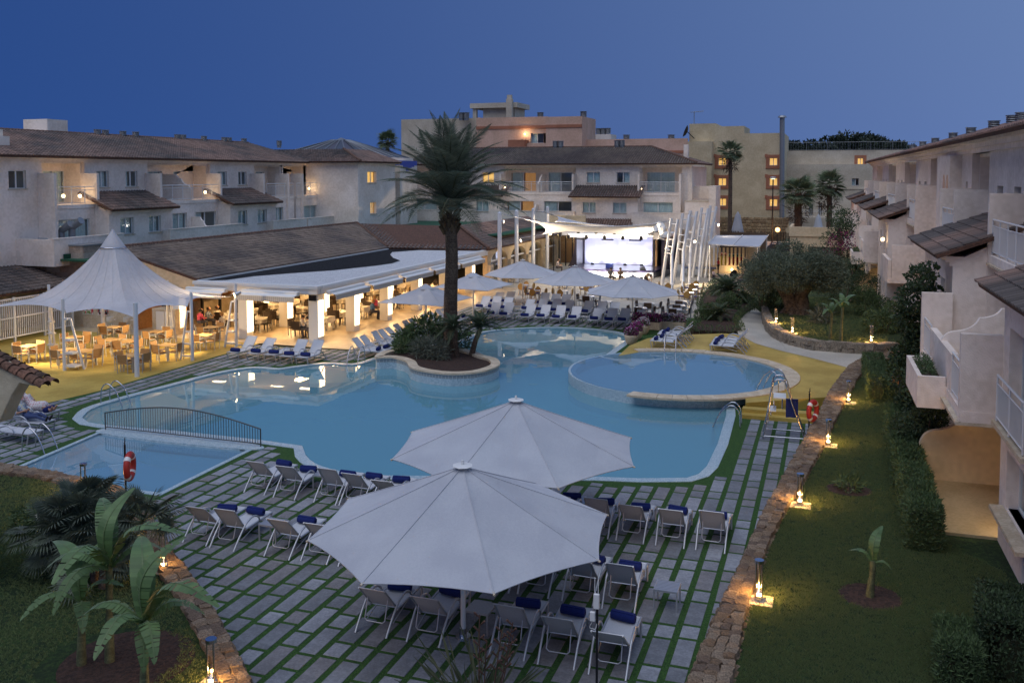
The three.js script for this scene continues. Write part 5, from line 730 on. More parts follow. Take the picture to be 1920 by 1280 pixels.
  const mon = thing('stage_monitor', 'black wedge speaker in front of the stage steps', 'speaker', [-15.6, 0.66, -80.6], 0.3); const ms = new THREE.Shape([[-0.25, 0], [0.25, 0], [0.1, 0.36], [-0.25, 0.2]].map(([x, y]) => new THREE.Vector2(x, y))); const mg = new THREE.ExtrudeGeometry(ms, { depth: 0.6, bevelEnabled: true, bevelSize: 0.01, bevelThickness: 0.01, bevelSegments: 1 }); part(mon, 'cabinet', metric(clean(mg)), mt.darkMetal); part(mon, 'grille', new GB().box(-0.2, 0.06, 0.2, 0.215, 0.05, 0.55), mt.zinc);
  const wp = thing('glass_room_wall', 'tall glazed wall with dark frames at the left of the stage', 'wall', [0, 0, -88.4]); const q = [[-26.17,1.98],[-23.43,2.05]]; const gw = q[1][0] - q[0][0]; for (let k = 0; k <= 4; k++) part(wp, 'mullion', new GB().box(q[0][0] + gw * k / 4 - 0.05, q[0][0] + gw * k / 4 + 0.05, 0, 3.1, -0.06, 0.06), mt.darkMetal); for (let k = 0; k < 4; k++) part(wp, 'pane', new GB().box(q[0][0] + gw * k / 4 + 0.055, q[0][0] + gw * (k + 1) / 4 - 0.055, 0.05, 3.05, -0.01, 0.0), mt.glass); part(wp, 'head', new GB().box(q[0][0] - 0.4, q[1][0] + 0.6, 3.102, 5, -0.3, 0.1), mt.sand); part(wp, 'room', new GB().box(q[0][0], q[1][0], 0, 3.2, -3.2, -3), std({ color: lin(0.24, 0.13, 0.06), roughness: 0.8 })); areaLight(wp, [q[0][0] + gw / 2, 2.9, -1.6], [q[0][0] + gw / 2, 0, -1.6], 1.2, 0.6, warmLight, 9); part(wp, 'ceiling_light', new GB().box(q[0][0] + gw / 2 - 0.6, q[0][0] + gw / 2 + 0.6, 2.96, 3.0, -1.9, -1.3), downGlow);
}
{ // four plain masts along the arcade and the canopy membrane slung from them
  const MZ = [-69.0, -73.2, -77.8, -82.1];
  MZ.forEach((z, i) => { const m = thing('white_mast', ['nearest', 'second', 'third', 'farthest'][i] + ' tall white mast along the arcade beside the stage', 'mast', [-24.8, 0, z], 0, 'white masts along the arcade'); part(m, 'pole', new GB().bar([0, 0, 0], [0, 6.0, 0], 0.17, 0.16, 16), mt.whiteMetal); part(m, 'tip', new GB().bar([0, 6, 0], [0, 6.1, 0], 0.17, 0.03, 16), mt.whiteMetal); part(m, 'base_plate', new GB().bar([0, 0, 0], [0, 0.04, 0], 0.3, 0.3, 16), mt.steel); });
  const lerp3 = (a, b, t) => [mix(a[0], b[0], t), mix(a[1], b[1], t), mix(a[2], b[2], t)];
  const sail = (name, label, A, C, B, D, sagT, sagB, inL, inR) => { const t = thing(name, label, 'canopy', [0, 0, 0]), N = 36, K = 14, pos = [], uv = [];
    const at = (u, v) => { const e = 4 * u * (1 - u), f = 4 * v * (1 - v), top = lerp3(A, C, u), bot = lerp3(B, D, u); top[1] -= sagT * e; bot[1] += sagB * e; const p = lerp3(top, bot, v); p[0] += f * mix(inL, inR, u); p[1] -= 0.32 * f * e; p[2] -= 0.25 * f * e; return p; };
    for (let i = 0; i < N; i++) for (let k = 0; k < K; k++) { const q = [at(i / N, k / K), at((i + 1) / N, k / K), at((i + 1) / N, (k + 1) / K), at(i / N, (k + 1) / K)]; for (const j of [0, 1, 2, 0, 2, 3]) { pos.push(...q[j]); uv.push(q[j][0], q[j][2] + q[j][1]); } }
    let g = new THREE.BufferGeometry(); g.setAttribute('position', new THREE.Float32BufferAttribute(pos, 3)); g.setAttribute('uv', new THREE.Float32BufferAttribute(uv, 2)); g.computeVertexNormals(); g = toCreasedNormals(g, 1); part(t, 'membrane', g, mt.membrane);
    for (const [v] of [[0], [1]]) { const p = []; for (let i = 0; i <= 18; i++) p.push(at(i / 18, v)); part(t, 'edge_cable', new GB().pipe(p, 0.03, 5), mt.steel); } return t; };
  const s1 = sail('stage_canopy', 'long white stretched canopy glowing over the stage front', [-24.0, 5.68, -70], [-12.7, 5.25, -72], [-23.1, 3.95, -74.6], [-12.3, 3.5, -76], 0.5, 0.62, 1.3, -0.9);
  part(s1, 'stay_cable', new GB().bar([-24.0, 5.68, -70], [-24.7, 5.9, -69.1], 0.02).bar([-24.0, 5.68, -70], [-24.05, 5.66, -70.05], 0.03), mt.steel); part(s1, 'stay_cable', new GB().bar([-23.1, 3.95, -74.6], [-24.7, 3.7, -73.3], 0.02), mt.steel); part(s1, 'stay_cable', new GB().bar([-12.7, 5.25, -72], [-12.0, 5.4, -72.6], 0.02), mt.steel);
  const s2 = sail('rear_sail', 'small white rear sail rising behind the stage canopy', [-24.2, 5.75, -78.5], [-15, 4.6, -79], [-22.3, 5.0, -76], [-14, 4.4, -76], 0.5, 0.1, 0.8, -0.3); part(s2, 'stay_cable', new GB().bar([-24.2, 5.75, -78.5], [-24.75, 5.85, -77.9], 0.02), mt.steel);
  // bent double masts on the right of the stage
  const B = [[-12.75, -73.9, -11.6, -71.9, 5.55], [-12.3, -77.0, -10.85, -72.6, 5.8], [-11.9, -78.6, -10.9, -76.4, 6.0], [-11.35, -81.6, -10.5, -79.0, 6.15], [-10.75, -82.6, -10.3, -82.0, 6.3]];
  B.forEach(([x0, z0, x1, z1, h], i) => { const m = thing('bent_double_mast', `${ORD[i]} bent white double mast from the left beside the stage`, 'mast', [0, 0, 0], 0, 'bent double masts'); const tx = x0 + 0.75, tz = z0 + 0.2, k = 0.5;
    const a = [[x0, 0, z0], [x0 + 0.42, h * 0.55, z0 + 0.1], [tx, h, tz]], c = [[x1, 0, z1], [mix(x1, tx + 0.5, 0.72) - 0.3, h * 0.48, mix(z1, tz, 0.72)], [tx + 0.55, h - 0.05, tz + 0.15]];
    part(m, 'leg', new GB().pipe(a, 0.13, 12).sphere(...a[1], 0.13, 10), mt.whiteMetal); part(m, 'leg', new GB().pipe(c, 0.12, 12).sphere(...c[1], 0.12, 10), mt.whiteMetal);
    const on = (p, y) => { const j = y < p[1][1] ? 0 : 1, t = (y - p[j][1]) / (p[j + 1][1] - p[j][1]); return lerp3(p[j], p[j + 1], t); };
    for (const f of [0.5, 0.6, 0.7, 0.92]) part(m, 'rung', new GB().bar(on(a, h * f), on(c, h * f), 0.05, 0.05, 8), mt.whiteMetal); });
  const dk = thing('white_disc_light', 'white disc fixture on the bent mast at the right end of the canopy', 'lamp', [-13.1, 4.7, -74.4]); part(dk, 'disc', new GB().lathe([[0.02, 0.06], [0.5, 0.05], [0.55, 0], [0.5, -0.05], [0.02, -0.06]], 20, new THREE.Matrix4().makeRotationX(1.3)), mt.white); part(dk, 'bracket', new GB().bar([0, 0, 0], [0.75, 0.1, 0.5], 0.04), mt.whiteMetal); const sp = thing('hanging_speaker', 'black loudspeaker hung beside the canopy end', 'speaker', [-13.2, 4.15, -73.9]); part(sp, 'cabinet', new GB().rbox(-0.25, 0.25, -0.3, 0.3, -0.2, 0.2, 0.03), mt.darkMetal); part(sp, 'bracket', new GB().bar([0, 0.3, 0], [0.4, 0.5, 0], 0.03), mt.darkMetal);
  floodlight([-24.55, 5.3, -69.2], [-20.5, 4.6, -72.5], 'lit floodlight at the top of the nearest mast, aimed at the canopy', 420, floodHot);
  floodlight([-24.5, 3.5, -73.4], [-21.5, 4.7, -73.5], 'lit floodlight halfway up the second mast by the arcade', 300, floodHot);
  floodlight([-24.5, 3.55, -82.0], [-21, 0.5, -78], 'bright floodlight on the farthest mast facing the audience', 170, [1, 0.72, 0.38]);
  floodlight([-12.2, 3.2, -72.8], [-15.5, 4.8, -74.5], 'lit floodlight low on the first bent mast, aimed at the canopy', 380, floodHot);
  floodlight([-10.9, 3.35, -79.3], [-8.5, 0, -74], 'bright floodlight between the bent masts lighting the plaza', 150, [1, 0.75, 0.42]);
}
{ // fenced play area with a flat white roof
  const p = thing('play_area_fence', 'cream slatted fence curving round the play area right of the stage', 'fence', [0, 0, 0]); const line = curve([[-11.3,-85.67],[-9.77,-86.2],[-8.38,-86.67],[-7.32,-87.04],[-6.87,-89.71],[-6.79,-94.63],[-6.87,-99.41]], 12, false);
  const base = new GB(); let acc = 0, L = 0; for (let i = 0; i + 1 < line.length; i++) { const [x0, z0] = line[i], [x1, z1] = line[i + 1]; base.flat([x0, 0.28, z0], [x1, 0.28, z1], 0.56, 0.18); }
  const wallG = new GB(), off = line.map(([x, z]) => [x, z]); for (let i = 0; i + 1 < off.length; i++) wallG.quad([off[i][0], 0, off[i][1]], [off[i + 1][0], 0, off[i + 1][1]], [off[i + 1][0], 0.72, off[i + 1][1]], [off[i][0], 0.72, off[i][1]]).quad([off[i][0], 0.72, off[i][1]], [off[i + 1][0], 0.72, off[i + 1][1]], [off[i + 1][0] + 0.05, 0.72, off[i + 1][1] - 0.2], [off[i][0] + 0.05, 0.72, off[i][1] - 0.2]); part(p, 'base_wall', wallG, mt.sand);
  let d = 0, next = 0; for (let i = 0; i + 1 < line.length; i++) { const [x0, z0] = line[i], [x1, z1] = line[i + 1], l = Math.hypot(x1 - x0, z1 - z0); while (next < d + l) { const t = (next - d) / l, x = mix(x0, x1, t), z = mix(z0, z1, t); const o = part(p, 'slat', slatGeo ??= new GB().rbox(-0.09, 0.09, 0.725, 2.35, -0.05, 0.05, 0.015).geo(), mt.sand); o.position.set(x + 0.02, 0, z - 0.1); o.rotation.y = -Math.atan2(z1 - z0, x1 - x0); next += 0.36; } d += l; }
  const r = thing('play_area_roof', 'flat white canopy roof over the play area, lit from above', 'canopy', [0, 0, 0]); const q = [[-9.58,-77.69],[-5.32,-76.13],[-5.56,-90.54],[-10.18,-88.95]]; part(r, 'roof_sheet', new GB().prism([q[0], q[1], q[2], q[3]], 3.22, 3.3), mt.membrane); for (const k of [0, 1, 2, 3]) part(r, 'post', new GB().bar([mix(q[k][0], q[(k + 2) % 4][0], 0.03), 0, mix(q[k][1], q[(k + 2) % 4][1], 0.03)], [mix(q[k][0], q[(k + 2) % 4][0], 0.03), 3.22, mix(q[k][1], q[(k + 2) % 4][1], 0.03)], 0.06, 0.06, 8), mt.whiteMetal); const rb = new GB(); for (const t of [0, 0.5, 1]) rb.bar([mix(q[0][0], q[1][0], t), 3.33, mix(q[0][1], q[1][1], t)], [mix(q[3][0], q[2][0], t), 3.33, mix(q[3][1], q[2][1], t)], 0.05, 0.05, 6); part(r, 'rib', rb, mt.whiteMetal);
  floodlight([q[3][0] + 0.2, 4.3, q[3][1] + 0.4], [q[3][0] + 2.4, 3.3, q[3][1] + 2], 'lit floodlight on the annex wall over the play area roof', 14, floodHot); const lp = [[-8.43,-86.17]][0]; wallLamp([lp[0], 0.4, lp[1] + 0.16], 'round light set in the base wall of the play area', 2.2).userData.group = undefined;
  part(p, 'back_wall', new GB().box(-10.6, -6.2, 0, 3.1, -97.5, -97.2), std({ color: lin(0.12, 0.08, 0.05), roughness: 0.9 }));
  const toys = [['red toy slide behind the play area slats', [0.5, 0.03, 0.03], -8.6, -90], ['yellow toy house behind the play area slats', [0.6, 0.4, 0.04], -9.9, -91]]; toys.forEach(([l, c, x, z]) => { const t = thing('play_toy', l, 'toy', [x, 0, z], 0.4, 'toys in the play area'); part(t, 'body', new GB().rbox(-0.5, 0.5, 0, 1.2, -0.4, 0.4, 0.1).bar([0.4, 1.1, 0], [1.7, 0.1, 0], 0.25, 0.25, 8), std({ color: lin(...c), roughness: 0.4 })); part(t, 'top', new GB().rbox(-0.6, 0.6, 1.25, 1.5, -0.45, 0.45, 0.1), std({ color: lin(c[1], c[0] * 0.2, 0.05), roughness: 0.4 })); });
  // table tennis table
  const tt = [[-12.31,-82.99],[-9.47,-83.47]], t = thing('table_tennis_table', 'dark blue table tennis table right of the bent masts', 'table', [(tt[0][0] + tt[1][0]) / 2, 0, (tt[0][1] + tt[1][1]) / 2], 0.15); part(t, 'table_top', new GB().rbox(-1.37, 1.37, 0.72, 0.76, -0.76, 0.76, 0.01), std({ color: lin(0.03, 0.05, 0.12), roughness: 0.4 })); part(t, 'net', new GB().box(-0.01, 0.01, 0.762, 0.91, -0.85, 0.85), mt.white); for (const x of [-1, 1]) part(t, 'leg', new GB().box(x - 0.15, x + 0.15, 0, 0.718, -0.5, 0.5), mt.limestone);
}
{ // street lamps and the parked car
  const q = [[-5.26,-106.67]][0], h = 3.15, t = thing('globe_lamp_post', 'lamp post with an orange glowing globe beside the service building', 'street lamp', [q[0] - 0.1, 0, q[1] + 4]); part(t, 'pole', new GB().bar([0, 0, 0], [0, h - 0.25, 0], 0.06, 0.045, 10), mt.darkMetal); part(t, 'glowing_globe', new GB().sphere(0, h, 0, 0.24, 16), std({ color: lin(1, 0.5, 0.2), emissive: lin(1, 0.42, 0.12), emissiveIntensity: 7 })); const l = new THREE.PointLight(new THREE.Color().setRGB(1, 0.45, 0.14), 26); l.position.set(0, h, 0); l.castShadow = true; l.shadow.radius = 10; t.add(l);
  const s = [[-5.99,8.8],[-5.85,0.2]], t2 = thing('street_lamp', 'tall dark street lamp in front of the cream building', 'street lamp', [s[0][0], 0, -104]); part(t2, 'pole', new GB().bar([0, 0, 0], [0, s[0][1] - 0.3, 0], 0.1, 0.06, 10), mt.darkMetal); part(t2, 'lamp_head', new GB().lathe([[0.06, 0], [0.32, 0.14], [0.3, 0.26], [0.02, 0.3]], 14, new THREE.Matrix4().makeTranslation(0, s[0][1] - 0.3, 0)), mt.alu); part(t2, 'glowing_lens', new GB().bar([0, s[0][1] - 0.27, 0], [0, s[0][1] - 0.24, 0], 0.2, 0.24, 12), std({ color: lin(0.8, 1, 0.85), emissive: lin(0.8, 1, 0.8), emissiveIntensity: 2 }));
  const c = [[-5.28,-105.96]][0], car = thing('parked_car', 'dark blue hatchback parked in the street behind the play area', 'car', [c[0] + 0.6, 0.02, c[1] + 1.4], 0.06); const paint = phys({ color: lin(0.012, 0.018, 0.05), roughness: 0.3, metalness: 0.3, clearcoat: 1, clearcoatRoughness: 0.08 });
  const pr = [[-2.0, 0.3], [2.0, 0.3], [2.05, 0.75], [1.75, 0.95], [1.15, 1.02], [0.5, 1.5], [-1.35, 1.55], [-1.9, 1.05], [-2.02, 0.7]]; const bs = new THREE.Shape(pr.map(([x, y]) => new THREE.Vector2(x, y))); const bg = new THREE.ExtrudeGeometry(bs, { depth: 1.5, bevelEnabled: true, bevelSize: 0.08, bevelThickness: 0.1, bevelSegments: 2 }); bg.translate(0, 0, -0.75); part(car, 'body', metric(clean(bg)), paint);
  const wg = phys({ color: lin(0.02, 0.025, 0.03), roughness: 0.05 }); for (const s of [-1, 1]) { for (const [a, b] of [[-1.4, -0.45], [-0.35, 0.75]]) part(car, 'side_window', (() => { const sh = new THREE.Shape([[a, 1.02], [b > 0.5 ? 1.0 : b, 1.02], [b > 0.5 ? 0.5 : b, 1.42], [a + 0.12, 1.46]].map(([x, y]) => new THREE.Vector2(x, y))); const g = new THREE.ExtrudeGeometry(sh, { depth: 0.012, bevelEnabled: false }); g.translate(0, 0, s * 0.86 - 0.006); return metric(clean(g)); })(), wg); for (const x of [-1.25, 1.3]) { const w = part(car, 'wheel', new GB().bar([x, 0.31, s * 0.68], [x, 0.31, s * 0.88], 0.31, 0.31, 20), std({ color: lin(0.015, 0.015, 0.015), roughness: 0.9 })); part(w, 'rim', new GB().bar([x, 0.31, s * 0.88], [x, 0.31, s * 0.895], 0.2, 0.19, 16), mt.alu); } part(car, 'tail_light', new GB().rbox(-2.07, -2.0, 0.8, 1.0, s * 0.62 - 0.1, s * 0.62 + 0.1, 0.02), std({ color: lin(0.3, 0.01, 0.01), roughness: 0.3 })); }
}

const jit = rng(321), J = (a) => (jit() - 0.5) * a;
// ---------- sunshades ----------
function sunshade(o) {
  const { p, n = 8, R, rim, top, a0, label, cap = true } = o, t = thing('sunshade', label, 'sunshade', [p[0], 0, p[1]], 0, o.group), K = 10, S = 6, pos = [], uv = [];
  const tip = (i) => [R * Math.cos((a0 + i * 360 / n) * DEG), R * Math.sin((a0 + i * 360 / n) * DEG)];
  const at = (i, f, v) => { const a = tip(i), b = tip(i + 1), m = 4 * f * (1 - f), x = mix(a[0], b[0], f) * (1 - 0.022 * m), z = mix(a[1], b[1], f) * (1 - 0.022 * m), sag = 0.055 * m * Math.sin(v * Math.PI) * 1.2; return [x * v, top + (rim + 0.02 * m - top) * Math.pow(v, 0.96) - sag, z * v]; };
  for (let i = 0; i < n; i++) for (let a = 0; a < S; a++) for (let k = 0; k < K; k++) { const q = [at(i, a / S, k / K), at(i, a / S, (k + 1) / K), at(i, (a + 1) / S, (k + 1) / K), at(i, (a + 1) / S, k / K)]; for (const j of k ? [0, 1, 2, 0, 2, 3] : [0, 1, 2]) { pos.push(...q[j]); uv.push(q[j][0], q[j][2]); } }
  let g = new THREE.BufferGeometry(); g.setAttribute('position', new THREE.Float32BufferAttribute(pos, 3)); g.setAttribute('uv', new THREE.Float32BufferAttribute(uv, 2)); g.computeVertexNormals(); g = toCreasedNormals(g, 0.13);
  const cv = part(t, 'canopy', g, mt.canvas); const hem = new GB(); for (let i = 0; i < n; i++) { const l = []; for (let a = 0; a <= S; a++) l.push(at(i, a / S, 1)); hem.pipe(l, 0.012, 4); } part(cv, 'hem', hem, mt.canvas);
  const sm = new GB(); for (let i = 0; i < n; i++) { const l = []; for (let k = 0; k <= K; k++) { const q = at(i, 0, k / K); l.push([q[0], q[1] + 0.006, q[2]]); } sm.pipe(l, 0.011, 4); } part(cv, 'seam', sm, mt.canvas);
  part(t, 'pole', new GB().bar([0, 0, 0], [0, top, 0], 0.05, 0.045, 14), mt.white);
  if (cap) { part(t, 'cap_plate', new GB().lathe([[0.02, top + 0.035], [0.2, top + 0.02], [0.2, top + 0.005]], n, undefined), mt.white); part(t, 'finial', new GB().bar([0, top + 0.04, 0], [0, top + 0.12, 0], 0.03, 0.025, 10), mt.white); } else part(t, 'cap_plate', new GB().lathe([[0.02, top + 0.1], [0.5, top - 0.12], [0.52, top - 0.17]], n), mt.canvas);
  for (let i = 0; i < n; i++) { const q = tip(i); part(t, 'rib', new GB().bar([0, top - 0.1, 0], [q[0] * 0.99, rim - 0.015, q[1] * 0.99], 0.018, 0.014, 6), mt.alu); part(t, 'strut', new GB().bar([0, rim - 0.05, 0], [q[0] * 0.45, top + (rim - top) * 0.45 - 0.05, q[1] * 0.45], 0.014, 0.014, 5), mt.alu); part(t, 'tip_ferrule', new GB().bar([q[0] * 0.985, rim, q[1] * 0.985], [q[0] * 1.012, rim - 0.02, q[1] * 1.012], 0.025, 0.02, 8), mt.limestone); }
  part(t, 'hub', new GB().bar([0, rim - 0.12, 0], [0, rim + 0.02, 0], 0.08, 0.08, 12), mt.alu); part(t, 'base_flange', new GB().bar([0, 0, 0], [0, 0.05, 0], 0.16, 0.15, 14).bar([0, 0.05, 0], [0, 0.2, 0], 0.075, 0.07, 14), mt.steel);
  return t;
}
sunshade({ p: [-6.62, -16.3], R: 2.93, rim: 2.2, top: 3.4, a0: 13, label: 'nearest large white octagonal sunshade in the foreground', group: 'large white sunshades' });
sunshade({ p: [-7.3, -21.5], R: 3.1, rim: 2.22, top: 3.42, a0: 9, label: 'large white octagonal sunshade at the pool edge behind the nearest one', group: 'large white sunshades' });
sunshade({ p: [-20.15, -60.8], R: 2.75, rim: 2.1, top: 3.1, a0: 12, label: 'left of the three large sunshades in front of the stage', group: 'large white sunshades' });
sunshade({ p: [-15.6, -57.8], R: 2.75, rim: 2.1, top: 3.1, a0: 15, label: 'middle of the three large sunshades in front of the stage', group: 'large white sunshades' });
sunshade({ p: [-10.95, -53.6], R: 2.85, rim: 2.1, top: 3.1, a0: 10, label: 'right of the three large sunshades, beside the flower pots', group: 'large white sunshades' });
sunshade({ p: [-20.5, -52.3], n: 4, R: 2.6, rim: 2.25, top: 3.0, a0: 50, label: 'square white sunshade right behind the palm trunk', cap: false, group: 'square white sunshades' });
sunshade({ p: [-20.9, -46.2], n: 4, R: 2.7, rim: 2.15, top: 2.95, a0: 48, label: 'square white sunshade left of the palm trunk', cap: false, group: 'square white sunshades' });

// ---------- loungers with rolled towels ----------
function makeLounger(flat, by = 0.9, bz = 0.7) {
  const t = thing('sun_lounger', '', 'sun lounger', [0, -50, 0], 0, 'white sun loungers'), w = 0.31;
  for (const s of [-1, 1]) {
    part(t, 'side_rail', new GB().bar([s * w, 0.36, -0.95], [s * w, 0.34, 0.22], 0.024, 0.024, 8), mt.alu);
    part(t, 'back_frame', new GB().bar([s * (w - 0.03), 0.35, 0.18], flat ? [s * (w - 0.03), 0.38, 0.92] : [s * (w - 0.03), by, bz], 0.022, 0.022, 8), mt.alu);
    part(t, 'arm', new GB().tube([[s * (w + 0.02), 0.34, -0.38], [s * (w + 0.035), 0.5, -0.27], [s * (w + 0.04), 0.58, -0.05], [s * (w + 0.04), 0.5, 0.25], [s * (w + 0.035), 0.26, 0.52], [s * (w + 0.03), 0, 0.76]], 0.024, 7, 18), mt.alu);
    part(t, 'front_leg', new GB().tube([[s * w, 0.36, -0.93], [s * (w + 0.005), 0.2, -0.9], [s * (w + 0.01), 0, -0.86]], 0.023, 7, 6), mt.alu);
    part(t, 'under_strut', new GB().bar([s * (w - 0.02), 0.34, -0.45], [s * (w - 0.02), 0.12, 0.36], 0.012, 0.012, 6), mt.alu);
  }
  const cross = new GB(); cross.bar([-w, 0.36, -0.95], [w, 0.36, -0.95], 0.019, 0.019, 8); part(t, 'foot_bar', cross, mt.alu);
  if (!flat) part(t, 'head_bar', new GB().bar([-w + 0.03, by, bz], [w - 0.03, by, bz], 0.017, 0.017, 8), mt.alu);
  part(t, 'support_bow', new GB().pipe([[-0.22, 0.62, 0.45], [-0.22, 0.24, 0.58], [-0.17, 0.2, 0.59], [0.17, 0.2, 0.59], [0.22, 0.24, 0.58], [0.22, 0.62, 0.45]].map(([x, y, z]) => flat ? [x, y * 0.55, z] : [x, y, z]), 0.012, 6), mt.alu);
  const sheetOf = (a, b, sag) => { const N = 8, g = new THREE.PlaneGeometry(1, 1, 4, N), p = g.attributes.position; for (let i = 0; i < p.count; i++) { const u = p.getX(i) * 2, v = p.getY(i) + 0.5; p.setXYZ(i, u * (w - 0.025), mix(a[0], b[0], v) - sag * (1 - u * u) * Math.sin(Math.PI * v), mix(a[1], b[1], v)); } g.computeVertexNormals(); return metric(clean(g)); };
  part(t, 'seat_sling', sheetOf([0.365, -0.95], [0.35, 0.2], 0.03), mt.sling); part(t, 'back_sling', flat ? sheetOf([0.355, 0.2], [0.385, 0.92], 0.02) : sheetOf([0.37, 0.2], [by - 0.005, bz - 0.01], 0.03), mt.sling);
  return t;
}
const towelProto = thing('rolled_towel', '', 'towel', [0, -50, 0], 0, 'rolled blue towels');
part(towelProto, 'roll', (() => { const g = new GB(), n = 22, pr = [[0.02, -0.25], [0.06, -0.252], [0.085, -0.24], [0.09, -0.12], [0.092, 0], [0.088, 0.12], [0.085, 0.24], [0.06, 0.252], [0.02, 0.25]]; g.lathe(pr, n, new THREE.Matrix4().makeRotationZ(Math.PI / 2)); return g; })(), mt.towel);
part(towelProto, 'loose_edge', new GB().rbox(-0.24, 0.24, -0.012, 0.012, 0.02, 0.105, 0.01), mt.towel).position.set(0, 0.086, -0.06);
const loungers = [makeLounger(false), makeLounger(false, 0.94, 0.63), makeLounger(false, 0.83, 0.78)], loungerFlat = makeLounger(true); let turnL = 0;
function placeLounger(x, z, turn, label, o = {}) {
  const y = o.y ?? 0, src = o.flat ? loungerFlat : loungers[[0, 0, 1, 0, 2, 0, 1][turnL++ % 7]], l = copy(src, label, [x, y, z], turn);
  if (!o.noTowel) { const tz = (o.tz ?? -0.62) + J(0.22), c = Math.cos(turn), s = Math.sin(turn); copy(towelProto, `rolled navy towel on ${label.replace(/^(the )?(\w+) /, 'the $2 ')}`.split(' ').slice(0, 16).join(' '), [x + s * tz, y + 0.45, z + c * tz], turn + J(0.5)); }
  return l;
}
const row = (xs, z, turn, where, o = {}) => xs.forEach((x, i) => placeLounger(x + J(0.06), z + J(0.12), turn + J(0.07), `${ORD[i]} sun lounger from the left in ${where}`, o));
row([-8.35, -7.25, -5.55, -4.65, -3.65], -16.55, 0, 'the row nearest the camera');
row([-14.55, -13.7, -12.15, -11.2, -10.25, -6.75, -5.9, -4.85, -4.0], -19.12, 0, 'the row behind the nearest sunshade');
row([-15.25, -14.25, -12.95, -12.15, -11.3], -22.65, 0, 'the pool-edge row left of the sunshades');
row([-6.35, -5.45, -4.5, -3.55, -2.55], -22.75, 0, 'the pool-edge row right of the sunshades');
[-27.45, -26.4, -25.4, -24.5, -23.6].forEach((x, i) => placeLounger(x, -38.85 + J(0.1), Math.PI + J(0.06), `${ORD[i]} sun lounger from the left facing the pool before the restaurant corner`, { flat: i === 2 }));
[-40.7, -41.4, -42.6, -43.4, -44.4, -45.2, -46.3, -47.2, -48.9, -49.7, -51.0, -51.9].forEach((z, i) => placeLounger(-21.6 + J(0.08), z + 0.0, -Math.PI / 2 + J(0.06), `${ORD[i]} sun lounger from the near end along the restaurant paving`));
[-19.92, -19.06, -17.61, -16.65, -15.64, -14.67, -13.32, -12.41, -11.62, -10.65].forEach((x, i) => placeLounger(x, -54.3 + J(0.1), Math.PI + J(0.05), `${ORD[i]} sun lounger from the left in the front row facing the far pool`, { tz: -0.6 }));
[-21.66, -20.85, -20.03, -18.54, -17.62, -16.68, -15.84, -14.58, -13.7, -12.9].forEach((x, i) => placeLounger(x, -57.0 + J(0.1), Math.PI + J(0.05), `${ORD[i]} sun lounger from the left in the middle row before the stage`));
[-21.69, -20.87, -18.36, -17.58, -16.84].forEach((x, i) => placeLounger(x, -59.75 + J(0.1), Math.PI + J(0.05), `${ORD[i]} sun lounger from the left in the back row before the stage`));
[-45.84, -46.64, -47.9, -48.6].forEach((z, i) => placeLounger(-7.45, z, Math.PI / 2 + J(0.06), `${ORD[i]} sun lounger from the near side of the four beside the flower pots`, { y: 0.4 }));
[-45.6, -46.45, -47.3].forEach((z, i) => placeLounger(-4.5, z, Math.PI / 2 + J(0.06), `${ORD[i]} sun lounger from the near side of the three behind the round pool`, { y: 0.4 }));
placeLounger(-26.1, -23.85, -Math.PI / 2, 'empty white sun lounger at the left edge beside the stone wall', { noTowel: true, flat: true });
placeLounger(-26.75, -25.0, -Math.PI / 2, 'sun lounger at the left edge carrying the reclining person in jeans', { noTowel: true });
placeLounger(-27.7, -26.15, -Math.PI / 2, 'sun lounger at the left edge carrying the person in the flowered dress', { tz: -0.85 });
scene.remove(...loungers, loungerFlat, towelProto);

// ---------- small slatted side tables ----------
{
  const t = thing('side_table', '', 'side table', [0, 0, 0], 0, 'small slatted side tables'); for (let k = 0; k < 7; k++) part(t, 'slat', new GB().box(-0.23, 0.23, 0.425, 0.44, -0.225 + k * 0.066, -0.225 + k * 0.066 + 0.052), mt.alu); part(t, 'frame', new GB().box(-0.25, -0.231, 0.405, 0.445, -0.25, 0.25).box(0.231, 0.25, 0.405, 0.445, -0.25, 0.25).box(-0.231, 0.231, 0.405, 0.445, -0.25, -0.232).box(-0.231, 0.231, 0.405, 0.445, 0.24, 0.25), mt.alu); for (const [x, z] of [[-1, -1], [1, -1], [1, 1], [-1, 1]]) part(t, 'leg', new GB().box(x * 0.235 - 0.015, x * 0.235 + 0.015, 0, 0.404, z * 0.235 - 0.015, z * 0.235 + 0.015), mt.alu);
  const S = [[-6.42, -16.75, 'in the row nearest the camera beside the sunshade pole'], [-3.08, -18.9, 'at the right end of the second row of loungers'], [-12.9, -19.3, 'between loungers in the second row, left of the nearest sunshade'], [-5.95, -23.3, 'at the pool edge just right of the sunshades'], [-13.62, -23.0, 'at the pool edge among the left loungers'], [-18.35, -54.2, 'in the front row facing the far pool, left gap'], [-14.0, -54.2, 'in the front row facing the far pool, right gap'], [-19.3, -57.0, 'in the middle row before the stage, left gap'], [-15.2, -57.0, 'in the middle row before the stage, right gap'], [-19.6, -59.8, 'in the back row before the stage']];
  S.forEach(([x, z, l]) => copy(t, 'small slatted metal table ' + l, [x, 0, z], J(0.1))); scene.remove(t);
}
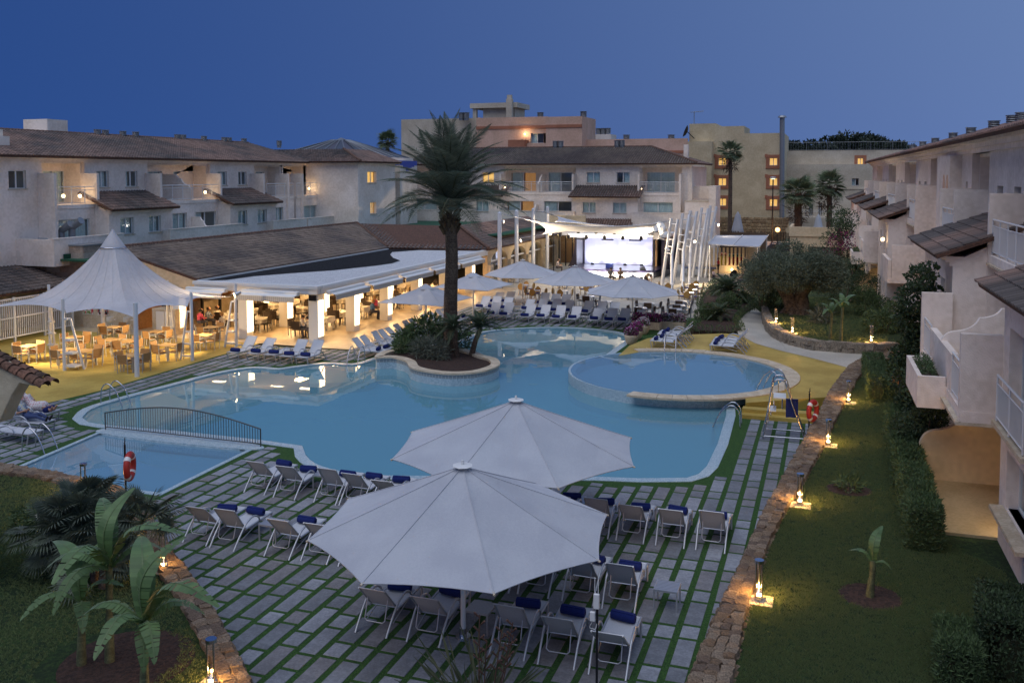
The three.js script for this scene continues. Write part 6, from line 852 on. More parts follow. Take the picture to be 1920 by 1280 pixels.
// ---------- terrace tables and chairs ----------
const beech = std({ map: ctex(0xbf9a66, 0xd4b27e, [[60, 1, 230], [4, 0.5, 231]], 0.8), roughness: 0.4 }), tanWeave = std({ color: new THREE.Color(0xb88f5c), map: weaveMap, roughness: 0.8 }), brownWeave = std({ color: new THREE.Color(0x604a3a), map: weaveMap, roughness: 0.75 }), wicker = std({ color: new THREE.Color(0x3e2f24), map: weaveMap, roughness: 0.7, bumpMap: bumpFine, bumpScale: 0.006 }), rattan = std({ color: new THREE.Color(0xc09550), map: weaveMap, roughness: 0.7 }), blueCloth = std({ color: lin(0.02, 0.06, 0.3), roughness: 0.95 }), linen = std({ map: ctex(0xddd6c8, 0xeee8dc, [[6, 1, 240], [100, 0.6, 241]], 1), roughness: 0.9 });
function armchair(name, fabric, frame, o = {}) { // back towards +z, four legs, two arms
  const t = thing(name, '', 'chair', [0, 0, 0], 0), W = 0.26, bh = o.back ?? 0.86;
  part(t, 'seat', new GB().rbox(-W + 0.02, W - 0.02, 0.42, 0.46, -0.24, 0.22, 0.015), fabric);
  const bk = new THREE.BoxGeometry(2 * W - 0.04, bh - 0.48, 0.025, 1, 1, 1); bk.rotateX(0.14); bk.translate(0, (bh + 0.5) / 2, 0.26); part(t, 'backrest', metric(clean(bk)), fabric);
  for (const s of [-1, 1]) { part(t, 'leg', new GB().box(s * W - 0.016, s * W + 0.016, 0, 0.64, -0.25, -0.22), frame); part(t, 'leg', new GB().flat([s * W, 0, 0.25], [s * W, bh, 0.3], 0.03, 0.03), frame); part(t, 'arm', new GB().box(s * W - 0.025, s * W + 0.025, 0.64, 0.665, -0.27, 0.27), frame); part(t, 'side_rail', new GB().box(s * W - 0.012, s * W + 0.012, 0.4, 0.43, -0.22, 0.24), frame); }
  part(t, 'cross_rail', new GB().box(-W, W, 0.4, 0.425, -0.245, -0.225), frame); scene.remove(t); return t;
}
function rattanChair() { const t = thing('rattan_chair', '', 'chair', [0, 0, 0], 0); const sh = new THREE.Shape(); sh.absellipse(0, 0.68, 0.22, 0.24, 0, Math.PI * 2); const g = new THREE.ExtrudeGeometry(sh, { depth: 0.03, bevelEnabled: false, curveSegments: 10 }); g.rotateX(0.12); g.translate(0, 0, 0.14); part(t, 'backrest', metric(clean(g)), rattan); part(t, 'seat', new GB().bar([0, 0.42, 0], [0, 0.45, 0], 0.22, 0.22, 14), rattan); part(t, 'cushion', new GB().lathe([[0.02, 0.5], [0.17, 0.495], [0.2, 0.47], [0.02, 0.452]], 14), blueCloth); for (const [x, z] of [[-1, -1], [1, -1], [1, 1], [-1, 1]]) part(t, 'leg', new GB().bar([x * 0.15, 0.42, z * 0.15], [x * 0.2, 0, z * 0.2], 0.016, 0.014, 6), rattan); part(t, 'back_hoop', new GB().tube([[-0.19, 0.45, 0.14], [-0.21, 0.75, 0.2], [0, 0.94, 0.24], [0.21, 0.75, 0.2], [0.19, 0.45, 0.14]], 0.015, 6, 16), rattan); scene.remove(t); return t; }
function squareTable(name, top, leg, s = 0.4) { const t = thing(name, '', 'table', [0, 0, 0], 0); part(t, 'table_top', new GB().rbox(-s, s, 0.71, 0.745, -s, s, 0.01), top); for (const [x, z] of [[-1, -1], [1, -1], [1, 1], [-1, 1]]) part(t, 'leg', new GB().box(x * (s - 0.06) - 0.025, x * (s - 0.06) + 0.025, 0, 0.709, z * (s - 0.06) - 0.025, z * (s - 0.06) + 0.025), leg); scene.remove(t); return t; }
const chairTan = armchair('terrace_chair', tanWeave, mt.alu), chairBrown = armchair('brown_chair', brownWeave, mt.alu), chairWicker = armchair('wicker_chair', wicker, wicker, { back: 0.94 }), chairRattan = rattanChair(), tableBeech = squareTable('terrace_table', beech, mt.alu), tableWhite = squareTable('white_table', std({ color: lin(0.62, 0.62, 0.64), roughness: 0.25 }), mt.alu, 0.36), tableDining = squareTable('dining_table', beech, mt.alu, 0.42);
const SIDES = [[0, 1, 0, 'near'], [1, 0, Math.PI / 2, 'right'], [0, -1, Math.PI, 'far'], [-1, 0, -Math.PI / 2, 'left']];
function setTable(tab, chair, x, z, desc, sides, groupT, groupC, o = {}) {
  copy(tab, desc, [x, o.y ?? 0, z], o.turn ?? 0, groupT); const kind = o.kind;
  for (const i of sides) { const [dx, dz, a, w] = SIDES[i], d = (o.d ?? 0.52) + J(0.14); copy(chair, `${kind} on the ${w} side of the ${desc}`.split(' ').slice(0, 16).join(' '), [x + dx * d + J(0.1), o.y ?? 0, z + dz * d + J(0.1)], a + J(0.35), groupC); }
}
[[-36.68, -34.5, 'terrace table at the far left under the tent', [0, 1, 2, 3]], [-36.5, -37.2, 'terrace table at left, second row under the tent', [1, 2, 3]], [-34.1, -34.35, 'left table of the joined pair in the tent front', [0, 2, 3]], [-33.15, -34.4, 'right table of the joined pair in the tent front', [0, 1, 2]], [-36.9, -40.3, 'terrace table by the stone-clad wall', [0, 1, 2, 3]], [-34.2, -37.2, 'left table of the pair in the tent middle', [0, 2, 3]], [-33.1, -37.15, 'right table of the pair in the tent middle', [0, 1, 2]], [-30.3, -34.25, 'terrace table beside the front tent mast', [0, 1, 2, 3]], [-33.66, -39.9, 'terrace table at the back under the tent', [0, 1, 2]], [-30.5, -36.9, 'terrace table beside the right tent mast', [0, 1, 3]], [-30.6, -39.9, 'terrace table nearest the restaurant column', [0, 1, 3]], [-31.8, -42.0, 'terrace table at the restaurant left corner', [0, 2, 3]]]
  .forEach(([x, z, d, s]) => setTable(tableBeech, chairTan, x, z, d, s, 'beech terrace tables', 'tan terrace chairs', { kind: 'tan chair' }));
[[-9.07, -54.8, 'nearest white table beside the flower pots', [0, 1, 3]], [-8.96, -57.0, 'second white table behind the flower pots', [0, 1, 3]], [-9.0, -58.8, 'third white table behind the flower pots', [0, 1, 3]], [-9.2, -60.8, 'fourth white table behind the flower pots', [0, 1, 3]], [-11.05, -56.8, 'white table behind the right sunshade pole', [0, 1, 3]], [-11.0, -59.1, 'white table under the right sunshade rim', [0, 1, 3]], [-13.8, -59.0, 'white table between the middle and right sunshades', [0, 3]], [-15.5, -61.2, 'white table behind the middle sunshade', [0, 1, 3]]]
  .forEach(([x, z, d, s]) => setTable(tableWhite, chairBrown, x, z, d, s, 'white plaza tables', 'brown plaza chairs', { kind: 'brown chair', turn: 0.3 }));
[[-19.95, -63.1, 'white table left before the stage', [0, 1, 2, 3]], [-17.98, -63.4, 'white table centred before the stage', [0, 1, 3]], [-9.7, -70.4, 'farthest white table beside the bent masts', [0, 1, 2, 3]], [-9.4, -67.4, 'middle white table right of the bent masts', [0, 1, 2, 3]], [-9.35, -65.4, 'near white table right of the bent masts', [0, 1, 3]], [-11.5, -69.9, 'white table at the foot of the bent masts', [0, 3]], [-21.8, -66, 'white table near the arcade piers', [0, 1, 2]], [-17, -67, 'white table in the middle of the plaza', [0, 1, 2, 3]], [-13.5, -66, 'white table right of the plaza middle', [0, 1, 3]], [-20, -70.5, 'white table facing the stage left side', [0, 2, 3]], [-15.4, -71, 'white table facing the stage right side', [0, 1, 2]]]
  .forEach(([x, z, d, s]) => setTable(tableWhite, chairRattan, x, z, d, s, 'white plaza tables', 'rattan bistro chairs', { kind: 'rattan chair', turn: 0.2 }));
// dining tables with white cloths inside the restaurant
const clothGeo = (() => { const N = 40, pos = [], P = (i, k) => { const a = i / N * Math.PI * 2, sq = (c, s) => { const m = Math.max(Math.abs(c), Math.abs(s)); return [c / m, s / m]; }, [x, z] = sq(Math.cos(a), Math.sin(a)), f = k ? 1 + 0.03 * Math.sin(a * 12) + 0.02 * k : 1; return [x * 0.455 * f, [0.752, 0.752, 0.45][k === 0 ? 0 : k === 1 ? 1 : 2] - (k === 2 ? 0.03 * Math.cos(a * 4) : 0), z * 0.455 * f]; }; for (let i = 0; i < N; i++) { const a = P(i, 0), b = P(i + 1, 0), c = P(i, 2), d = P(i + 1, 2); pos.push(0, 0.755, 0, ...b, ...a, ...a, ...b, ...d, ...a, ...d, ...c); } const g = new THREE.BufferGeometry(); g.setAttribute('position', new THREE.Float32BufferAttribute(pos, 3)); g.computeVertexNormals(); return metric(clean(g)); })();
const clothProto = thing('tablecloth', '', 'tablecloth', [0, 0, 0], 0); part(clothProto, 'cloth', clothGeo, linen); scene.remove(clothProto);
const ware = thing('table_setting', '', 'tableware', [0, 0, 0], 0); for (const [x, z] of [[-0.2, 0.2], [0.2, -0.2], [0.2, 0.2]]) part(ware, 'plate', new GB().lathe([[0.01, 0.005], [0.08, 0.008], [0.12, 0.022]], 14, new THREE.Matrix4().makeTranslation(x, 0, z)), mt.white); for (const [x, z] of [[-0.05, 0.1], [0.1, 0.02]]) part(ware, 'glass', new GB().lathe([[0.03, 0], [0.005, 0.01], [0.006, 0.08], [0.035, 0.11], [0.032, 0.18]], 10, new THREE.Matrix4().makeTranslation(x, 0, z)), mt.glass); part(ware, 'napkin', new GB().lathe([[0.1, 0], [0.07, 0.08], [0.02, 0.2]], 7, new THREE.Matrix4().makeTranslation(-0.1, 0, -0.15)), linen); scene.remove(ware);
const diners = [];
[[-27.9, 'pool-side'], [-31.2, 'middle-row'], [-33.9, 'inner-row']].forEach(([x, rowName], ri) => { for (let k = 0; k < 10; k++) { const z = -44.9 - k * 2.25 - ri * 0.7; if (ri === 2 && k > 8) continue; const xx = x + J(0.3), d = `${ORD[k]} ${rowName} dining table`; setTable(tableDining, chairWicker, xx, z, d + ' from the near end', [0, 1, 2, 3].filter((i) => jit() < 0.85), 'restaurant dining tables', 'dark wicker dining chairs', { kind: 'dark wicker chair', d: 0.58 }); const cl = `white tablecloth on the ${ORD[k]} dining table from the near end, ${rowName}`; copy(clothProto, cl, [xx, 0.002, z], 0, 'white tablecloths'); copy(ware, `plates and glasses on the ${ORD[k]} dining table, ${rowName}`, [xx, 0.757, z], J(1), 'table settings'); diners.push([xx, z, rowName, k]); } });
{ const h = thing('high_chair', '', 'high chair', [0, 0, 0], 0, 'white plastic high chairs'); part(h, 'seat_shell', new GB().lathe([[0.02, 0.5], [0.17, 0.52], [0.2, 0.72], [0.19, 0.9]], 12), mt.white); part(h, 'tray', new GB().rbox(-0.2, 0.2, 0.68, 0.71, -0.36, -0.12, 0.01), mt.white); for (const [x, z] of [[-1, -1], [1, -1], [1, 1], [-1, 1]]) part(h, 'leg', new GB().bar([x * 0.12, 0.52, z * 0.12], [x * 0.22, 0, z * 0.22], 0.018, 0.018, 6), mt.white); copy(h, 'left white plastic high chair against the stone-clad wall', [-38.9, 0, -42.3], 0.3); copy(h, 'right white plastic high chair against the stone-clad wall', [-37.9, 0, -42.5], 0.1); scene.remove(h); 
  const s = thing('service_cabinet', 'beige service cabinet with louvred doors beside the restaurant glass', 'cabinet', [-35.4, 0, -43.2]); part(s, 'carcass', new GB().rbox(-0.9, 0.7, 0, 1.45, -0.5, 0.5, 0.02), mt.limestone); for (const k of [0, 1]) part(s, 'door', new GB().box(-0.6 + k * 0.6, -0.05 + k * 0.6, 0.1, 1.3, 0.501, 0.53), mt.white); }

// ---------- dry-stone walls ----------
const stoneMats = [[0x7a6350, 0x93795f], [0x86705c, 0x9d866d], [0x6c5a4c, 0x857160], [0x8f7b66, 0xa8937c]].map(([a, b], i) => shade(b, mottleMap, { roughness: 1, bumpMap: bumpStone, bumpScale: 0.02 }));
const paleStone = [[0x94897a, 0xaca08f], [0x857a6c, 0xa09584], [0xa0937f, 0xb5a894]].map(([a, b], i) => shade(b, mottleMap, { roughness: 1, bumpMap: bumpStone, bumpScale: 0.02 }));
const stoneGeos = Array.from({ length: 7 }, (_, k) => { const r = rng(900 + k), g = new THREE.BoxGeometry(1, 1, 1, 2, 2, 2), p = g.attributes.position, key = {}; for (let i = 0; i < p.count; i++) { const x = p.getX(i), y = p.getY(i), z = p.getZ(i), id = [x, y, z].join(); const j = key[id] ??= [(r() - 0.5) * 0.2, (r() - 0.5) * 0.16, (r() - 0.5) * 0.2]; const rr = Math.hypot(x, y, z), s = rr > 0.8 ? 0.86 : rr > 0.6 ? 0.97 : 1.04; p.setXYZ(i, x * s + j[0], y * s + j[1], z * s + j[2]); } return metric(clean(toCreasedNormals(g.toNonIndexed(), 0.9))); });
const resample = (l, n) => { const d = [0]; for (let i = 1; i < l.length; i++) d.push(d[i - 1] + Math.hypot(l[i][0] - l[i - 1][0], l[i][1] - l[i - 1][1])); return Array.from({ length: n }, (_, k) => { const s = d[d.length - 1] * k / (n - 1); let i = 1; while (i < l.length - 1 && d[i] < s) i++; const t = (s - d[i - 1]) / (d[i] - d[i - 1] || 1); return [mix(l[i - 1][0], l[i][0], t), mix(l[i - 1][1], l[i][1], t)]; }); };
function stoneWall(name, label, A, B, y0, y1, o = {}) { // A and B: the two upper edges in plan
  const t = thing(name, label, 'wall', [0, 0, 0]), r = rng(o.seed ?? 7), mats = o.mats ?? stoneMats, size = o.size ?? 0.34; let n = 0; const spare = mats.map(() => []); A = resample(A, o.n ?? 32); B = resample(B, o.n ?? 32);
  const core = new GB(); for (let i = 0; i + 1 < A.length; i++) { const [a, b, c, d] = [A[i], A[i + 1], B[i + 1], B[i]], k = y1 - 0.07; core.quad([a[0], k, a[1]], [b[0], k, b[1]], [c[0], k, c[1]], [d[0], k, d[1]]); for (const [p, q] of [[a, b], [d, c]]) core.quad([p[0], y0, p[1]], [q[0], y0, q[1]], [q[0], k, q[1]], [p[0], k, p[1]]); } part(t, 'mortar_core', core, o.mortar ?? std({ map: ctex(0x6e5a48, 0x8a735d, [[20, 1, 274], [80, 1, 275]], 1), roughness: 1, bumpMap: bumpStone, bumpScale: 0.03 }));
  const put = (x, y, z, sx, sy, sz, ang) => { const gi = r() * stoneGeos.length | 0, mi = r() * mats.length | 0; const near = n < (o.max ?? 300); n++; const m = new THREE.Matrix4().compose(V(x, y, z), new THREE.Quaternion().setFromEuler(new THREE.Euler((r() - 0.5) * 0.2, ang + (r() - 0.5) * 0.5, (r() - 0.5) * 0.2)), V(sx, sy, sz)); if (near) { const s = part(t, 'stone', stoneGeos[gi], mats[mi]); s.applyMatrix4(m); } else spare[mi].push(stoneGeos[gi].clone().applyMatrix4(m)); };
  for (let i = 0; i + 1 < A.length; i++) { const L = Math.hypot(A[i + 1][0] - A[i][0], A[i + 1][1] - A[i][1]), W = Math.hypot(B[i][0] - A[i][0], B[i][1] - A[i][1]), ang = -Math.atan2(A[i + 1][1] - A[i][1], A[i + 1][0] - A[i][0]);
    for (let s = 0; s < L; s += size * 0.92) { const f = Math.min(1, (s + size * 0.45) / L), P = (v) => [mix(mix(A[i][0], A[i + 1][0], f), mix(B[i][0], B[i + 1][0], f), v), mix(mix(A[i][1], A[i + 1][1], f), mix(B[i][1], B[i + 1][1], f), v)];
      const m = Math.max(1, Math.round(W / (size * 0.8))); for (let k = 0; k < m; k++) { const [x, z] = P((k + 0.5) / m + (r() - 0.5) * 0.06); put(x, y1 - 0.085 + r() * 0.02, z, size * (0.9 + r() * 0.4), 0.14 + r() * 0.04, W / m * (0.9 + r() * 0.2), ang); }
      for (const v of o.faces ?? [1]) for (let y = y0 + size * 0.35; y < y1 - 0.12; y += size * 0.78) { const [x, z] = P(v); put(x, y, z, size * (0.8 + r() * 0.35), size * (0.65 + r() * 0.25), size * 0.5, ang); } } }
  spare.forEach((l, i) => { if (l.length) part(t, 'more_stones', mergeGeometries(l), mats[i]).userData.kind = 'stuff'; });
  return t;
}
stoneWall('stone_wall', 'low rough stone wall between the pool paving and the right lawn', wallInner, wallOuter, -0.02, 0.5, { seed: 8, faces: [0, 1], size: 0.27 });
stoneWall('stone_wall', 'low rough stone wall round the left lawn beside the kids pool', leftInner, leftOuter, -0.02, 0.5, { seed: 9, faces: [0], size: 0.27 });
const gw = [[-3.84,-58.99],[-3.55,-55.62],[-3.2,-52.83],[-2.74,-50.73],[-1.94,-48.75],[-0.84,-47.53],[0.64,-47.27],[2.09,-47.32],[3.09,-48.27]];
const gwB = offsetPoly([...gw, [3, -60]], -0.38).slice(0, -1);
stoneWall('stone_wall', 'pale curved stone retaining wall of the olive tree garden', gw, gwB, 0.3, 0.88, { seed: 10, faces: [0], mats: paleStone, size: 0.4, max: 260 });
const gw2 = [[-6.76,-77.46],[-6.06,-74.17],[-5.39,-71.16],[-4.81,-69.02],[-4.36,-67.91]], gw2B = gw2.map(([x, z]) => [x + 0.35, z - 0.4]);
stoneWall('stone_wall', 'short pale stone wall where the man sits by the path', gw2, gw2B, 0, 0.52, { seed: 11, faces: [0], mats: paleStone, size: 0.4, max: 120 });
{ const g = [...gwB, [4.4, -50.5], [3.0, -90], [-5.5, -75], [-4.9, -64]]; struct('garden_lawn', new GB().prism(g, 0, 0.8), mt.lawn); }
// ---------- bollard lights ----------
{
  const mk = (p, y, label, k = 1) => { const t = thing('bollard_light', label, 'bollard light', [p[0], y, p[1]], 0, 'lit bollards on the lawns'); part(t, 'stone_pad', new GB().rbox(-0.28, 0.28, 0, 0.03, -0.24, 0.24, 0.01), mt.limestone); part(t, 'base', new GB().bar([0, 0.03, 0], [0, 0.13, 0], 0.085, 0.085, 16), mt.steel); part(t, 'cone', new GB().bar([0, 0.19, 0], [0, 0.27, 0], 0.075, 0.012, 16), mt.steel); part(t, 'glowing_lamp', new GB().bar([0, 0.132, 0], [0, 0.188, 0], 0.05, 0.05, 14), std({ color: lin(1, 0.8, 0.5), emissive: lin(1, 0.66, 0.28), emissiveIntensity: 14 }));
    for (const a of [0.4, 2.5, 4.6]) part(t, 'rod', new GB().bar([0.07 * Math.cos(a), 0.13, 0.07 * Math.sin(a)], [0.07 * Math.cos(a), 0.8, 0.07 * Math.sin(a)], 0.016, 0.016, 8), mt.steel); part(t, 'glowing_ring', new GB().bar([0, 0.28, 0], [0, 0.32, 0], 0.03, 0.03, 14), std({ color: lin(1, 0.8, 0.5), emissive: lin(1, 0.66, 0.28), emissiveIntensity: 3 })); part(t, 'cap', new GB().bar([0, 0.8, 0], [0, 0.86, 0], 0.095, 0.095, 16), mt.steel); const l = new THREE.PointLight(new THREE.Color().setRGB(1, 0.52, 0.14), 2.2 * k); l.position.set(0, 0.16, 0); l.castShadow = true; l.shadow.radius = 2.4; t.add(l);
    const u = new THREE.PointLight(new THREE.Color().setRGB(1, 0.52, 0.14), 4.4 * k); u.position.set(0, 0.3, 0); u.shadow.radius = 2; u.castShadow = true; t.add(u); return t; };
  const R_ = [[-1.23,-18.94],[-0.62,-24.89],[0.06,-30.78],[0.76,-36.87],[1.73,-41.89]]; ['nearest', 'second', 'third', 'fourth', 'farthest'].forEach((w, i) => mk(R_[i], 0.38, `${w} lit bollard along the wall of the right lawn`));
  const L_ = [[-18.94,-19.48],[-9.7,-12.65],[-13.73,-16.22]]; mk(L_[0], 0.38, 'lit bollard on the left lawn beside the kids pool'); mk([L_[1][0], L_[1][1]], 0.38, 'lit bollard at the bottom left behind the wall', 0.55); mk([L_[2][0] + 0.1, L_[2][1]], 0.38, 'lit bollard hidden among the fan palms at left', 0.4);
  const G_ = [[-2.75,-52.54],[-1.77,-49.62],[1.98,-48.17],[-5.62,-74.65]]; ['lit bollard at the left end of the olive garden wall', 'second lit bollard along the olive garden wall', 'lit bollard at the right end of the olive garden wall', 'lit bollard on the little lawn behind the sitting man'].forEach((l, i) => mk(G_[i], i === 3 ? 0.4 : 0.8, l));
}
// ---------- pool furniture ----------
function ladder(label, x, z, turn, o = {}) { const t = thing('pool_ladder', label, 'pool ladder', [x, o.y ?? 0, z], turn, 'steel pool ladders'); for (const s of [-1, 1]) part(t, 'handrail', new GB().tube([[s * 0.27, 0, 0.55], [s * 0.27, 0.55, 0.52], [s * 0.27, 0.78, 0.36], [s * 0.27, 0.8, 0.18], [s * 0.27, 0.55, -0.12], [s * 0.27, -0.1, -0.42], [s * 0.27, -0.8, -0.42]], 0.022, 8, 28), mt.steel); for (let k = 0; k < 3; k++) part(t, 'tread', new GB().box(-0.26, 0.26, -0.25 - k * 0.27, -0.22 - k * 0.27, -0.46, -0.38), mt.steel); return t; }
ladder('steel pool ladder at the left corner of the main pool', -26.55, -29.15, -Math.PI / 2 + 0.1); ladder('steel pool ladder on the left side of the kids pool', -24.25, -23.2, -Math.PI / 2); ladder('steel pool ladder beside the loungers left of the island', -21.3, -38.9, Math.PI + 0.1); ladder('steel pool ladder on the right side of the main pool', -3.45, -33.6, Math.PI / 2); ladder('steel grab rails at the back of the round pool', -7.3, -45.0, Math.PI + 0.1, { y: 0.42 }); ladder('steel grab rails at the right of the round pool', -2.2, -38.1, Math.PI / 2 - 0.45, { y: 0.42 });
{ // lifeguard chair
  const t = thing('lifeguard_chair', 'tall steel lifeguard chair with a blue towel at the pool corner', 'lifeguard chair', [-1.45, 0, -32.75], 0.05); for (const s of [-1, 1]) { part(t, 'side_frame', new GB().tube([[s * 0.5, 0, 0.75], [s * 0.42, 1.2, 0.32], [s * 0.38, 1.95, 0.1], [s * 0.38, 2.08, -0.1], [s * 0.38, 1.95, -0.3], [s * 0.42, 1.0, -0.42], [s * 0.48, 0, -0.6]].map(([x, y, z]) => [z * 1.05, y, x]), 0.028, 8, 30), mt.steel); part(t, 'base_rail', new GB().bar([-0.62, 0.12, s * 0.48], [0.72, 0.12, s * 0.48], 0.02, 0.02, 8), mt.steel); }
  for (let k = 0; k < 4; k++) part(t, 'step', new GB().bar([-0.55 + k * 0.09, 0.3 + k * 0.27, -0.44], [-0.55 + k * 0.09, 0.3 + k * 0.27, 0.44], 0.02, 0.02, 8), mt.steel); part(t, 'seat', new GB().rbox(-0.3, 0.12, 1.4, 1.45, -0.36, 0.36, 0.015), mt.white); part(t, 'foot_board', new GB().rbox(-0.48, -0.2, 0.95, 0.98, -0.38, 0.38, 0.01), mt.white); part(t, 'seat_post', new GB().bar([0, 0.98, 0], [0, 1.4, 0], 0.025, 0.025, 8), mt.steel); part(t, 'back_plate', new GB().rbox(0.1, 0.14, 1.75, 1.9, -0.3, 0.3, 0.015), mt.white);
  const tw = thing('hanging_towel', 'blue towel hanging from the lifeguard chair', 'towel', [-1.12, 1.1, -32.4], 0.1); const g = new THREE.PlaneGeometry(0.4, 0.62, 10, 8), p = g.attributes.position; for (let i = 0; i < p.count; i++) p.setZ(i, 0.02 * Math.sin(p.getX(i) * 30)); g.computeVertexNormals(); part(tw, 'cloth', metric(clean(g)), mt.towel); part(tw, 'hem', new GB().box(-0.2, 0.2, 0.3, 0.33, -0.03, 0.03), mt.towel);
}
function lifebuoy(label, x, y, z, turn) { const t = thing('lifebuoy_post', label, 'lifebuoy', [x, y, z], turn, 'red lifebuoys on posts'); part(t, 'post', new GB().bar([0, 0, 0], [0, 1.55, 0], 0.028, 0.028, 8), mt.darkMetal); part(t, 'hook', new GB().bar([0, 1.5, 0], [0.02, 1.72, 0], 0.012).bar([-0.06, 1.6, 0], [0.06, 1.62, 0], 0.012), mt.darkMetal); const g = new THREE.TorusGeometry(0.27, 0.085, 12, 28); g.scale(1, 1.12, 1); g.translate(0.05, 0.95, 0.1); const r = part(t, 'ring', metric(clean(g)), std({ color: lin(0.42, 0.03, 0.02), roughness: 0.5 })); for (let k = 0; k < 4; k++) { const q = new THREE.TorusGeometry(0.27, 0.089, 10, 6, 0.3); q.rotateZ(k * Math.PI / 2 + 0.63); q.scale(1, 1.12, 1); q.translate(0.05, 0.95, 0.1); part(r, 'reflective_band', metric(clean(q)), mt.white); } return t; }
{ const a = [[-17.39,-19.31],[-0.37,-32.94]]; lifebuoy('red lifebuoy on a post at the left wall beside the kids pool', a[0][0], 0.4, a[0][1], 2.0); lifebuoy('red lifebuoy on a post beside the right stone wall', a[1][0] - 0.2, 0.0, a[1][1], 1.1); }
{ // arched railing between the two pools
  const t = thing('arched_railing', 'grey railing with an arched top between the main pool and kids pool', 'railing', [0, 0, 0]); const x0 = -24.1, x1 = -17.7, z = -25.85, top = (f) => 0.62 + 0.42 * Math.sin(Math.PI * f), low = 0.12; const P = []; for (let k = 0; k <= 24; k++) P.push([mix(x0, x1, k / 24), top(k / 24), z]); const m = std({ color: lin(0.08, 0.075, 0.07), roughness: 0.45, metalness: 0.4 }); part(t, 'top_rail', new GB().pipe(P, 0.022, 8), m); part(t, 'bottom_rail', new GB().bar([x0, low, z], [x1, low, z], 0.018, 0.018, 8), m); for (const x of [x0, x1]) part(t, 'post', new GB().bar([x, -0.02, z], [x, 0.63, z], 0.022, 0.022, 8), m); for (let k = 1; k < 62; k++) part(t, 'baluster', new GB().bar([mix(x0, x1, k / 62), low, z], [mix(x0, x1, k / 62), top(k / 62), z], 0.0115, 0.0115, 5, true), m);
  struct('pool_divider', new GB().prism(curve([[-24.3, -25.75], [-24.2, -25.5], [-17.8, -25.5], [-17.5, -25.7], [-17.8, -26.0], [-24.1, -26.02]], 4), -0.3, 0.03), mt.mosaic); }
// ---------- island planter with its key-pattern band ----------
{
  const pr = thing('island_planter', 'curved island planter with a Greek key band in the main pool', 'planter', [0, 0, 0]); const out = island, inn = offsetPoly(island, -0.36), g = new GB(), lip = new GB(); const len = []; let acc = 0; for (let i = 0; i < out.length; i++) { const a = out[i], b = out[(i + 1) % out.length]; len.push(acc); acc += Math.hypot(b[0] - a[0], b[1] - a[1]); } len.push(acc);
  for (let i = 0; i < out.length; i++) { const j = (i + 1) % out.length, a = out[i], b = out[j]; g.quad([a[0], -0.04, a[1]], [b[0], -0.04, b[1]], [b[0], 0.45, b[1]], [a[0], 0.45, a[1]]); }
  part(pr, 'wall', g, mt.mosaic); const gl = new GB(); for (let i = 0; i < out.length; i++) { const a = out[i], b = out[(i + 1) % out.length]; gl.quad([a[0], -1.3, a[1]], [b[0], -1.3, b[1]], [b[0], -0.04, b[1]], [a[0], -0.04, a[1]]); } part(pr, 'lower_wall', gl, tileBlue);
  const o2 = offsetPoly(island, 0.05); for (let i = 0; i < out.length; i++) { const j = (i + 1) % out.length, a = o2[i], b = o2[j], c = inn[j], d = inn[i]; lip.quad([a[0], 0.53, a[1]], [b[0], 0.53, b[1]], [c[0], 0.53, c[1]], [d[0], 0.53, d[1]]).quad([a[0], 0.452, a[1]], [b[0], 0.452, b[1]], [b[0], 0.53, b[1]], [a[0], 0.53, a[1]]).quad([d[0], 0.3, d[1]], [c[0], 0.3, c[1]], [c[0], 0.53, c[1]], [d[0], 0.53, d[1]]); } part(pr, 'rim', lip, mt.limestone);
  const key = [' ########', ' #      #', ' # #### #', ' # #  # #', ' # ## # #', ' #    # #', ' ###### #', '        #']; const kt = tex(64, (i) => { const x = (i % 64) >> 3, y = 7 - (i >> 9); return key[y] && key[y][x] === '#' ? [60, 74, 86] : [176, 184, 184]; }, 1); const pos = [], uv = [], o3 = offsetPoly(island, 0.006); for (let i = 0; i < out.length; i++) { const a = o3[i], b = o3[(i + 1) % out.length], q = [[a, 0.27, len[i], 0], [b, 0.27, len[i + 1], 0], [b, 0.41, len[i + 1], 1], [a, 0.41, len[i], 1]]; for (const k of [0, 1, 2, 0, 2, 3]) { pos.push(q[k][0][0], q[k][1], q[k][0][1]); uv.push(q[k][2] / 0.16, q[k][3]); } } const bg = new THREE.BufferGeometry(); bg.setAttribute('position', new THREE.Float32BufferAttribute(pos, 3)); bg.setAttribute('uv', new THREE.Float32BufferAttribute(uv, 2)); bg.computeVertexNormals(); part(pr, 'key_pattern_band', bg, std({ map: kt, roughness: 0.4 }));
  part(pr, 'soil', new GB().add(sheet(inn, 0.42)), mt.soil);
}
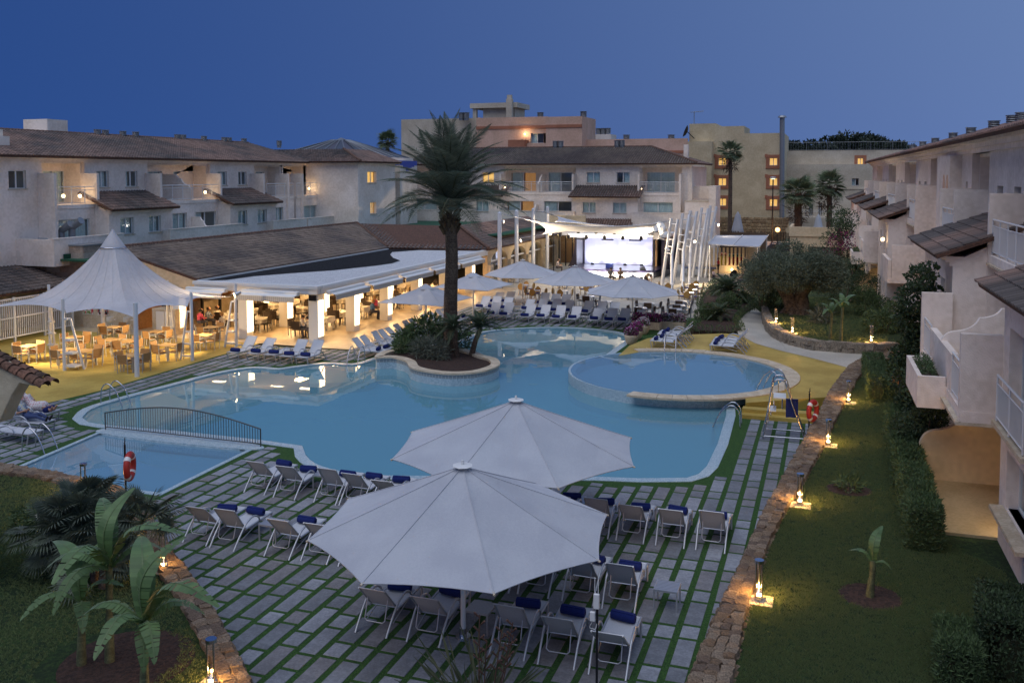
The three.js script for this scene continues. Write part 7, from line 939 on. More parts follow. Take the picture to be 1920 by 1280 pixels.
{ // wall end with a tiled coping at the left edge, close to the camera
  const t = thing('tiled_wall_end', 'rough cream wall end with a mossy tile coping at the left edge', 'wall', [0, 0, -14]); const q = [[-16.17,5.65],[-15.61,5.53],[-14.57,5.03],[-14.61,4.88],[-15.15,4.9],[-15.38,4.61],[-15.71,4.06],[-16.25,3.9]]; const s = new THREE.Shape([q[7], q[6], q[5], q[4], [q[3][0] - 0.12, q[3][1] - 0.02], [q[1][0], q[1][1] - 0.28], [q[0][0], q[0][1] - 0.28]].map(([x, y]) => new THREE.Vector2(x, y))); const g = new THREE.ExtrudeGeometry(s, { depth: 0.3, bevelEnabled: true, bevelSize: 0.02, bevelThickness: 0.02, bevelSegments: 2 }); g.translate(0, 0, -0.3); part(t, 'wall', metric(clean(g)), stucco(0xb8a98c, 0xcdbfa2, 290));
  const r = rng(55), tm = [[0x4a3a30, 0x7a5a48], [0x3c322b, 0x5e4a3e], [0x6a4a3a, 0x8a6450]].map(([a, b], i) => shade(b, mottleMap, { roughness: 1, bumpMap: bumpStone, bumpScale: 0.02 })); const A = V(q[0][0] - 0.3, q[0][1] - 0.02, 0), B = V(q[2][0], q[2][1], 0), n = 9; for (let k = 0; k < n; k++) for (const z of [-0.05, -0.26]) { const a = A.clone().lerp(B, k / n), b = A.clone().lerp(B, (k + 1.12) / n); const tg = new GB(), len = a.distanceTo(b); const c = new THREE.CylinderGeometry(0.105, 0.13, len, 10, 1, true, -Math.PI / 2, Math.PI); c.applyMatrix4(new THREE.Matrix4().compose(a.clone().add(b).multiplyScalar(0.5).add(V(0, -0.16 + r() * 0.02 - k * 0.004, z)), new THREE.Quaternion().setFromUnitVectors(UPV, a.clone().sub(b).normalize()).multiply(new THREE.Quaternion().setFromAxisAngle(UPV, Math.PI / 2)), V(1, 1, 1))); tg.add(c); part(t, 'coping_tile', tg, tm[r() * 3 | 0]); }
  part(t, 'lower_wall', new GB().box(q[7][0] - 3, q[6][0] - 0.7, 0.3, q[7][1] + 0.02, -0.29, -0.01), stucco(0xb8a98c, 0xcdbfa2, 299)); }
{ // wireless box on a pole in front, and garden furniture at right
  const p = [[-3.75,-14.67]][0], t = thing('antenna_post', 'thin dark post with a small white aerial box at the bottom centre', 'antenna post', [p[0] + 0.15, 0, p[1] - 0.2]); part(t, 'post', new GB().bar([0, 0, 0], [0, 2.0, 0], 0.022, 0.02, 8), mt.darkMetal); part(t, 'box', new GB().rbox(-0.05, 0.05, 1.72, 1.98, 0.02, 0.08, 0.015), mt.white); part(t, 'box_small', new GB().rbox(-0.11, -0.02, 1.5, 1.66, 0.02, 0.08, 0.01), mt.white); for (const x of [-0.03, 0.03]) part(t, 'aerial', new GB().bar([x, 1.98, 0.05], [x, 2.26, 0.05], 0.008, 0.006, 6), mt.white); part(t, 'cable', new GB().tube([[-0.06, 1.5, 0.05], [-0.12, 1.38, 0.05], [-0.02, 1.36, 0.04], [0, 1.45, 0.02]], 0.006, 5, 12), mt.white);
  const c = [[2.69,-38.21]][0], ch = thing('garden_chair', 'dark plastic chair with an orange back on the farther patio', 'chair', [c[0], 0.45, c[1]], -1.0); const dk = std({ color: lin(0.03, 0.035, 0.04), roughness: 0.5 }); part(ch, 'seat', new GB().rbox(-0.26, 0.26, 0.42, 0.46, -0.25, 0.25, 0.02), dk); part(ch, 'backrest', new GB().rbox(-0.2, 0.2, 0.5, 0.92, 0.24, 0.27, 0.02), std({ color: lin(0.4, 0.15, 0.03), roughness: 0.7 })); part(ch, 'back_frame', new GB().tube([[-0.24, 0.44, 0.24], [-0.24, 0.9, 0.3], [0, 1.0, 0.32], [0.24, 0.9, 0.3], [0.24, 0.44, 0.24]], 0.025, 7, 16), dk); for (const s of [-1, 1]) { part(ch, 'arm', new GB().tube([[s * 0.26, 0.7, 0.26], [s * 0.28, 0.68, -0.1], [s * 0.27, 0.44, -0.25]], 0.022, 6, 8), dk); for (const z of [-0.24, 0.24]) part(ch, 'leg', new GB().bar([s * 0.24, 0.44, z], [s * 0.28, 0, z * 1.2], 0.022, 0.018, 6), dk); }
  const pa = rwPoint(7.6, 1.0, 0); 
  const um = [[-11.13,4.4],[-11.09,1.43]][0], cu = thing('closed_parasol', 'closed white parasol by the stone wall of the cream building', 'parasol', [um[0], 0, -120], 0, 'closed parasols'); part(cu, 'folded_canopy', new GB().lathe([[0.5, 0.9], [0.95, 1.3], [0.75, 2.2], [0.35, 3.9], [0.03, um[1]]].map(([a, y]) => [a * 0.95, y]), 9), mt.canvas); part(cu, 'pole', new GB().bar([0, 0, 0], [0, um[1], 0], 0.05), mt.white); const u2 = [[-1.59,3.8]][0]; copy(cu, 'closed white parasol below the balcony of the pale block', [u2[0], u2[1] - um[1] + 0, -130]); }

// ---------- plants ----------
const leafMat = phys({ vertexColors: true, roughness: 0.75, transmission: 0.32, thickness: 0 }), leafGloss = phys({ vertexColors: true, roughness: 0.6, transmission: 0.3, thickness: 0 });
class Leaves { // gathers coloured leaf faces into one geometry
  constructor(seed) { this.p = []; this.c = []; this.r = rng(seed); }
  tri(a, b, c, k) { this.p.push(...a, ...b, ...c); for (let i = 0; i < 3; i++) this.c.push(...k); }
  leaf(o, d, n, L, W, k, fold = 0.25) { // o base, d direction, n up; a folded rhombus
    const dx = d.x * L, dy = d.y * L, dz = d.z * L, sx = d.y * n.z - d.z * n.y, sy = d.z * n.x - d.x * n.z, sz = d.x * n.y - d.y * n.x, w = W / 2 / (Math.hypot(sx, sy, sz) || 1), f = W * fold;
    const A = [o.x, o.y, o.z], T = [o.x + dx, o.y + dy, o.z + dz], m = 0.42, Lf = [o.x + dx * m + sx * w + n.x * f, o.y + dy * m + sy * w + n.y * f, o.z + dz * m + sz * w + n.z * f], R = [o.x + dx * m - sx * w + n.x * f, o.y + dy * m - sy * w + n.y * f, o.z + dz * m - sz * w + n.z * f];
    this.tri(A, Lf, T, k); this.tri(A, T, R, k);
  }
  quad(a, b, c, d, k) { this.tri(a, b, c, k); this.tri(a, c, d, k); }
  dir(up = 0) { const r = this.r, v = V(r() * 2 - 1, r() * 2 - 1 + up, r() * 2 - 1); return v.lengthSq() < 1e-3 ? V(0, 1, 0) : v.normalize(); }
  geo() { const g = new THREE.BufferGeometry(); g.setAttribute('position', new THREE.Float32BufferAttribute(this.p, 3)); g.setAttribute('color', new THREE.Float32BufferAttribute(this.c, 3)); g.setAttribute('uv', new THREE.Float32BufferAttribute(new Float32Array(this.p.length / 3 * 2), 2)); g.computeVertexNormals(); return g; }
}
const vary = (r, a, b, k = 0.25) => { const t = r(), m = 1 - k + r() * 2 * k; return mix3(a, b, t).map((v) => v * m); };
const GREEN = { dark: [[0.028, 0.055, 0.018], [0.065, 0.115, 0.035]], mid: [[0.045, 0.09, 0.025], [0.105, 0.17, 0.05]], olive: [[0.08, 0.11, 0.06], [0.17, 0.2, 0.12]], palm: [[0.045, 0.08, 0.035], [0.09, 0.14, 0.06]], banana: [[0.08, 0.15, 0.04], [0.13, 0.22, 0.07]], grey: [[0.08, 0.1, 0.07], [0.15, 0.17, 0.12]] };
function cloud(seed, blobs, count, L, W, pal, o = {}) { // leaves through the outer shell of overlapping clumps
  const v = new Leaves(seed), r = v.r, tot = blobs.reduce((a, b) => a + b[3] * b[3], 0);
  for (const [x, y, z, R, sy = 1] of blobs) { const n = count * R * R / tot | 0; for (let i = 0; i < n; i++) { const d = v.dir(), q = R * (0.55 + 0.5 * Math.sqrt(r())), p = V(x + d.x * q, y + d.y * q * sy, z + d.z * q), dd = v.dir(0.2).addScaledVector(d, 0.7).normalize(); v.leaf(p, dd, v.dir(0.6), L * (0.6 + r() * 0.7), W * (0.7 + r() * 0.6), vary(r, ...pal), 0.2); } }
  return v.geo();
}
function bush(name, label, cat, p, blobs, n, L, W, pal, o = {}) { const t = thing(name, label, cat, p, 0, o.group); part(t, 'foliage', cloud(o.seed ?? 1, blobs, n, L, W, pal), o.mat ?? leafMat); const g = new GB(), r = rng((o.seed ?? 1) + 5); for (const [x, y, z, R] of blobs.slice(0, 6)) g.bar([x * 0.3, 0, z * 0.3], [x, y, z], 0.03 + R * 0.02, 0.012, 5); part(t, 'stems', g, mt.bark); return t; }
// --- feather palm ---
function frondGeo(seed, L, droop, o = {}) { // grows along +x from the origin and arches
  const v = new Leaves(seed), r = v.r, N = o.n ?? 46, P = (t) => V(L * (t - 0.12 * droop * t * t), L * (0.42 * t - (0.36 + droop * 0.5) * t * t), 0), pal = o.pal ?? GREEN.palm;
  for (let i = 0; i < N; i++) { const a = P(i / N), b = P((i + 1) / N), w0 = 0.035 * (1 - i / N) + 0.006, w1 = 0.035 * (1 - (i + 1) / N) + 0.006, k = [0.09, 0.1, 0.04]; v.quad([a.x, a.y, -w0], [b.x, b.y, -w1], [b.x, b.y + w1 * 0.6, w1], [a.x, a.y + w0 * 0.6, w0], k);
    if (i < 5) continue; const t = i / N, d = b.clone().sub(a).normalize(), len = (o.leaf ?? 0.62) * L / 3.4 * Math.sin(Math.PI * Math.min(1, 0.14 + t * 0.86)) * (0.9 + r() * 0.2); for (const s of [-1, 1]) for (const q of [0, 0.5]) { const dir = d.clone().multiplyScalar(0.62).add(V(0, 0.28 - r() * 0.35 - t * 0.2, s * (0.82 + r() * 0.1))).normalize(); v.leaf(a.clone().lerp(b, q), dir, V(0, 1, 0), len, 0.05 * L / 3.4 * (o.wide ?? 1), vary(r, ...pal), 0.35); } }
  return v.geo();
}
function palmTrunk(t, pts, r0, r1, n = 14, rings = 60) { // ringed trunk with old leaf bases
  const c = new THREE.CatmullRomCurve3(pts.map((p) => V(...p))), pr = [], g = new GB(), R = rng(77); for (let i = 0; i < rings; i++) { const a = c.getPoint(i / rings), b = c.getPoint((i + 1) / rings), f = mix(r0, r1, i / rings); g.bar(a.toArray(), b.toArray(), f * (0.95 + R() * 0.03), f * (1.03 + R() * 0.05), n, true); } part(t, 'trunk', g, mt.bark);
}
{ // the tall date palm on the island
  const [bx, bz] = [-17.35, -41.2], H = 6.7, t = thing('date_palm', 'tall date palm with a thick trunk rising from the island planter', 'palm tree', [bx, 0.4, bz]); palmTrunk(t, [[0, 0, 0], [0.02, 2.5, 0], [0.1, 4.6, 0.02], [0.02, H, 0]], 0.35, 0.27, 16, 80); const G = [0, 1, 2, 3, 4].map((k) => frondGeo(400 + k, 4.3 - k * 0.1, 0.1 + k * 0.2, { pal: [[0.11, 0.14, 0.085], [0.19, 0.22, 0.145]], wide: 0.55, leaf: 0.72, n: 64 })), r = rng(41);
  part(t, 'leaf_base_boot', (() => { const g = new GB(); for (let i = 0; i < 46; i++) { const a = i * 2.4, y = H - 1.0 + i * 0.032; g.flat([0.27 * Math.cos(a), y, 0.27 * Math.sin(a)], [0.52 * Math.cos(a), y + 0.42, 0.52 * Math.sin(a)], 0.12, 0.05); } return g; })(), std({ map: mottleMap, color: lin(0.16, 0.1, 0.05), roughness: 0.95 }));
  for (let i = 0; i < 54; i++) { const f = i / 54, el = 1.35 - f * 1.2 + (r() - 0.5) * 0.22, f2 = part(t, 'frond', G[Math.min(4, (f * 4 + r() * 1.2) | 0)], leafMat); f2.rotation.set((r() - 0.5) * 0.5, i * 2.39996, el, 'YZX'); f2.position.set(0, H + 0.85 - f * 0.8, 0); f2.scale.setScalar(0.9 + r() * 0.2); }
}
function smallPalm(label, x, y, z, H, L, n, seed, lean = [0, 0]) { const t = thing('small_palm', label, 'palm tree', [x, y, z]); palmTrunk(t, [[0, 0, 0], [lean[0] * 0.4, H * 0.5, lean[1] * 0.4], [lean[0], H, lean[1]]], 0.14, 0.1, 10, 22); const G = [0, 1, 2].map((k) => frondGeo(seed + k, L, 0.5 + k * 0.25, { leaf: 0.75 })), r = rng(seed); for (let i = 0; i < n; i++) { const f = part(t, 'frond', G[i % 3], leafMat); f.rotation.set((r() - 0.5) * 0.4, i * 2.4, 1.15 - i / n * 1.3, 'YZX'); f.position.set(lean[0], H, lean[1]); } return t; }
smallPalm('short leaning palm at the right of the island planter', -16.05, 0.42, -40.7, 1.35, 1.15, 26, 430, [0.5, 0.1]); smallPalm('short upright palm beside the big palm trunk', -16.6, 0.42, -40.2, 1.3, 1.1, 24, 440, [-0.15, 0.1]); const gp = [[-6.41,-62.98],[-6.18,-55.66]]; smallPalm('small feathery palm in the middle of the garden bed', gp[0][0], 0.3, gp[0][1], 0.9, 1.7, 30, 450); smallPalm('low feathery palm at the near end of the garden bed', gp[1][0], 0.35, gp[1][1], 0.3, 1.15, 28, 460);
bush('split_leaf_shrub', 'tall split-leaf shrub at the left of the island planter', 'shrub', [-18.9, 0.42, -41.3], [[0, 0.9, 0, 0.6], [0.5, 1.3, 0.1, 0.5], [-0.4, 0.6, 0.2, 0.5], [0.9, 0.8, -0.2, 0.5], [-0.9, 0.5, 0.3, 0.4]], 1500, 0.28, 0.09, GREEN.mid, { seed: 470 });
bush('spiky_shrub', 'low grey-green spiky shrub in front of the palm trunk', 'shrub', [-17.6, 0.42, -39.6], [[0, 0.4, 0, 0.5], [0.5, 0.35, 0.2, 0.4], [-0.5, 0.4, 0.1, 0.4]], 1400, 0.4, 0.03, GREEN.grey, { seed: 480 });
bush('spiky_shrub', 'strappy grass clump at the left end of the island planter', 'shrub', [-19.7, 0.42, -40.6], [[0, 0.25, 0, 0.35], [0.6, 0.3, -0.1, 0.35], [0.3, 0.3, 0.5, 0.3]], 900, 0.35, 0.04, GREEN.mid, { seed: 482 }); bush('spiky_shrub', 'dark leafy shrub behind the big palm trunk', 'shrub', [-17.9, 0.42, -42.2], [[0, 0.4, 0, 0.5], [0.8, 0.4, 0.2, 0.45]], 900, 0.22, 0.06, GREEN.dark, { seed: 481 });
// --- fan palms ---
function fanLeaf(seed, R, o = {}) { const v = new Leaves(seed), r = v.r, n = 26; for (let i = 0; i < n; i++) { const a = mix(-2.2, 2.2, i / (n - 1)), L = R * (0.8 + 0.2 * Math.cos(a * 0.7)) * (0.9 + r() * 0.15), k = vary(r, ...(o.pal ?? GREEN.palm)), d = V(Math.cos(a), -0.1, Math.sin(a)).normalize(); const p0 = V(o.stalk ?? R * 0.9, 0, 0); v.leaf(p0, d.clone().add(V(0, 0.12 * Math.abs(Math.sin(a)), 0)).normalize(), V(0, 1, 0), L * 0.75, R * 0.16, k, 0.25); v.leaf(p0.clone().addScaledVector(d, L * 0.55), d.clone().add(V(0, -0.45 - r() * 0.4, 0)).normalize(), V(0, 1, 0), L * 0.5, R * 0.05, k, 0.2); } const s = o.stalk ?? R * 0.9; v.quad([0, 0, -0.02], [s, 0, -0.012], [s, 0.01, 0.012], [0, 0.02, 0.02], [0.09, 0.11, 0.04]); return v.geo(); }
function fanPalm(label, x, z, y0, H, r0, R, n, seed) { const pal = [[0.11, 0.15, 0.065], [0.2, 0.25, 0.12]]; const t = thing('fan_palm', label, 'palm tree', [x, y0, z], 0, 'tall fan palms'); palmTrunk(t, [[0, 0, 0], [0.05, H * 0.5, 0], [0, H, 0]], r0, r0 * 0.8, 10, 40); part(t, 'dead_leaf_skirt', cloud(seed + 9, [[0, H - R * 0.7, 0, R * 0.42, 1.6]], 240, R * 0.45, 0.1, [[0.09, 0.06, 0.035], [0.16, 0.11, 0.06]]), leafMat); const G = [0, 1].map((k) => fanLeaf(seed + k, R * 0.62, { stalk: R * 0.5, pal })), r = rng(seed); for (let i = 0; i < n; i++) { const f = part(t, 'fan_leaf', G[i & 1], leafMat); f.rotation.set((r() - 0.5) * 0.8, i * 2.4, 1.3 - i / n * 2.15 + (r() - 0.5) * 0.2, 'YZX'); f.position.set(0, H, 0); f.scale.setScalar(0.85 + r() * 0.3); } return t; }
{ const f = (Z, u, vb, vt) => 0;
  const A = [[-11.95,11.81],[-11.81,1.54]], B = [[-3.7,6.85],[-3.61,1.96]], C = [[-0.23,7.7],[-0.11,1.85]], D = [[-56.16,13.44],[-56.17,11.67]]; fanPalm('slender fan palm in front of the cream building', A[0][0], -118, 0, A[0][1], 0.28, 1.8, 20, 500); fanPalm('stout fan palm, the left of the pair before the pale block', B[0][0], -114, 0, B[0][1], 0.5, 2.5, 22, 510); fanPalm('fan palm, the right of the pair before the pale block', C[0][0], -117, 0, C[0][1], 0.36, 2.25, 20, 520); fanPalm('fan palm crown above the roof left of the big palm', D[0][0], -112, 0, D[0][1], 0.3, 1.7, 18, 530); }
// low clumping fan palms and banana plants on the left lawn
{ const t = thing('clumping_fan_palm', 'big clump of low fan palms behind the banana plants', 'palm clump', [-14.9, 0.38, -15.5]), G = [0, 1, 2].map((k) => fanLeaf(540 + k, 0.42, { stalk: 0.34 + k * 0.12, pal: [[0.06, 0.085, 0.055], [0.12, 0.15, 0.09]] })), r = rng(54); for (let c = 0; c < 13; c++) { const cx = (r() - 0.5) * 2.0, cz = (r() - 0.5) * 1.7 + cx * 0.35, ch = 0.3 + r() * 1.0; part(t, 'stem', new GB().bar([cx, 0, cz], [cx, ch, cz], 0.09, 0.07, 8), mt.bark); for (let i = 0; i < 22; i++) { const f = part(t, 'fan_leaf', G[i % 3], leafMat); f.position.set(cx, ch, cz); f.rotation.set((r() - 0.5) * 0.9, i * 2.4 + r(), 1.2 - i / 22 * 1.5, 'YZX'); f.scale.setScalar(0.8 + r() * 0.5); } } }
function bananaLeaf(seed, L, W, tear) { const v = new Leaves(seed), r = v.r, N = 22, pal = GREEN.banana; const P = (t) => V(L * (1.0 * t - 0.22 * t * t), L * (0.32 * t - 0.75 * t * t * t), 0); let gap = 0; for (let i = 0; i < N; i++) { const t0 = i / N, t1 = (i + 1) / N, w = (t) => W * Math.pow(Math.sin(Math.PI * Math.min(0.985, 0.06 + t * 0.93)), 0.6), a = P(t0), b = P(t1), mid = vary(r, [0.12, 0.18, 0.06], [0.14, 0.2, 0.07], 0.1); for (const s of [-1, 1]) { const k = vary(r, ...pal, 0.14), d = 0.22 + (tear ? r() * 0.3 : 0.05), e = tear && r() < 0.4 ? 0.78 : 1; v.quad([a.x, a.y, 0], [mix(a.x, b.x, e), mix(a.y, b.y, e), 0], [mix(a.x, b.x, e) + w(t1) * 0.15, mix(a.y, b.y, e) - w(t1) * d + 0.02, s * w(t1)], [a.x + w(t0) * 0.15, a.y - w(t0) * d + 0.02, s * w(t0)], k); } v.quad([a.x, a.y + 0.01, -0.014], [b.x, b.y + 0.01, -0.01], [b.x, b.y + 0.014, 0.01], [a.x, a.y + 0.014, 0.014], mid); } return v.geo(); }
const bananaGeos = [bananaLeaf(560, 1.75, 0.19, false), bananaLeaf(561, 1.5, 0.18, true), bananaLeaf(562, 1.85, 0.21, true), bananaLeaf(563, 1.05, 0.15, true)];
function banana(label, x, y, z, H, leaves, o = {}) { const t = thing('banana_plant', label, 'banana plant', [x, y, z], 0, 'banana plants'); part(t, 'stem', new GB().pipe([[0, 0, 0], [0.02, H * 0.4, 0], [0.04, H * 0.75, 0.01], [0.04, H, 0]], 0.06, 9).bar([0, 0, 0], [0.02, H * 0.5, 0], 0.09, 0.065, 9), std({ map: mottleMap, color: lin(0.17, 0.18, 0.08), roughness: 0.8 })); leaves.forEach(([k, az, el, s]) => { const f = part(t, 'leaf', bananaGeos[k], leafGloss); f.rotation.set(0, az, el, 'YZX'); f.position.set(0.04, H - 0.05, 0); f.scale.setScalar(s); part(f, 'leaf_stalk', new GB().bar([-0.02, -0.05, 0], [0.12, 0.02, 0], 0.035, 0.02, 6), leafStalk); }); return t; }
const leafStalk = std({ color: lin(0.09, 0.14, 0.04), roughness: 0.6 });
{ const q = [[-12.36,-12.54],[-11.96,-12.78],[-10.34,-11.77],[0.91,-19.9]], sc = o => o; banana('left banana plant of the clump on the left lawn', q[0][0], 0.38, q[0][1], 1.15, [[0, 2.7, 1.05, 0.95], [1, 1.5, 1.4, 0.9], [3, 0.3, 0.9, 0.9], [1, 4.4, 0.6, 0.8], [3, 5.5, 0.3, 0.9]]); banana('tallest banana plant with an upright rolled leaf on the left lawn', q[1][0], 0.38, q[1][1], 1.75, [[0, 1.6, 1.55, 0.9], [2, 2.4, 1.15, 0.9], [2, 0.2, 0.95, 0.95], [2, -1.4, 0.75, 0.95], [1, 3.6, 0.4, 0.9], [1, 4.6, 0.2, 0.9], [1, 0.9, 0.5, 0.8]]); banana('front banana plant with a long drooping leaf near the wall', q[2][0], 0.38, q[2][1], 1.5, [[0, 2.3, 1.1, 1.05], [1, 1.3, 1.45, 1.05], [2, -0.1, 0.85, 1.0], [3, -0.7, 0.2, 1.0], [1, 3.4, 0.4, 0.9], [3, 0.6, 0.5, 1.0], [1, 4.8, 0.5, 0.9], [3, 5.4, -0.1, 0.9]]);
  struct('planting_bed', new GB().add(sheet(circle(q[1][0] + 0.3, q[1][1] - 0.1, 1.15, 28), 0.386)), mt.soil);
  banana('small wilting young banana plant in a round bed on the right lawn', q[3][0], 0.38, q[3][1], 0.75, [[1, 1.2, 1.35, 0.62], [3, 2.9, 0.8, 0.55], [3, -0.3, 0.4, 0.4]]); struct('planting_bed', new GB().add(sheet(circle(q[3][0], q[3][1], 0.62, 28), 0.386)), mt.soil); }
{ const q = [[-17.49,-16.92],[0.61,-26.62]][0], q2 = [[0.61,-26.62]][0]; const b = bush('leafy_border_shrub', 'low leafy border shrub with one white trumpet flower on the left lawn', 'shrub', [q[0], 0.38, q[1]], [[-0.7, 0.3, 0, 0.35], [0, 0.35, 0.05, 0.4], [0.7, 0.35, 0, 0.4], [1.2, 0.3, 0.1, 0.35]], 2600, 0.16, 0.04, GREEN.mid, { seed: 600 }); part(b, 'trumpet_flower', new GB().lathe([[0.01, 0], [0.03, 0.12], [0.11, 0.22]], 12, new THREE.Matrix4().makeTranslation(0.1, 0.66, 0.25).multiply(new THREE.Matrix4().makeRotationZ(2.2))), std({ color: lin(0.75, 0.7, 0.6), roughness: 0.7 })); bush('small_agave', 'small spiky plant in a bare patch on the right lawn', 'shrub', [q2[0], 0.38, q2[1]], [[0, 0.14, 0, 0.3, 0.6]], 260, 0.24, 0.035, GREEN.mid, { seed: 601 }); struct('planting_bed', new GB().add(sheet(circle(q2[0], q2[1], 0.62, 24).map(([x, z]) => [x, q2[1] + (z - q2[1]) * 0.8]), 0.386)), mt.soil); }
// --- sword-leaved plant at the bottom centre ---
{ const q = [[-5.36,-13.8]][0], t = thing('flax_plant', 'sword-leaved flax plant with flower stalks at the bottom centre', 'plant', [q[0] + 0.05, 0.0, q[1] + 0.15]), v = new Leaves(620), r = v.r; for (let i = 0; i < 64; i++) { const a = r() * 6.28, el = 0.75 + r() * 0.75, L = 0.9 + r() * 0.75, d = V(Math.cos(a) * Math.cos(el), Math.sin(el), Math.sin(a) * Math.cos(el)), o = V((r() - 0.5) * 0.5, 0, (r() - 0.5) * 0.3), k = vary(r, [0.05, 0.07, 0.03], [0.14, 0.15, 0.07], 0.2), m = o.clone().addScaledVector(d, L * 0.6); v.leaf(o, d, V(-Math.sin(a), 0.2, Math.cos(a)), L * 0.75, 0.055, k, 0.3); v.leaf(m, d.clone().add(V(0, -0.25, 0)).normalize(), V(-Math.sin(a), 0.2, Math.cos(a)), L * 0.5, 0.05, k, 0.3); } part(t, 'sword_leaves', v.geo(), leafMat); for (let k = 0; k < 5; k++) { const x = (r() - 0.35) * 1.2, h = 1.5 + r() * 0.5, g = new GB().bar([x * 0.4, 0, 0], [x, h, 0.1], 0.014, 0.008, 5); for (let j = 0; j < 7; j++) g.bar([mix(x * 0.4, x, 0.6 + j * 0.06), h * (0.6 + j * 0.06), 0.06], [mix(x * 0.4, x, 0.6 + j * 0.06) + (j % 2 ? 0.09 : -0.09), h * (0.6 + j * 0.06) + 0.1, 0.1], 0.009, 0.02, 5); part(t, 'flower_stalk', g, std({ color: lin(0.1, 0.05, 0.035), roughness: 0.8 })); } }
// --- olive tree and its garden ---
{ const t = thing('olive_tree', 'old olive tree with a gnarled trunk and wide dark crown in the right garden', 'olive tree', [-1.9, 0.8, -57.0]); const g = new GB(), r = rng(63); const tw = (pts, rr) => { for (let i = 0; i + 1 < pts.length; i++) g.bar(pts[i], pts[i + 1], rr[i], rr[i + 1], 9).sphere(...pts[i + 1], rr[i + 1], 7); }; tw([[0.1, -0.1, 0], [-0.1, 0.5, 0.1], [-0.35, 1.0, 0], [-0.9, 1.7, 0.1], [-1.5, 2.6, 0.2]], [0.75, 0.5, 0.42, 0.3, 0.14]); tw([[0.2, -0.1, 0.1], [0.35, 0.6, 0], [0.3, 1.2, 0.1], [0.9, 2.0, -0.1], [1.5, 2.8, 0]], [0.7, 0.48, 0.4, 0.28, 0.14]); tw([[0, 0, -0.2], [0, 1.0, -0.2], [0.1, 2.0, -0.3], [0, 3.0, -0.4]], [0.5, 0.4, 0.26, 0.12]); for (let k = 0; k < 7; k++) { const a = k * 0.9; g.bar([0.4 * Math.cos(a), 0.35, 0.4 * Math.sin(a)], [0.95 * Math.cos(a), -0.1, 0.95 * Math.sin(a)], 0.2, 0.12, 7); } part(t, 'trunk', g, std({ map: mottleMap, color: lin(0.2, 0.16, 0.12), roughness: 1, bumpMap: bumpStone, bumpScale: 0.06 }));
  const blobs = []; for (let i = 0; i < 46; i++) { const a = r() * 6.28, q = Math.sqrt(r()), R = 0.6 + r() * 0.45; blobs.push([Math.cos(a) * q * 2.65 - 0.1, 2.3 + r() * 1.5 * (1 - q * 0.55) - q * 0.35, Math.sin(a) * q * 2.2, R]); } part(t, 'crown', cloud(64, blobs, 42000, 0.2, 0.045, GREEN.olive), leafMat); 
  bush('rounded_shrub', 'dense rounded dark shrub left of the olive tree', 'shrub', [-4.0, 0.8, -59.6], [[0, 0.6, 0, 0.9], [0.6, 1.2, 0.2, 0.8], [-0.3, 1.6, 0, 0.8], [0.9, 0.5, 0.3, 0.7], [0.2, 2.2, 0, 0.7]], 7000, 0.12, 0.05, GREEN.dark, { seed: 640 }); bush('rounded_shrub', 'green shrub right of the olive tree near the building', 'shrub', [2.2, 0.8, -57.5], [[0, 0.6, 0, 0.8], [0.7, 0.5, 0.3, 0.7], [-0.3, 1.2, 0, 0.6]], 4500, 0.12, 0.05, GREEN.mid, { seed: 641 }); bush('rounded_shrub', 'low green shrub above the right end of the pale wall', 'shrub', [2.7, 0.8, -51.6], [[0, 0.5, 0, 0.7], [-0.5, 0.6, 0.3, 0.6], [0.5, 1.0, -0.3, 0.6]], 4200, 0.12, 0.05, GREEN.mid, { seed: 642 }); bush('tall_shrub', 'tall dark hedge shrub behind the olive tree', 'shrub', [0.8, 0.8, -63], [[0, 0.9, 0, 1], [1.3, 1.0, -0.5, 1.0], [2.4, 0.9, -1, 0.9], [-1, 1.2, -0.4, 0.9], [0.6, 2.0, -0.5, 0.9]], 6500, 0.13, 0.05, GREEN.dark, { seed: 643 });
  const q = [[0.08,-48.61],[0.78,-48.22]]; banana('slim banana plant in the olive tree garden', q[0][0], 0.8, q[0][1], 1.35, [[0, 0.3, 0.9, 0.75], [1, 2.6, 0.8, 0.75], [3, 1.5, 1.2, 0.8], [3, 4.2, 0.5, 0.9]]); banana('second slim banana plant at the right of the olive garden', q[1][0] - 0.2, 0.8, q[1][1], 1.7, [[0, 0.6, 0.9, 0.8], [1, 2.8, 0.7, 0.8], [3, -1.2, 0.8, 0.9], [2, 1.7, 1.2, 0.6]]); bush('strap_leaf_plant', 'tuft of strap leaves at the foot of the olive tree', 'plant', [-0.4, 0.8, -53.8], [[0, 0.25, 0, 0.4]], 300, 0.6, 0.05, GREEN.grey, { seed: 645 }); }
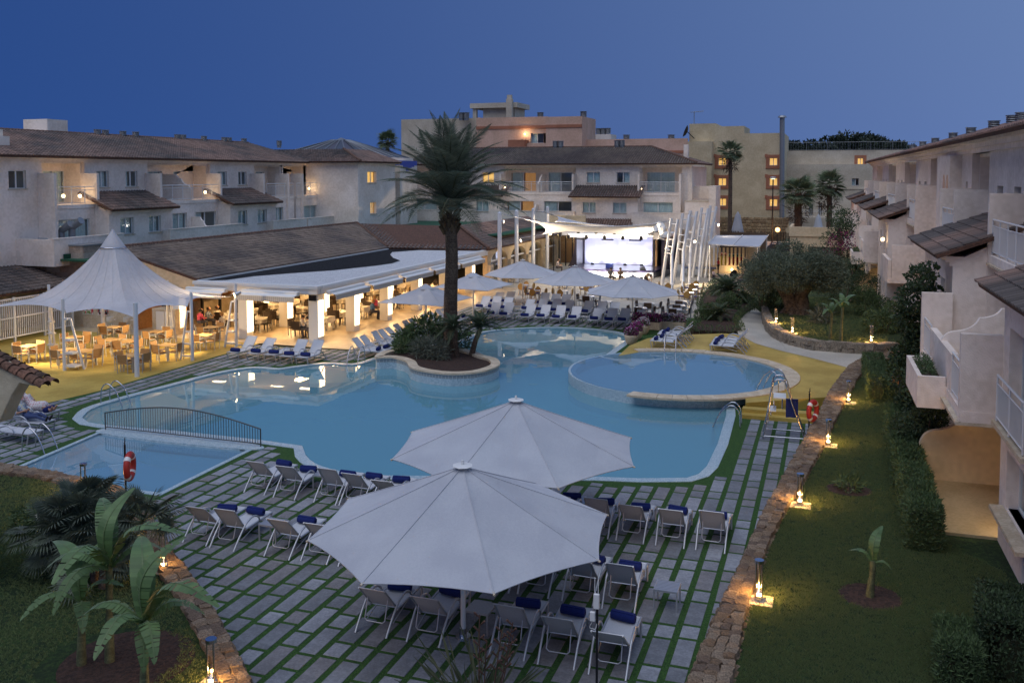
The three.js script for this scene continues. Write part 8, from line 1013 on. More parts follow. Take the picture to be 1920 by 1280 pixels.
// --- garden bed by the path ---
{ const bed = curve([[-8.2,-62.36],[-8.7,-70.01],[-8.46,-75.14],[-6.42,-70.13],[-5.04,-66.25],[-4.69,-62.25],[-5.07,-58.47],[-5.13,-55.39],[-4.77,-51.83],[-7.14,-51.75],[-7.03,-56],[-7.49,-58.57]], 5); struct('garden_bed', new GB().prism(bed, 0, 0.42), mt.soil); const r = rng(66), edge = []; for (let i = 0; i < bed.length; i += 1) { const [x, z] = bed[i]; edge.push([x, 0.42, z, 0.24]); } const h = thing('low_border_hedge', 'low clipped hedge edging the garden bed', 'hedge', [0, 0, 0]); part(h, 'foliage', cloud(660, edge.map(([x, y, z, R]) => [x, y + 0.12, z, R]), 9000, 0.08, 0.04, GREEN.mid), leafMat); part(h, 'stems', (() => { const g = new GB(); edge.forEach(([x, y, z]) => g.bar([x, y - 0.3, z], [x, y + 0.2, z], 0.02, 0.01, 4)); return g; })(), mt.bark); const ctr = bed.reduce((a, p) => [a[0] + p[0] / bed.length, a[1] + p[1] / bed.length], [0, 0]); for (const [dx, dz, l, s] of [[-0.6, -5.5, 'leafy shrub at the far end of the garden bed', 1.1], [0.4, 0.8, 'leafy shrub in the middle of the garden bed', 0.9], [-0.4, 5.8, 'leafy shrub at the near end of the garden bed', 0.8], [1.0, -2.2, 'red-flowering shrub at the right of the garden bed', 0.7]]) { const b = bush('garden_shrub', l, 'shrub', [ctr[0] + dx, 0.42, ctr[1] + dz], [[0, 0.35 * s, 0, 0.5 * s], [0.5 * s, 0.4 * s, 0.2, 0.42 * s], [-0.5 * s, 0.3 * s, 0.1, 0.4 * s], [0.1, 0.8 * s, 0, 0.35 * s]], 2600, 0.14, 0.04, GREEN.mid, { seed: 670 + (dx * 10 | 0) }); if (l.includes('red')) part(b, 'flowers', cloud(679, [[0, 0.5, 0, 0.5]], 60, 0.1, 0.09, [[0.5, 0.02, 0.03], [0.6, 0.05, 0.08]]), leafMat); } }
// --- hedges and climbers along the right wing ---
function hedge(label, pts, y0, h, w, n, L, W, seed, pal = GREEN.mid) { const t = thing('clipped_hedge', label, 'hedge', [0, 0, 0]), v = new Leaves(seed), r = v.r, segs = []; let tot = 0; for (let i = 0; i + 1 < pts.length; i++) { const l = Math.hypot(pts[i + 1][0] - pts[i][0], pts[i + 1][1] - pts[i][1]); segs.push(l); tot += l; } for (let k = 0; k < n; k++) { let s = r() * tot, i = 0; while (s > segs[i]) s -= segs[i++]; const f = s / segs[i], tx = (pts[i + 1][0] - pts[i][0]) / segs[i], tz = (pts[i + 1][1] - pts[i][1]) / segs[i], side = r(), lump = 0.06 * Math.sin(s * 3 + i) + 0.05 * Math.sin(s * 7.3); let a, b; if (side < 0.42) { a = (r() - 0.5) * w; b = h + lump - r() * 0.08; } else { a = (r() < 0.5 ? -1 : 1) * (w / 2 + lump * 0.6 - r() * 0.08); b = r() * h; } const ec = r() < 0.1; if (ec) { i = r() < 0.5 ? 0 : pts.length - 2; a = (r() - 0.5) * w; b = r() * h; } const f2 = ec ? (i === 0 && (pts.length > 2 || r() < 0.5) ? 0 : 1) : f; const p = V(mix(pts[i][0], pts[i + 1][0], f2) - tz * a, y0 + b, mix(pts[i][1], pts[i + 1][1], f2) + tx * a); v.leaf(p, v.dir(0.8), v.dir(0.5), L * (0.6 + r() * 0.7), W, vary(r, ...pal), 0.2); } part(t, 'foliage', v.geo(), leafMat); const g = new GB(), e0 = pts[0], e9 = pts[pts.length - 1], cx = (e0[0] + e9[0]) / 2, cz = (e0[1] + e9[1]) / 2; pts = pts.map(([x, z]) => [cx + (x - cx) * 0.8, cz + (z - cz) * 0.8]); for (let i = 0; i + 1 < pts.length; i++) g.flat([pts[i][0], y0 + h * 0.32, pts[i][1]], [pts[i + 1][0], y0 + h * 0.32, pts[i + 1][1]], w * 0.45, h * 0.55); part(t, 'branches', g, std({ color: lin(0.05, 0.055, 0.025), roughness: 1 })); return t; }
{ const q = [[2.19,-22.7],[2.18,-25.37],[2.16,-29.01],[2.18,-32.86]], q2 = [[1.85,-37.33],[1.83,-42.83]], q3 = [[2.18,-16.57],[2.26,-17.96]], q4 = [[3.05,-17.04],[3.21,-18.8]]; hedge('long clipped hedge in front of the nearest patio', q, 0.38, 0.95, 0.72, 26000, 0.13, 0.028, 700); hedge('clipped hedge block beside the farther patio', q2, 0.38, 0.9, 0.8, 10000, 0.12, 0.03, 701); hedge('clipped hedge at the bottom right of the lawn', q3, 0.38, 0.7, 0.6, 9000, 0.12, 0.028, 702); hedge('dark bushy hedge in the bottom right corner', q4, 0.38, 1.1, 1.0, 14000, 0.09, 0.045, 703, GREEN.dark); }
{ const p = rwPoint(9.9, 0.5, 0.4), t = thing('climbing_plant', 'tall dark climbing plant on the wall of the right wing', 'climber', [p.x, p.y, p.z]), r = rng(71), blobs = []; for (let i = 0; i < 26; i++) { const y = 0.5 + i * 0.2; blobs.push([(r() - 0.6) * 1.1 - (i > 12 ? 0.1 : 0.2), y, (r() - 0.5) * 1.6 - 0.6, 0.42 + r() * 0.25 - (i > 20 ? 0.2 : 0)]); } part(t, 'foliage', cloud(710, blobs, 11000, 0.13, 0.09, [[0.016, 0.045, 0.012], [0.05, 0.095, 0.022]]), leafMat); part(t, 'stem', new GB().pipe([[0, -0.1, 0], [-0.2, 1.6, -0.3], [-0.1, 3.2, -0.7], [-0.3, 5.2, -0.6]], 0.05, 7), mt.bark);
  const b = rwPoint(6.4, 1.15, 0.45); bush('patio_shrub', 'woody shrub at the end of the second patio under the planter', 'shrub', [b.x, b.y, b.z], [[0, 0.9, 0, 0.5], [0.2, 1.5, 0.3, 0.5], [-0.3, 1.1, -0.3, 0.5], [0, 0.5, 0.2, 0.35]], 3000, 0.12, 0.06, GREEN.dark, { seed: 712 });
  const c = rwPoint(53, 2.2, 3.4), bg = thing('bougainvillea', 'bougainvillea with magenta bracts spilling over the far balconies', 'climber', [c.x, 0.4, c.z]); const bb = []; for (let i = 0; i < 20; i++) bb.push([(r() - 0.5) * 1.6, 1.2 + r() * 4.6, (r() - 0.5) * 5, 0.5 + r() * 0.3]); part(bg, 'foliage', cloud(713, bb, 5000, 0.16, 0.08, GREEN.dark), leafMat); part(bg, 'bracts', cloud(714, bb.slice(0, 9).map(([x, y, z, R]) => [x - 0.2, y * 0.7, z, R]), 1300, 0.13, 0.1, [[0.2, 0.01, 0.09], [0.32, 0.02, 0.15]]), leafMat); part(bg, 'stem', new GB().pipe([[0.3, -0.1, 0], [0.2, 2, 0.2], [0, 4.5, 0]], 0.06, 7), mt.bark);
  const d = rwPoint(47.5, 1.4, 0.45), lt = bush('patio_shrub', 'dark climber on the patio post of the farther flats', 'shrub', [d.x, d.y, d.z], [[0, 0.8, 0, 0.55], [0, 1.6, 0.2, 0.55], [0.2, 2.3, 0, 0.5]], 2500, 0.12, 0.06, GREEN.dark, { seed: 715 });
  for (const [s, l] of [[5.4, 'low plants in the nearest balcony planter box'], [47.25, 'low plants in the farther balcony planter box']]) { const e = rwPoint(s, 1.2, 3.48); bush('planter_herbs', l, 'plant', [e.x, e.y, e.z], [[0, 0.12, -0.9, 0.22], [0, 0.12, -0.3, 0.22], [0, 0.14, 0.3, 0.22], [0, 0.1, 0.9, 0.2]], 1400, 0.08, 0.03, GREEN.mid, { seed: 716 }); } }
// --- flower pots by the round pool ---
{ const stone = mt.limestone, P = [[1183, 640, 0.36, 'nearest round pot of magenta and white petunias', 1], [1190, 630, 0.36, 'second round pot of magenta petunias', 1], [1205, 622, 0.36, 'third round pot with white petunias', 0.3]], q = [[-9.93,-48.37],[-9.97,-49.88],[-9.94,-51.7],[-9.78,-53.49],[-8.43,-53.95]]; const pet = (seed, mg) => { const b = [[-0.15, 0.1, 0, 0.22], [0.15, 0.12, 0.05, 0.22], [0, 0.2, -0.1, 0.2]]; return [cloud(seed, b, 420, 0.1, 0.06, GREEN.mid), cloud(seed + 1, b.map(([x, y, z, R]) => [x, y + 0.05, z, R]), 330 * mg + 40, 0.1, 0.1, [[0.22, 0.01, 0.13], [0.36, 0.03, 0.25]]), cloud(seed + 2, b.map(([x, y, z, R]) => [x, y + 0.07, z, R]), 300 * (1.2 - mg), 0.1, 0.1, [[0.55, 0.5, 0.55], [0.75, 0.72, 0.75]])]; };
  P.forEach(([u, v, s, l, m], i) => { const t = thing('flower_pot', l, 'flower pot', [q[i][0], 0, q[i][1]], 0, 'petunia pots by the round pool'); part(t, 'pot', new GB().lathe([[0.2, 0], [0.3, 0.12], [0.36, 0.36], [0.38, 0.5], [0.33, 0.5], [0.3, 0.42], [0.02, 0.42]], 18), stone); const [a, b, c] = pet(730 + i * 5, m); part(t, 'leaves', a, leafMat).position.y = 0.5; part(t, 'magenta_flowers', b, leafMat).position.y = 0.5; part(t, 'white_flowers', c, leafMat).position.y = 0.5; });
  [[q[3], 'long trough of magenta petunias behind the round pots', 1], [q[4], 'long trough of white and magenta petunias beside the loungers', 0.35]].forEach(([p, l, m], i) => { const t = thing('flower_trough', l, 'planter', [p[0] - 0.3, 0, p[1]], -0.1, 'petunia troughs'); part(t, 'trough', new GB().rbox(-0.85, 0.85, 0, 0.45, -0.25, 0.25, 0.03), stone); for (const x of [-0.5, 0, 0.5]) { const [a, b, c] = pet(750 + i * 40 + x * 10, m); part(t, 'leaves', a, leafMat).position.set(x, 0.47, 0); part(t, 'magenta_flowers', b, leafMat).position.set(x, 0.47, 0); part(t, 'white_flowers', c, leafMat).position.set(x, 0.47, 0); } });
  const f = [[-7.13,-95.09],[-7.2,-89.59]]; f.forEach((p, i) => { const t = thing('flower_pot', ['pot of purple petunias at the end of the play area fence', 'pot of white petunias before the play area fence'][i], 'flower pot', [p[0], 0, p[1]], 0, 'petunia pots by the play area'); part(t, 'pot', new GB().rbox(-0.5, 0.5, 0, 0.5, -0.3, 0.3, 0.03), stone); const [a, b, c] = pet(790 + i * 7, i ? 0.1 : 1); for (const [n, g] of [['leaves', a], ['magenta_flowers', b], ['white_flowers', c]]) { const o = part(t, n, g, leafMat); o.position.y = 0.55; o.scale.setScalar(1.7); } }); }
// --- pines on the skyline ---
{ const q = [[-22.26,43.66],[-8.05,15.83],[-0.18,16.96],[6.06,17.28],[12.2,15.58],[16.84,14.23]], S = [[1490, 266, 5], [1520, 262, 6], [1556, 254, 8], [1590, 248, 9], [1620, 247, 9], [1650, 256, 7], [1690, 268, 5]]; const tops = [[-7.05,15.4],[-4.08,15.78],[-0.57,16.76],[2.71,17.22],[5.77,17.28],[8.63,16.23],[12.22,14.98]]; tops.forEach(([x, y], i) => { const R = S[i][2] * 0.62, t = thing('pine_tree', `${ORD[i]} dark pine from the left on the skyline beyond the pale block`, 'pine tree', [x, 0, -190 - (i % 3) * 5], 0, 'pines on the skyline'), r = rng(800 + i), b = []; for (let k = 0; k < 12; k++) { const a = r() * 6.28; b.push([Math.cos(a) * R * 0.8, y - R * 0.55 - r() * R * 0.9, Math.sin(a) * R * 0.9, R * 0.42]); } b.push([0, y - R * 0.45, 0, R * 0.45]); part(t, 'crown', cloud(810 + i, b, 5200, 0.75, 0.42, [[0.012, 0.024, 0.01], [0.03, 0.05, 0.02]]), leafMat); part(t, 'trunk', new GB().bar([0, 0, 0], [0, y - R, 0], 0.35, 0.2, 8), mt.bark); }); }

// ---------- grass blades on the lawns near the camera and along the paving joints ----------
function grassField(name, poly, y, count, hgt, seed, pick) {
  const v = new Leaves(seed), r = v.r; for (let k = 0; k < 7; k++) { const a = r() * 6.28, t = 0.25 + r() * 0.5, L = 0.7 + r() * 0.6, d = V(Math.cos(a) * t, 1, Math.sin(a) * t).normalize(); v.leaf(V((r() - 0.5) * 0.9, 0, (r() - 0.5) * 0.9), d, V(-Math.sin(a), 0, Math.cos(a)), L, 0.16, vary(r, [0.12, 0.17, 0.05], [0.22, 0.27, 0.1], 0.25), 0.1); }
  const m = new THREE.InstancedMesh(v.geo(), leafMat, count), M = new THREE.Matrix4(), q = new THREE.Quaternion(), R = rng(seed + 1), xs = poly.map((p) => p[0]), zs = poly.map((p) => p[1]), x0 = Math.min(...xs), x1 = Math.max(...xs), z0 = Math.min(...zs), z1 = Math.max(...zs); let n = 0, guard = 0;
  while (n < count && guard++ < count * 20) { const x = mix(x0, x1, R()), z = mix(z0, z1, Math.pow(R(), 1)); if (!inside(poly, x, z) || (pick && !pick(x, z, R))) continue; const s = hgt * (0.6 + R() * 0.8); M.compose(V(x, y, z), q.setFromAxisAngle(UPV, R() * 6.28), V(s * 1.3, s, s * 1.3)); m.setMatrixAt(n++, M); }
  m.count = n; m.name = numbered(name); m.userData = { kind: 'stuff', label: 'short green grass growing on the ' + (name === 'joint_grass' ? 'paving joints' : 'lawn'), category: 'grass' }; scene.add(m); return m;
}
{
  const beds = [[0.91,-19.9],[0.61,-26.62],[-11.96,-12.78]], clear = (x, z) => beds.every(([a, b]) => Math.hypot(x - a, z - b) > (a > -5 ? 0.6 : 1.2));
  grassField('lawn_grass', [...wallOuter.map(([x, z]) => [x + 0.1, z]), [3.2, -47], [2.2, -30], [2.2, -24], [3.7, -22], [3.7, -9], [1, -9]], 0.375, 52000, 0.05, 950, (x, z, R) => clear(x, z) && R() < Math.min(1, 18 / Math.max(8, -z)));
  grassField('lawn_grass', [...leftOuter.map(([x, z]) => [x - 0.1, z]), [-11, -11], [-16, -10], [-24, -14], [-26, -20]], 0.375, 30000, 0.05, 960, clear);
  grassField('lawn_grass', [...gwB, [3.0, -52], [2.0, -66], [-4.5, -64]], 0.795, 9000, 0.07, 970);
}

// ---------- people: one continuous body each, from tapered capsules joined smoothly ----------
const personMat = std({ vertexColors: true, roughness: 0.85 }), SKIN = [0.36, 0.2, 0.13];
function body(J, o) { // J: joints; returns a geometry with clothing colours
  const bones = []; const add = (a, b, r0, r1, c) => bones.push([V(...a), V(...b), r0, r1, c]);
  const s = o.size ?? 1, sh = o.shirt, tr = o.pants, sk = o.skin ?? SKIN, shoe = o.shoes ?? [0.03, 0.03, 0.03];
  const k = (f) => f * s;
  add(J.hip, J.waist, k(0.135), k(0.115), tr); add(J.waist, J.chest, k(0.115), k(0.14), sh); add(J.chest, J.neck, k(0.13), k(0.06), sh); add(J.neck, J.head, k(0.055), k(0.06), sk);
  const hd = V(...J.head), nk = V(...J.neck), up = hd.clone().sub(nk).normalize(); add(J.head, hd.clone().addScaledVector(up, k(0.09)).toArray(), k(0.085), k(0.095), sk);
  const f = V(...J.face).normalize(); add(hd.clone().addScaledVector(f, k(0.075)).addScaledVector(up, k(0.03)).toArray(), hd.clone().addScaledVector(f, k(0.105)).toArray(), k(0.012), k(0.018), sk);
  const side = V().crossVectors(up, f).normalize(); for (const q of [-1, 1]) add(hd.clone().addScaledVector(side, q * k(0.085)).addScaledVector(up, k(0.03)).toArray(), hd.clone().addScaledVector(side, q * k(0.092)).toArray(), k(0.015), k(0.012), sk);
  for (const d of ['L', 'R']) { add(J['sh' + d], J['el' + d], k(0.052), k(0.042), sh); add(J['el' + d], J['ha' + d], k(0.04), k(0.028), o.sleeves ? sh : sk); add(J.chest, J['sh' + d], k(0.1), k(0.06), sh); const e = V(...J['el' + d]), h = V(...J['ha' + d]), dir = h.clone().sub(e).normalize(), pp = V().crossVectors(dir, f).normalize(); for (let q = 0; q < 4; q++) { const b = h.clone().addScaledVector(pp, k((q - 1.5) * 0.02)); add(b.toArray(), b.clone().addScaledVector(dir, k(0.075 + (q === 1 || q === 2 ? 0.02 : 0))).addScaledVector(f, k(0.012)).toArray(), k(0.012), k(0.009), sk); } add(h.toArray(), h.clone().addScaledVector(dir, k(0.04)).addScaledVector(pp, k(0.05)).toArray(), k(0.014), k(0.01), sk);
    add(J.hip, J['hp' + d], k(0.12), k(0.1), tr); add(J['hp' + d], J['kn' + d], k(0.088), k(0.062), tr); add(J['kn' + d], J['an' + d], k(0.058), k(0.042), o.shorts ? sk : tr); const a = V(...J['an' + d]), ft = V(...(J['ft' + d] ?? [a.x + f.x * 0.15 * s, a.y - 0.05 * s, a.z + f.z * 0.15 * s])); add(a.toArray(), ft.toArray(), k(0.042), k(0.036), shoe); }
  if (o.skirt) add(J.hip, [(J.knL[0] + J.knR[0]) / 2, (J.knL[1] + J.knR[1]) / 2, (J.knL[2] + J.knR[2]) / 2], k(0.15), k(0.17), o.skirt);
  const lo = V(1e9, 1e9, 1e9), hi = V(-1e9, -1e9, -1e9); for (const [a, b] of bones) { lo.min(a).min(b); hi.max(a).max(b); } lo.subScalar(0.22); hi.addScalar(0.22); const sz = Math.max(hi.x - lo.x, hi.y - lo.y, hi.z - lo.z), N = o.N ?? 56, c = lo.clone().add(hi).multiplyScalar(0.5), o0 = c.clone().subScalar(sz / 2), cell = sz / N;
  const dist = (p, B) => { const [a, b, r0, r1] = B, dx = b.x - a.x, dy = b.y - a.y, dz = b.z - a.z, L = dx * dx + dy * dy + dz * dz || 1e-9, t = Math.min(1, Math.max(0, ((p.x - a.x) * dx + (p.y - a.y) * dy + (p.z - a.z) * dz) / L)); return Math.hypot(p.x - a.x - dx * t, p.y - a.y - dy * t, p.z - a.z - dz * t) - r0 - (r1 - r0) * t; };
  const mc = new MarchingCubes(N, personMat, false, false, 60000); mc.isolation = 0; const K = 0.03 * s, p = V(0, 0, 0);
  for (let z = 0; z < N; z++) for (let y = 0; y < N; y++) for (let x = 0; x < N; x++) { p.set(o0.x + x * cell, o0.y + y * cell, o0.z + z * cell); let d = 1; for (const B of bones) { const e = dist(p, B); if (e > d + K) continue; const h = Math.max(0, 1 - Math.abs(d - e) / K); d = Math.min(d, e) - h * h * K * 0.25; } mc.field[x + y * N + z * N * N] = -d; }
  mc.update(); const cnt = mc.count ?? mc.geometry.drawRange.count, P = new Float32Array(cnt * 3), Nn = new Float32Array(cnt * 3), C = new Float32Array(cnt * 3), half = N / 2;
  for (let i = 0; i < cnt; i++) { const q = V(mc.positionArray[i * 3], mc.positionArray[i * 3 + 1], mc.positionArray[i * 3 + 2]); q.set(o0.x + (q.x * half + half) * cell, o0.y + (q.y * half + half) * cell, o0.z + (q.z * half + half) * cell); P[i * 3] = q.x; P[i * 3 + 1] = q.y; P[i * 3 + 2] = q.z; let best = 1e9, col = sk; for (const B of bones) { const e = dist(q, B); if (e < best) { best = e; col = B[4]; } } const pat = o.pattern ? o.pattern(q, col) : col; C.set(pat, i * 3); }
  const g = new THREE.BufferGeometry(); g.setAttribute('position', new THREE.BufferAttribute(P, 3)); g.setAttribute('color', new THREE.BufferAttribute(C, 3)); g.setAttribute('uv', new THREE.BufferAttribute(new Float32Array(cnt * 2), 2)); g.computeVertexNormals(); return toCreasedNormals(g, 2.5);
}
const POSE = {
  stand: (h, face) => ({ hip: [0, 0.53 * h, 0], waist: [0, 0.61 * h, 0], chest: [0, 0.74 * h, 0], neck: [0, 0.84 * h, 0], head: [0, 0.9 * h, 0.01], face: [0, 0, 1], shL: [-0.105 * h, 0.8 * h, 0], shR: [0.105 * h, 0.8 * h, 0], elL: [-0.135 * h, 0.62 * h, 0.0], elR: [0.135 * h, 0.62 * h, 0.02], haL: [-0.12 * h, 0.5 * h, 0.09], haR: [0.12 * h, 0.55 * h, 0.15], hpL: [-0.055 * h, 0.52 * h, 0], hpR: [0.055 * h, 0.52 * h, 0], knL: [-0.06 * h, 0.28 * h, 0.03], knR: [0.06 * h, 0.28 * h, 0], anL: [-0.06 * h, 0.045 * h, 0.02], anR: [0.06 * h, 0.045 * h, -0.03], ftL: [-0.065 * h, 0.022 * h, 0.14], ftR: [0.065 * h, 0.022 * h, 0.1] }),
  sit: (h, seat = 0.46) => ({ hip: [0, seat + 0.1, 0], waist: [0, seat + 0.22, 0], chest: [0, seat + 0.42, 0.03], neck: [0, seat + 0.58, 0.05], head: [0, seat + 0.68, 0.09], face: [0, -0.1, 1], shL: [-0.18, seat + 0.5, 0.04], shR: [0.18, seat + 0.5, 0.04], elL: [-0.23, seat + 0.28, 0.14], elR: [0.23, seat + 0.28, 0.16], haL: [-0.12, seat + 0.28, 0.36], haR: [0.12, seat + 0.33, 0.36], hpL: [-0.09, seat + 0.09, 0.02], hpR: [0.09, seat + 0.09, 0.02], knL: [-0.12, seat + 0.07, 0.42], knR: [0.12, seat + 0.07, 0.42], anL: [-0.12, 0.07, 0.42], anR: [0.12, 0.07, 0.36], ftL: [-0.12, 0.035, 0.56], ftR: [0.12, 0.035, 0.5] }),
  recline: (h) => ({ hip: [0, 0.5, -0.05], waist: [0, 0.56, 0.1], chest: [0, 0.74, 0.3], neck: [0, 0.9, 0.44], head: [0, 1.0, 0.5], face: [0, 0.35, -1], shL: [-0.19, 0.8, 0.36], shR: [0.19, 0.8, 0.36], elL: [-0.27, 0.6, 0.22], elR: [0.27, 0.6, 0.22], haL: [-0.08, 0.68, 0.02], haR: [0.1, 0.68, 0.0], hpL: [-0.09, 0.48, -0.1], hpR: [0.09, 0.48, -0.1], knL: [-0.1, 0.56, -0.5], knR: [0.1, 0.52, -0.52], anL: [-0.09, 0.42, -0.92], anR: [0.1, 0.42, -0.95], ftL: [-0.1, 0.55, -1.02], ftR: [0.12, 0.55, -1.04] }),
  bend: (h) => ({ hip: [0, 0.86, -0.1], waist: [0, 0.98, -0.02], chest: [0, 1.08, 0.22], neck: [0, 1.05, 0.4], head: [0, 1.0, 0.5], face: [0, -0.7, 0.7], shL: [-0.18, 1.05, 0.32], shR: [0.18, 1.05, 0.32], elL: [-0.2, 0.8, 0.4], elR: [0.2, 0.8, 0.4], haL: [-0.12, 0.62, 0.5], haR: [0.12, 0.6, 0.5], hpL: [-0.09, 0.86, -0.1], hpR: [0.09, 0.86, -0.1], knL: [-0.11, 0.46, 0.05], knR: [0.11, 0.46, 0], anL: [-0.11, 0.07, -0.05], anR: [0.11, 0.07, -0.08], ftL: [-0.11, 0.035, 0.1], ftR: [0.11, 0.035, 0.07] }),
};
function person(label, p, turn, pose, o = {}) { const h = o.h ?? 1.7, J = POSE[pose](h, o.seat); if (o.tweak) Object.assign(J, o.tweak); const t = thing('person', label, 'person', p, turn); part(t, 'body', body(J, { ...o, size: o.size ?? (pose === 'stand' ? h / 1.7 : 1) }), personMat); const hd = V(...J.head), up = hd.clone().sub(V(...J.neck)).normalize(), f = V(...J.face).normalize(), s = o.size ?? (pose === 'stand' ? h / 1.7 : 1), c = hd.clone().addScaledVector(up, 0.065 * s).addScaledVector(f, -0.025 * s), g = new THREE.SphereGeometry(0.112 * s, 16, 12); g.scale(0.98, 1.0, 1.05); g.translate(c.x, c.y, c.z); const G = new GB().add(g); if (o.long) G.bar(c.clone().addScaledVector(f, -0.04).toArray(), c.clone().addScaledVector(f, -0.06).addScaledVector(up, -0.26).toArray(), 0.085, 0.05, 10); part(t, 'hair', G, std({ color: lin(...(o.hair ?? [0.02, 0.014, 0.01])), roughness: 0.7 })); return t; }
{
  const plaid = (q, c) => c === PL ? ((Math.floor(q.x * 22) + Math.floor(q.y * 22 + q.z * 10)) & 1 ? [0.35, 0.4, 0.45] : Math.floor(q.x * 11) & 1 ? [0.08, 0.12, 0.25] : [0.45, 0.38, 0.2]) : c, PL = [0.3, 0.35, 0.4], fl = (q, c) => c === FW && Math.sin(q.x * 60) * Math.sin(q.z * 55 + 1) * Math.sin(q.y * 50) > 0.35 ? [0.5, 0.08, 0.14] : c, FW = [0.6, 0.57, 0.55];
  person('person in a plaid shirt and blue jeans reclining on a lounger at the left', [-26.75, 0.02, -25.0], -Math.PI / 2, 'recline', { shirt: PL, pants: [0.03, 0.05, 0.13], pattern: plaid, N: 84, shoes: [0.015, 0.015, 0.015] });
  person('person in a white flowered dress with dark hair reclining at the left', [-27.7, 0.02, -26.15], -Math.PI / 2, 'recline', { shirt: FW, pants: FW, skirt: FW, pattern: fl, shorts: true, shoes: SKIN, N: 84, long: true, tweak: { elR: [0.26, 0.76, 0.2], haR: [0.12, 0.95, 0.36] } });
  const S = [[-34.29,-44.25],[-34.38,-45.09],[-34.27,-45.8],[-32.25,-43.7],[-27.57,-44.31],[-26.98,-44.12],[-26.83,-51.2],[-27.36,-52.81]], D = [['diner with a pink top seen from behind, left in the restaurant', [0.45, 0.06, 0.12], Math.PI * 0.9], ['diner with dark hair in a blue-grey shirt, left in the restaurant', [0.16, 0.2, 0.28], Math.PI * 0.55], ['diner in a pale jacket facing right, left in the restaurant', [0.5, 0.45, 0.36], Math.PI * 0.4], ['fair-haired diner in white beside the left column', [0.6, 0.56, 0.5], -Math.PI / 2], ['diner in white with dark hair just left of the corner column', [0.6, 0.55, 0.5], Math.PI * 0.6], ['diner in a white shirt partly behind the corner column', [0.62, 0.58, 0.52], -Math.PI * 0.6], ['fair-haired diner in blue between the second and third columns', [0.05, 0.13, 0.3], Math.PI * 0.7], ['blonde diner in pink beside the one in blue', [0.5, 0.05, 0.12], -Math.PI * 0.5]];
  D.forEach(([l, c, a], i) => person(l, [S[i][0], 0.0, S[i][1]], a, 'sit', { shirt: c, pants: [0.05, 0.05, 0.07], sleeves: i < 3, hair: i === 3 || i > 5 ? [0.3, 0.18, 0.07] : undefined, N: 46 }));
  const q = [[-12.5,-84.29],[-9.57,-85.3],[-9.23,-78.77],[-7.68,-88.92],[-5.07,-72.75]], K = [['child in a blue T-shirt standing at the table tennis table', 1.35, [0.04, 0.16, 0.35], [0.28, 0.22, 0.14], 1.4], ['child in a red T-shirt and black shorts beside the play area fence', 1.5, [0.45, 0.03, 0.03], [0.02, 0.02, 0.02], -1.4], ['small child in a pale top and dark trousers on the plaza', 1.05, [0.5, 0.42, 0.45], [0.03, 0.03, 0.05], 2.6], ['child in grey standing behind the sitting man', 1.25, [0.1, 0.1, 0.11], [0.05, 0.05, 0.06], 0.3], ['person in a light blue jacket and jeans standing on the path', 1.62, [0.12, 0.3, 0.42], [0.03, 0.045, 0.09], -0.9]];
  K.forEach(([l, h, s, p, a], i) => person(l, [q[i][0], 0.02 + (i === 4 ? 0.1 : 0), q[i][1]], a, 'stand', { h, shirt: s, pants: p, shorts: i === 1, sleeves: i === 4, hair: i < 3 ? [0.2, 0.12, 0.05] : i === 4 ? [0.16, 0.14, 0.13] : undefined, N: 52 }));
  const m = [[-6.55,-75.53]][0]; person('man in a black jacket sitting on the short stone wall', [m[0] + 0.1, 0.04, m[1] - 0.25], -0.9, 'sit', { seat: 0.48, shirt: [0.012, 0.012, 0.014], pants: [0.02, 0.025, 0.04], sleeves: true, N: 52 });
  const b = [[-13.76,-72.94],[-17.22,-75.21],[-16.47,-75.47],[-23.64,-81.42]], A = [['man in a tan shirt bending over in front of the stage', 'bend', [0.22, 0.16, 0.09], 0.8], ['person with dark hair seated before the stage centre', 'sit', [0.04, 0.04, 0.05], Math.PI], ['person seated just right of the stage centre', 'sit', [0.1, 0.07, 0.05], Math.PI], ['person in white seated at the left edge of the stage', 'sit', [0.6, 0.5, 0.45], 1.9]]; A.forEach(([l, ps, c, a], i) => person(l, [b[i][0], 0.01, b[i][1]], a, ps, { shirt: c, pants: [0.06, 0.05, 0.05], N: 46 }));
  const st = [[-7.66,-79.73]][0], s = thing('stroller', 'black stroller parked beside the sitting man', 'stroller', [st[0], 0.03, st[1]], 0.6), bk = std({ color: lin(0.012, 0.012, 0.014), roughness: 0.8 }); part(s, 'hood', new GB().add(new THREE.SphereGeometry(0.3, 14, 10, 0, Math.PI * 2, 0, Math.PI / 2).scale(0.8, 1, 1).translate(0, 0.68, 0.05)), bk); part(s, 'seat', new GB().rbox(-0.22, 0.22, 0.4, 0.66, -0.3, 0.28, 0.05), bk); part(s, 'handle', new GB().pipe([[-0.2, 0.5, 0.2], [-0.2, 1.0, 0.5], [0.2, 1.0, 0.5], [0.2, 0.5, 0.2]], 0.016, 7), mt.darkMetal); part(s, 'frame', new GB().bar([-0.22, 0.14, -0.36], [-0.2, 0.6, 0.24], 0.015).bar([0.22, 0.14, -0.36], [0.2, 0.6, 0.24], 0.015).bar([-0.22, 0.14, 0.34], [-0.2, 0.45, -0.2], 0.015).bar([0.22, 0.14, 0.34], [0.2, 0.45, -0.2], 0.015).bar([-0.21, 0.5, 0], [0.21, 0.5, 0], 0.015), mt.darkMetal); for (const [x, z] of [[-0.24, -0.36], [0.24, -0.36], [-0.24, 0.34], [0.24, 0.34]]) { const w = new THREE.TorusGeometry(0.105, 0.025, 8, 18); w.rotateY(Math.PI / 2); w.translate(x, 0.13, z); part(s, 'wheel', metric(clean(w)), bk); }
}

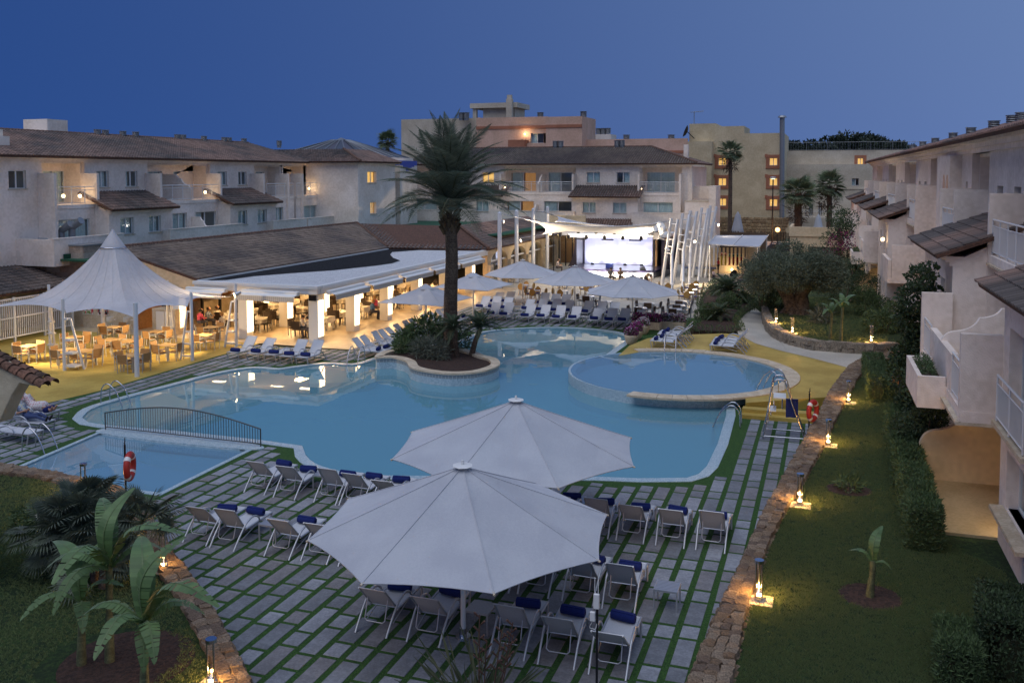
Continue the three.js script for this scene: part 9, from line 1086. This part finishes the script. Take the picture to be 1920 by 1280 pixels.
scene.traverse((o) => { if (o.isMesh) { o.castShadow = true; o.receiveShadow = true; } });
renderer.render(scene, camera);
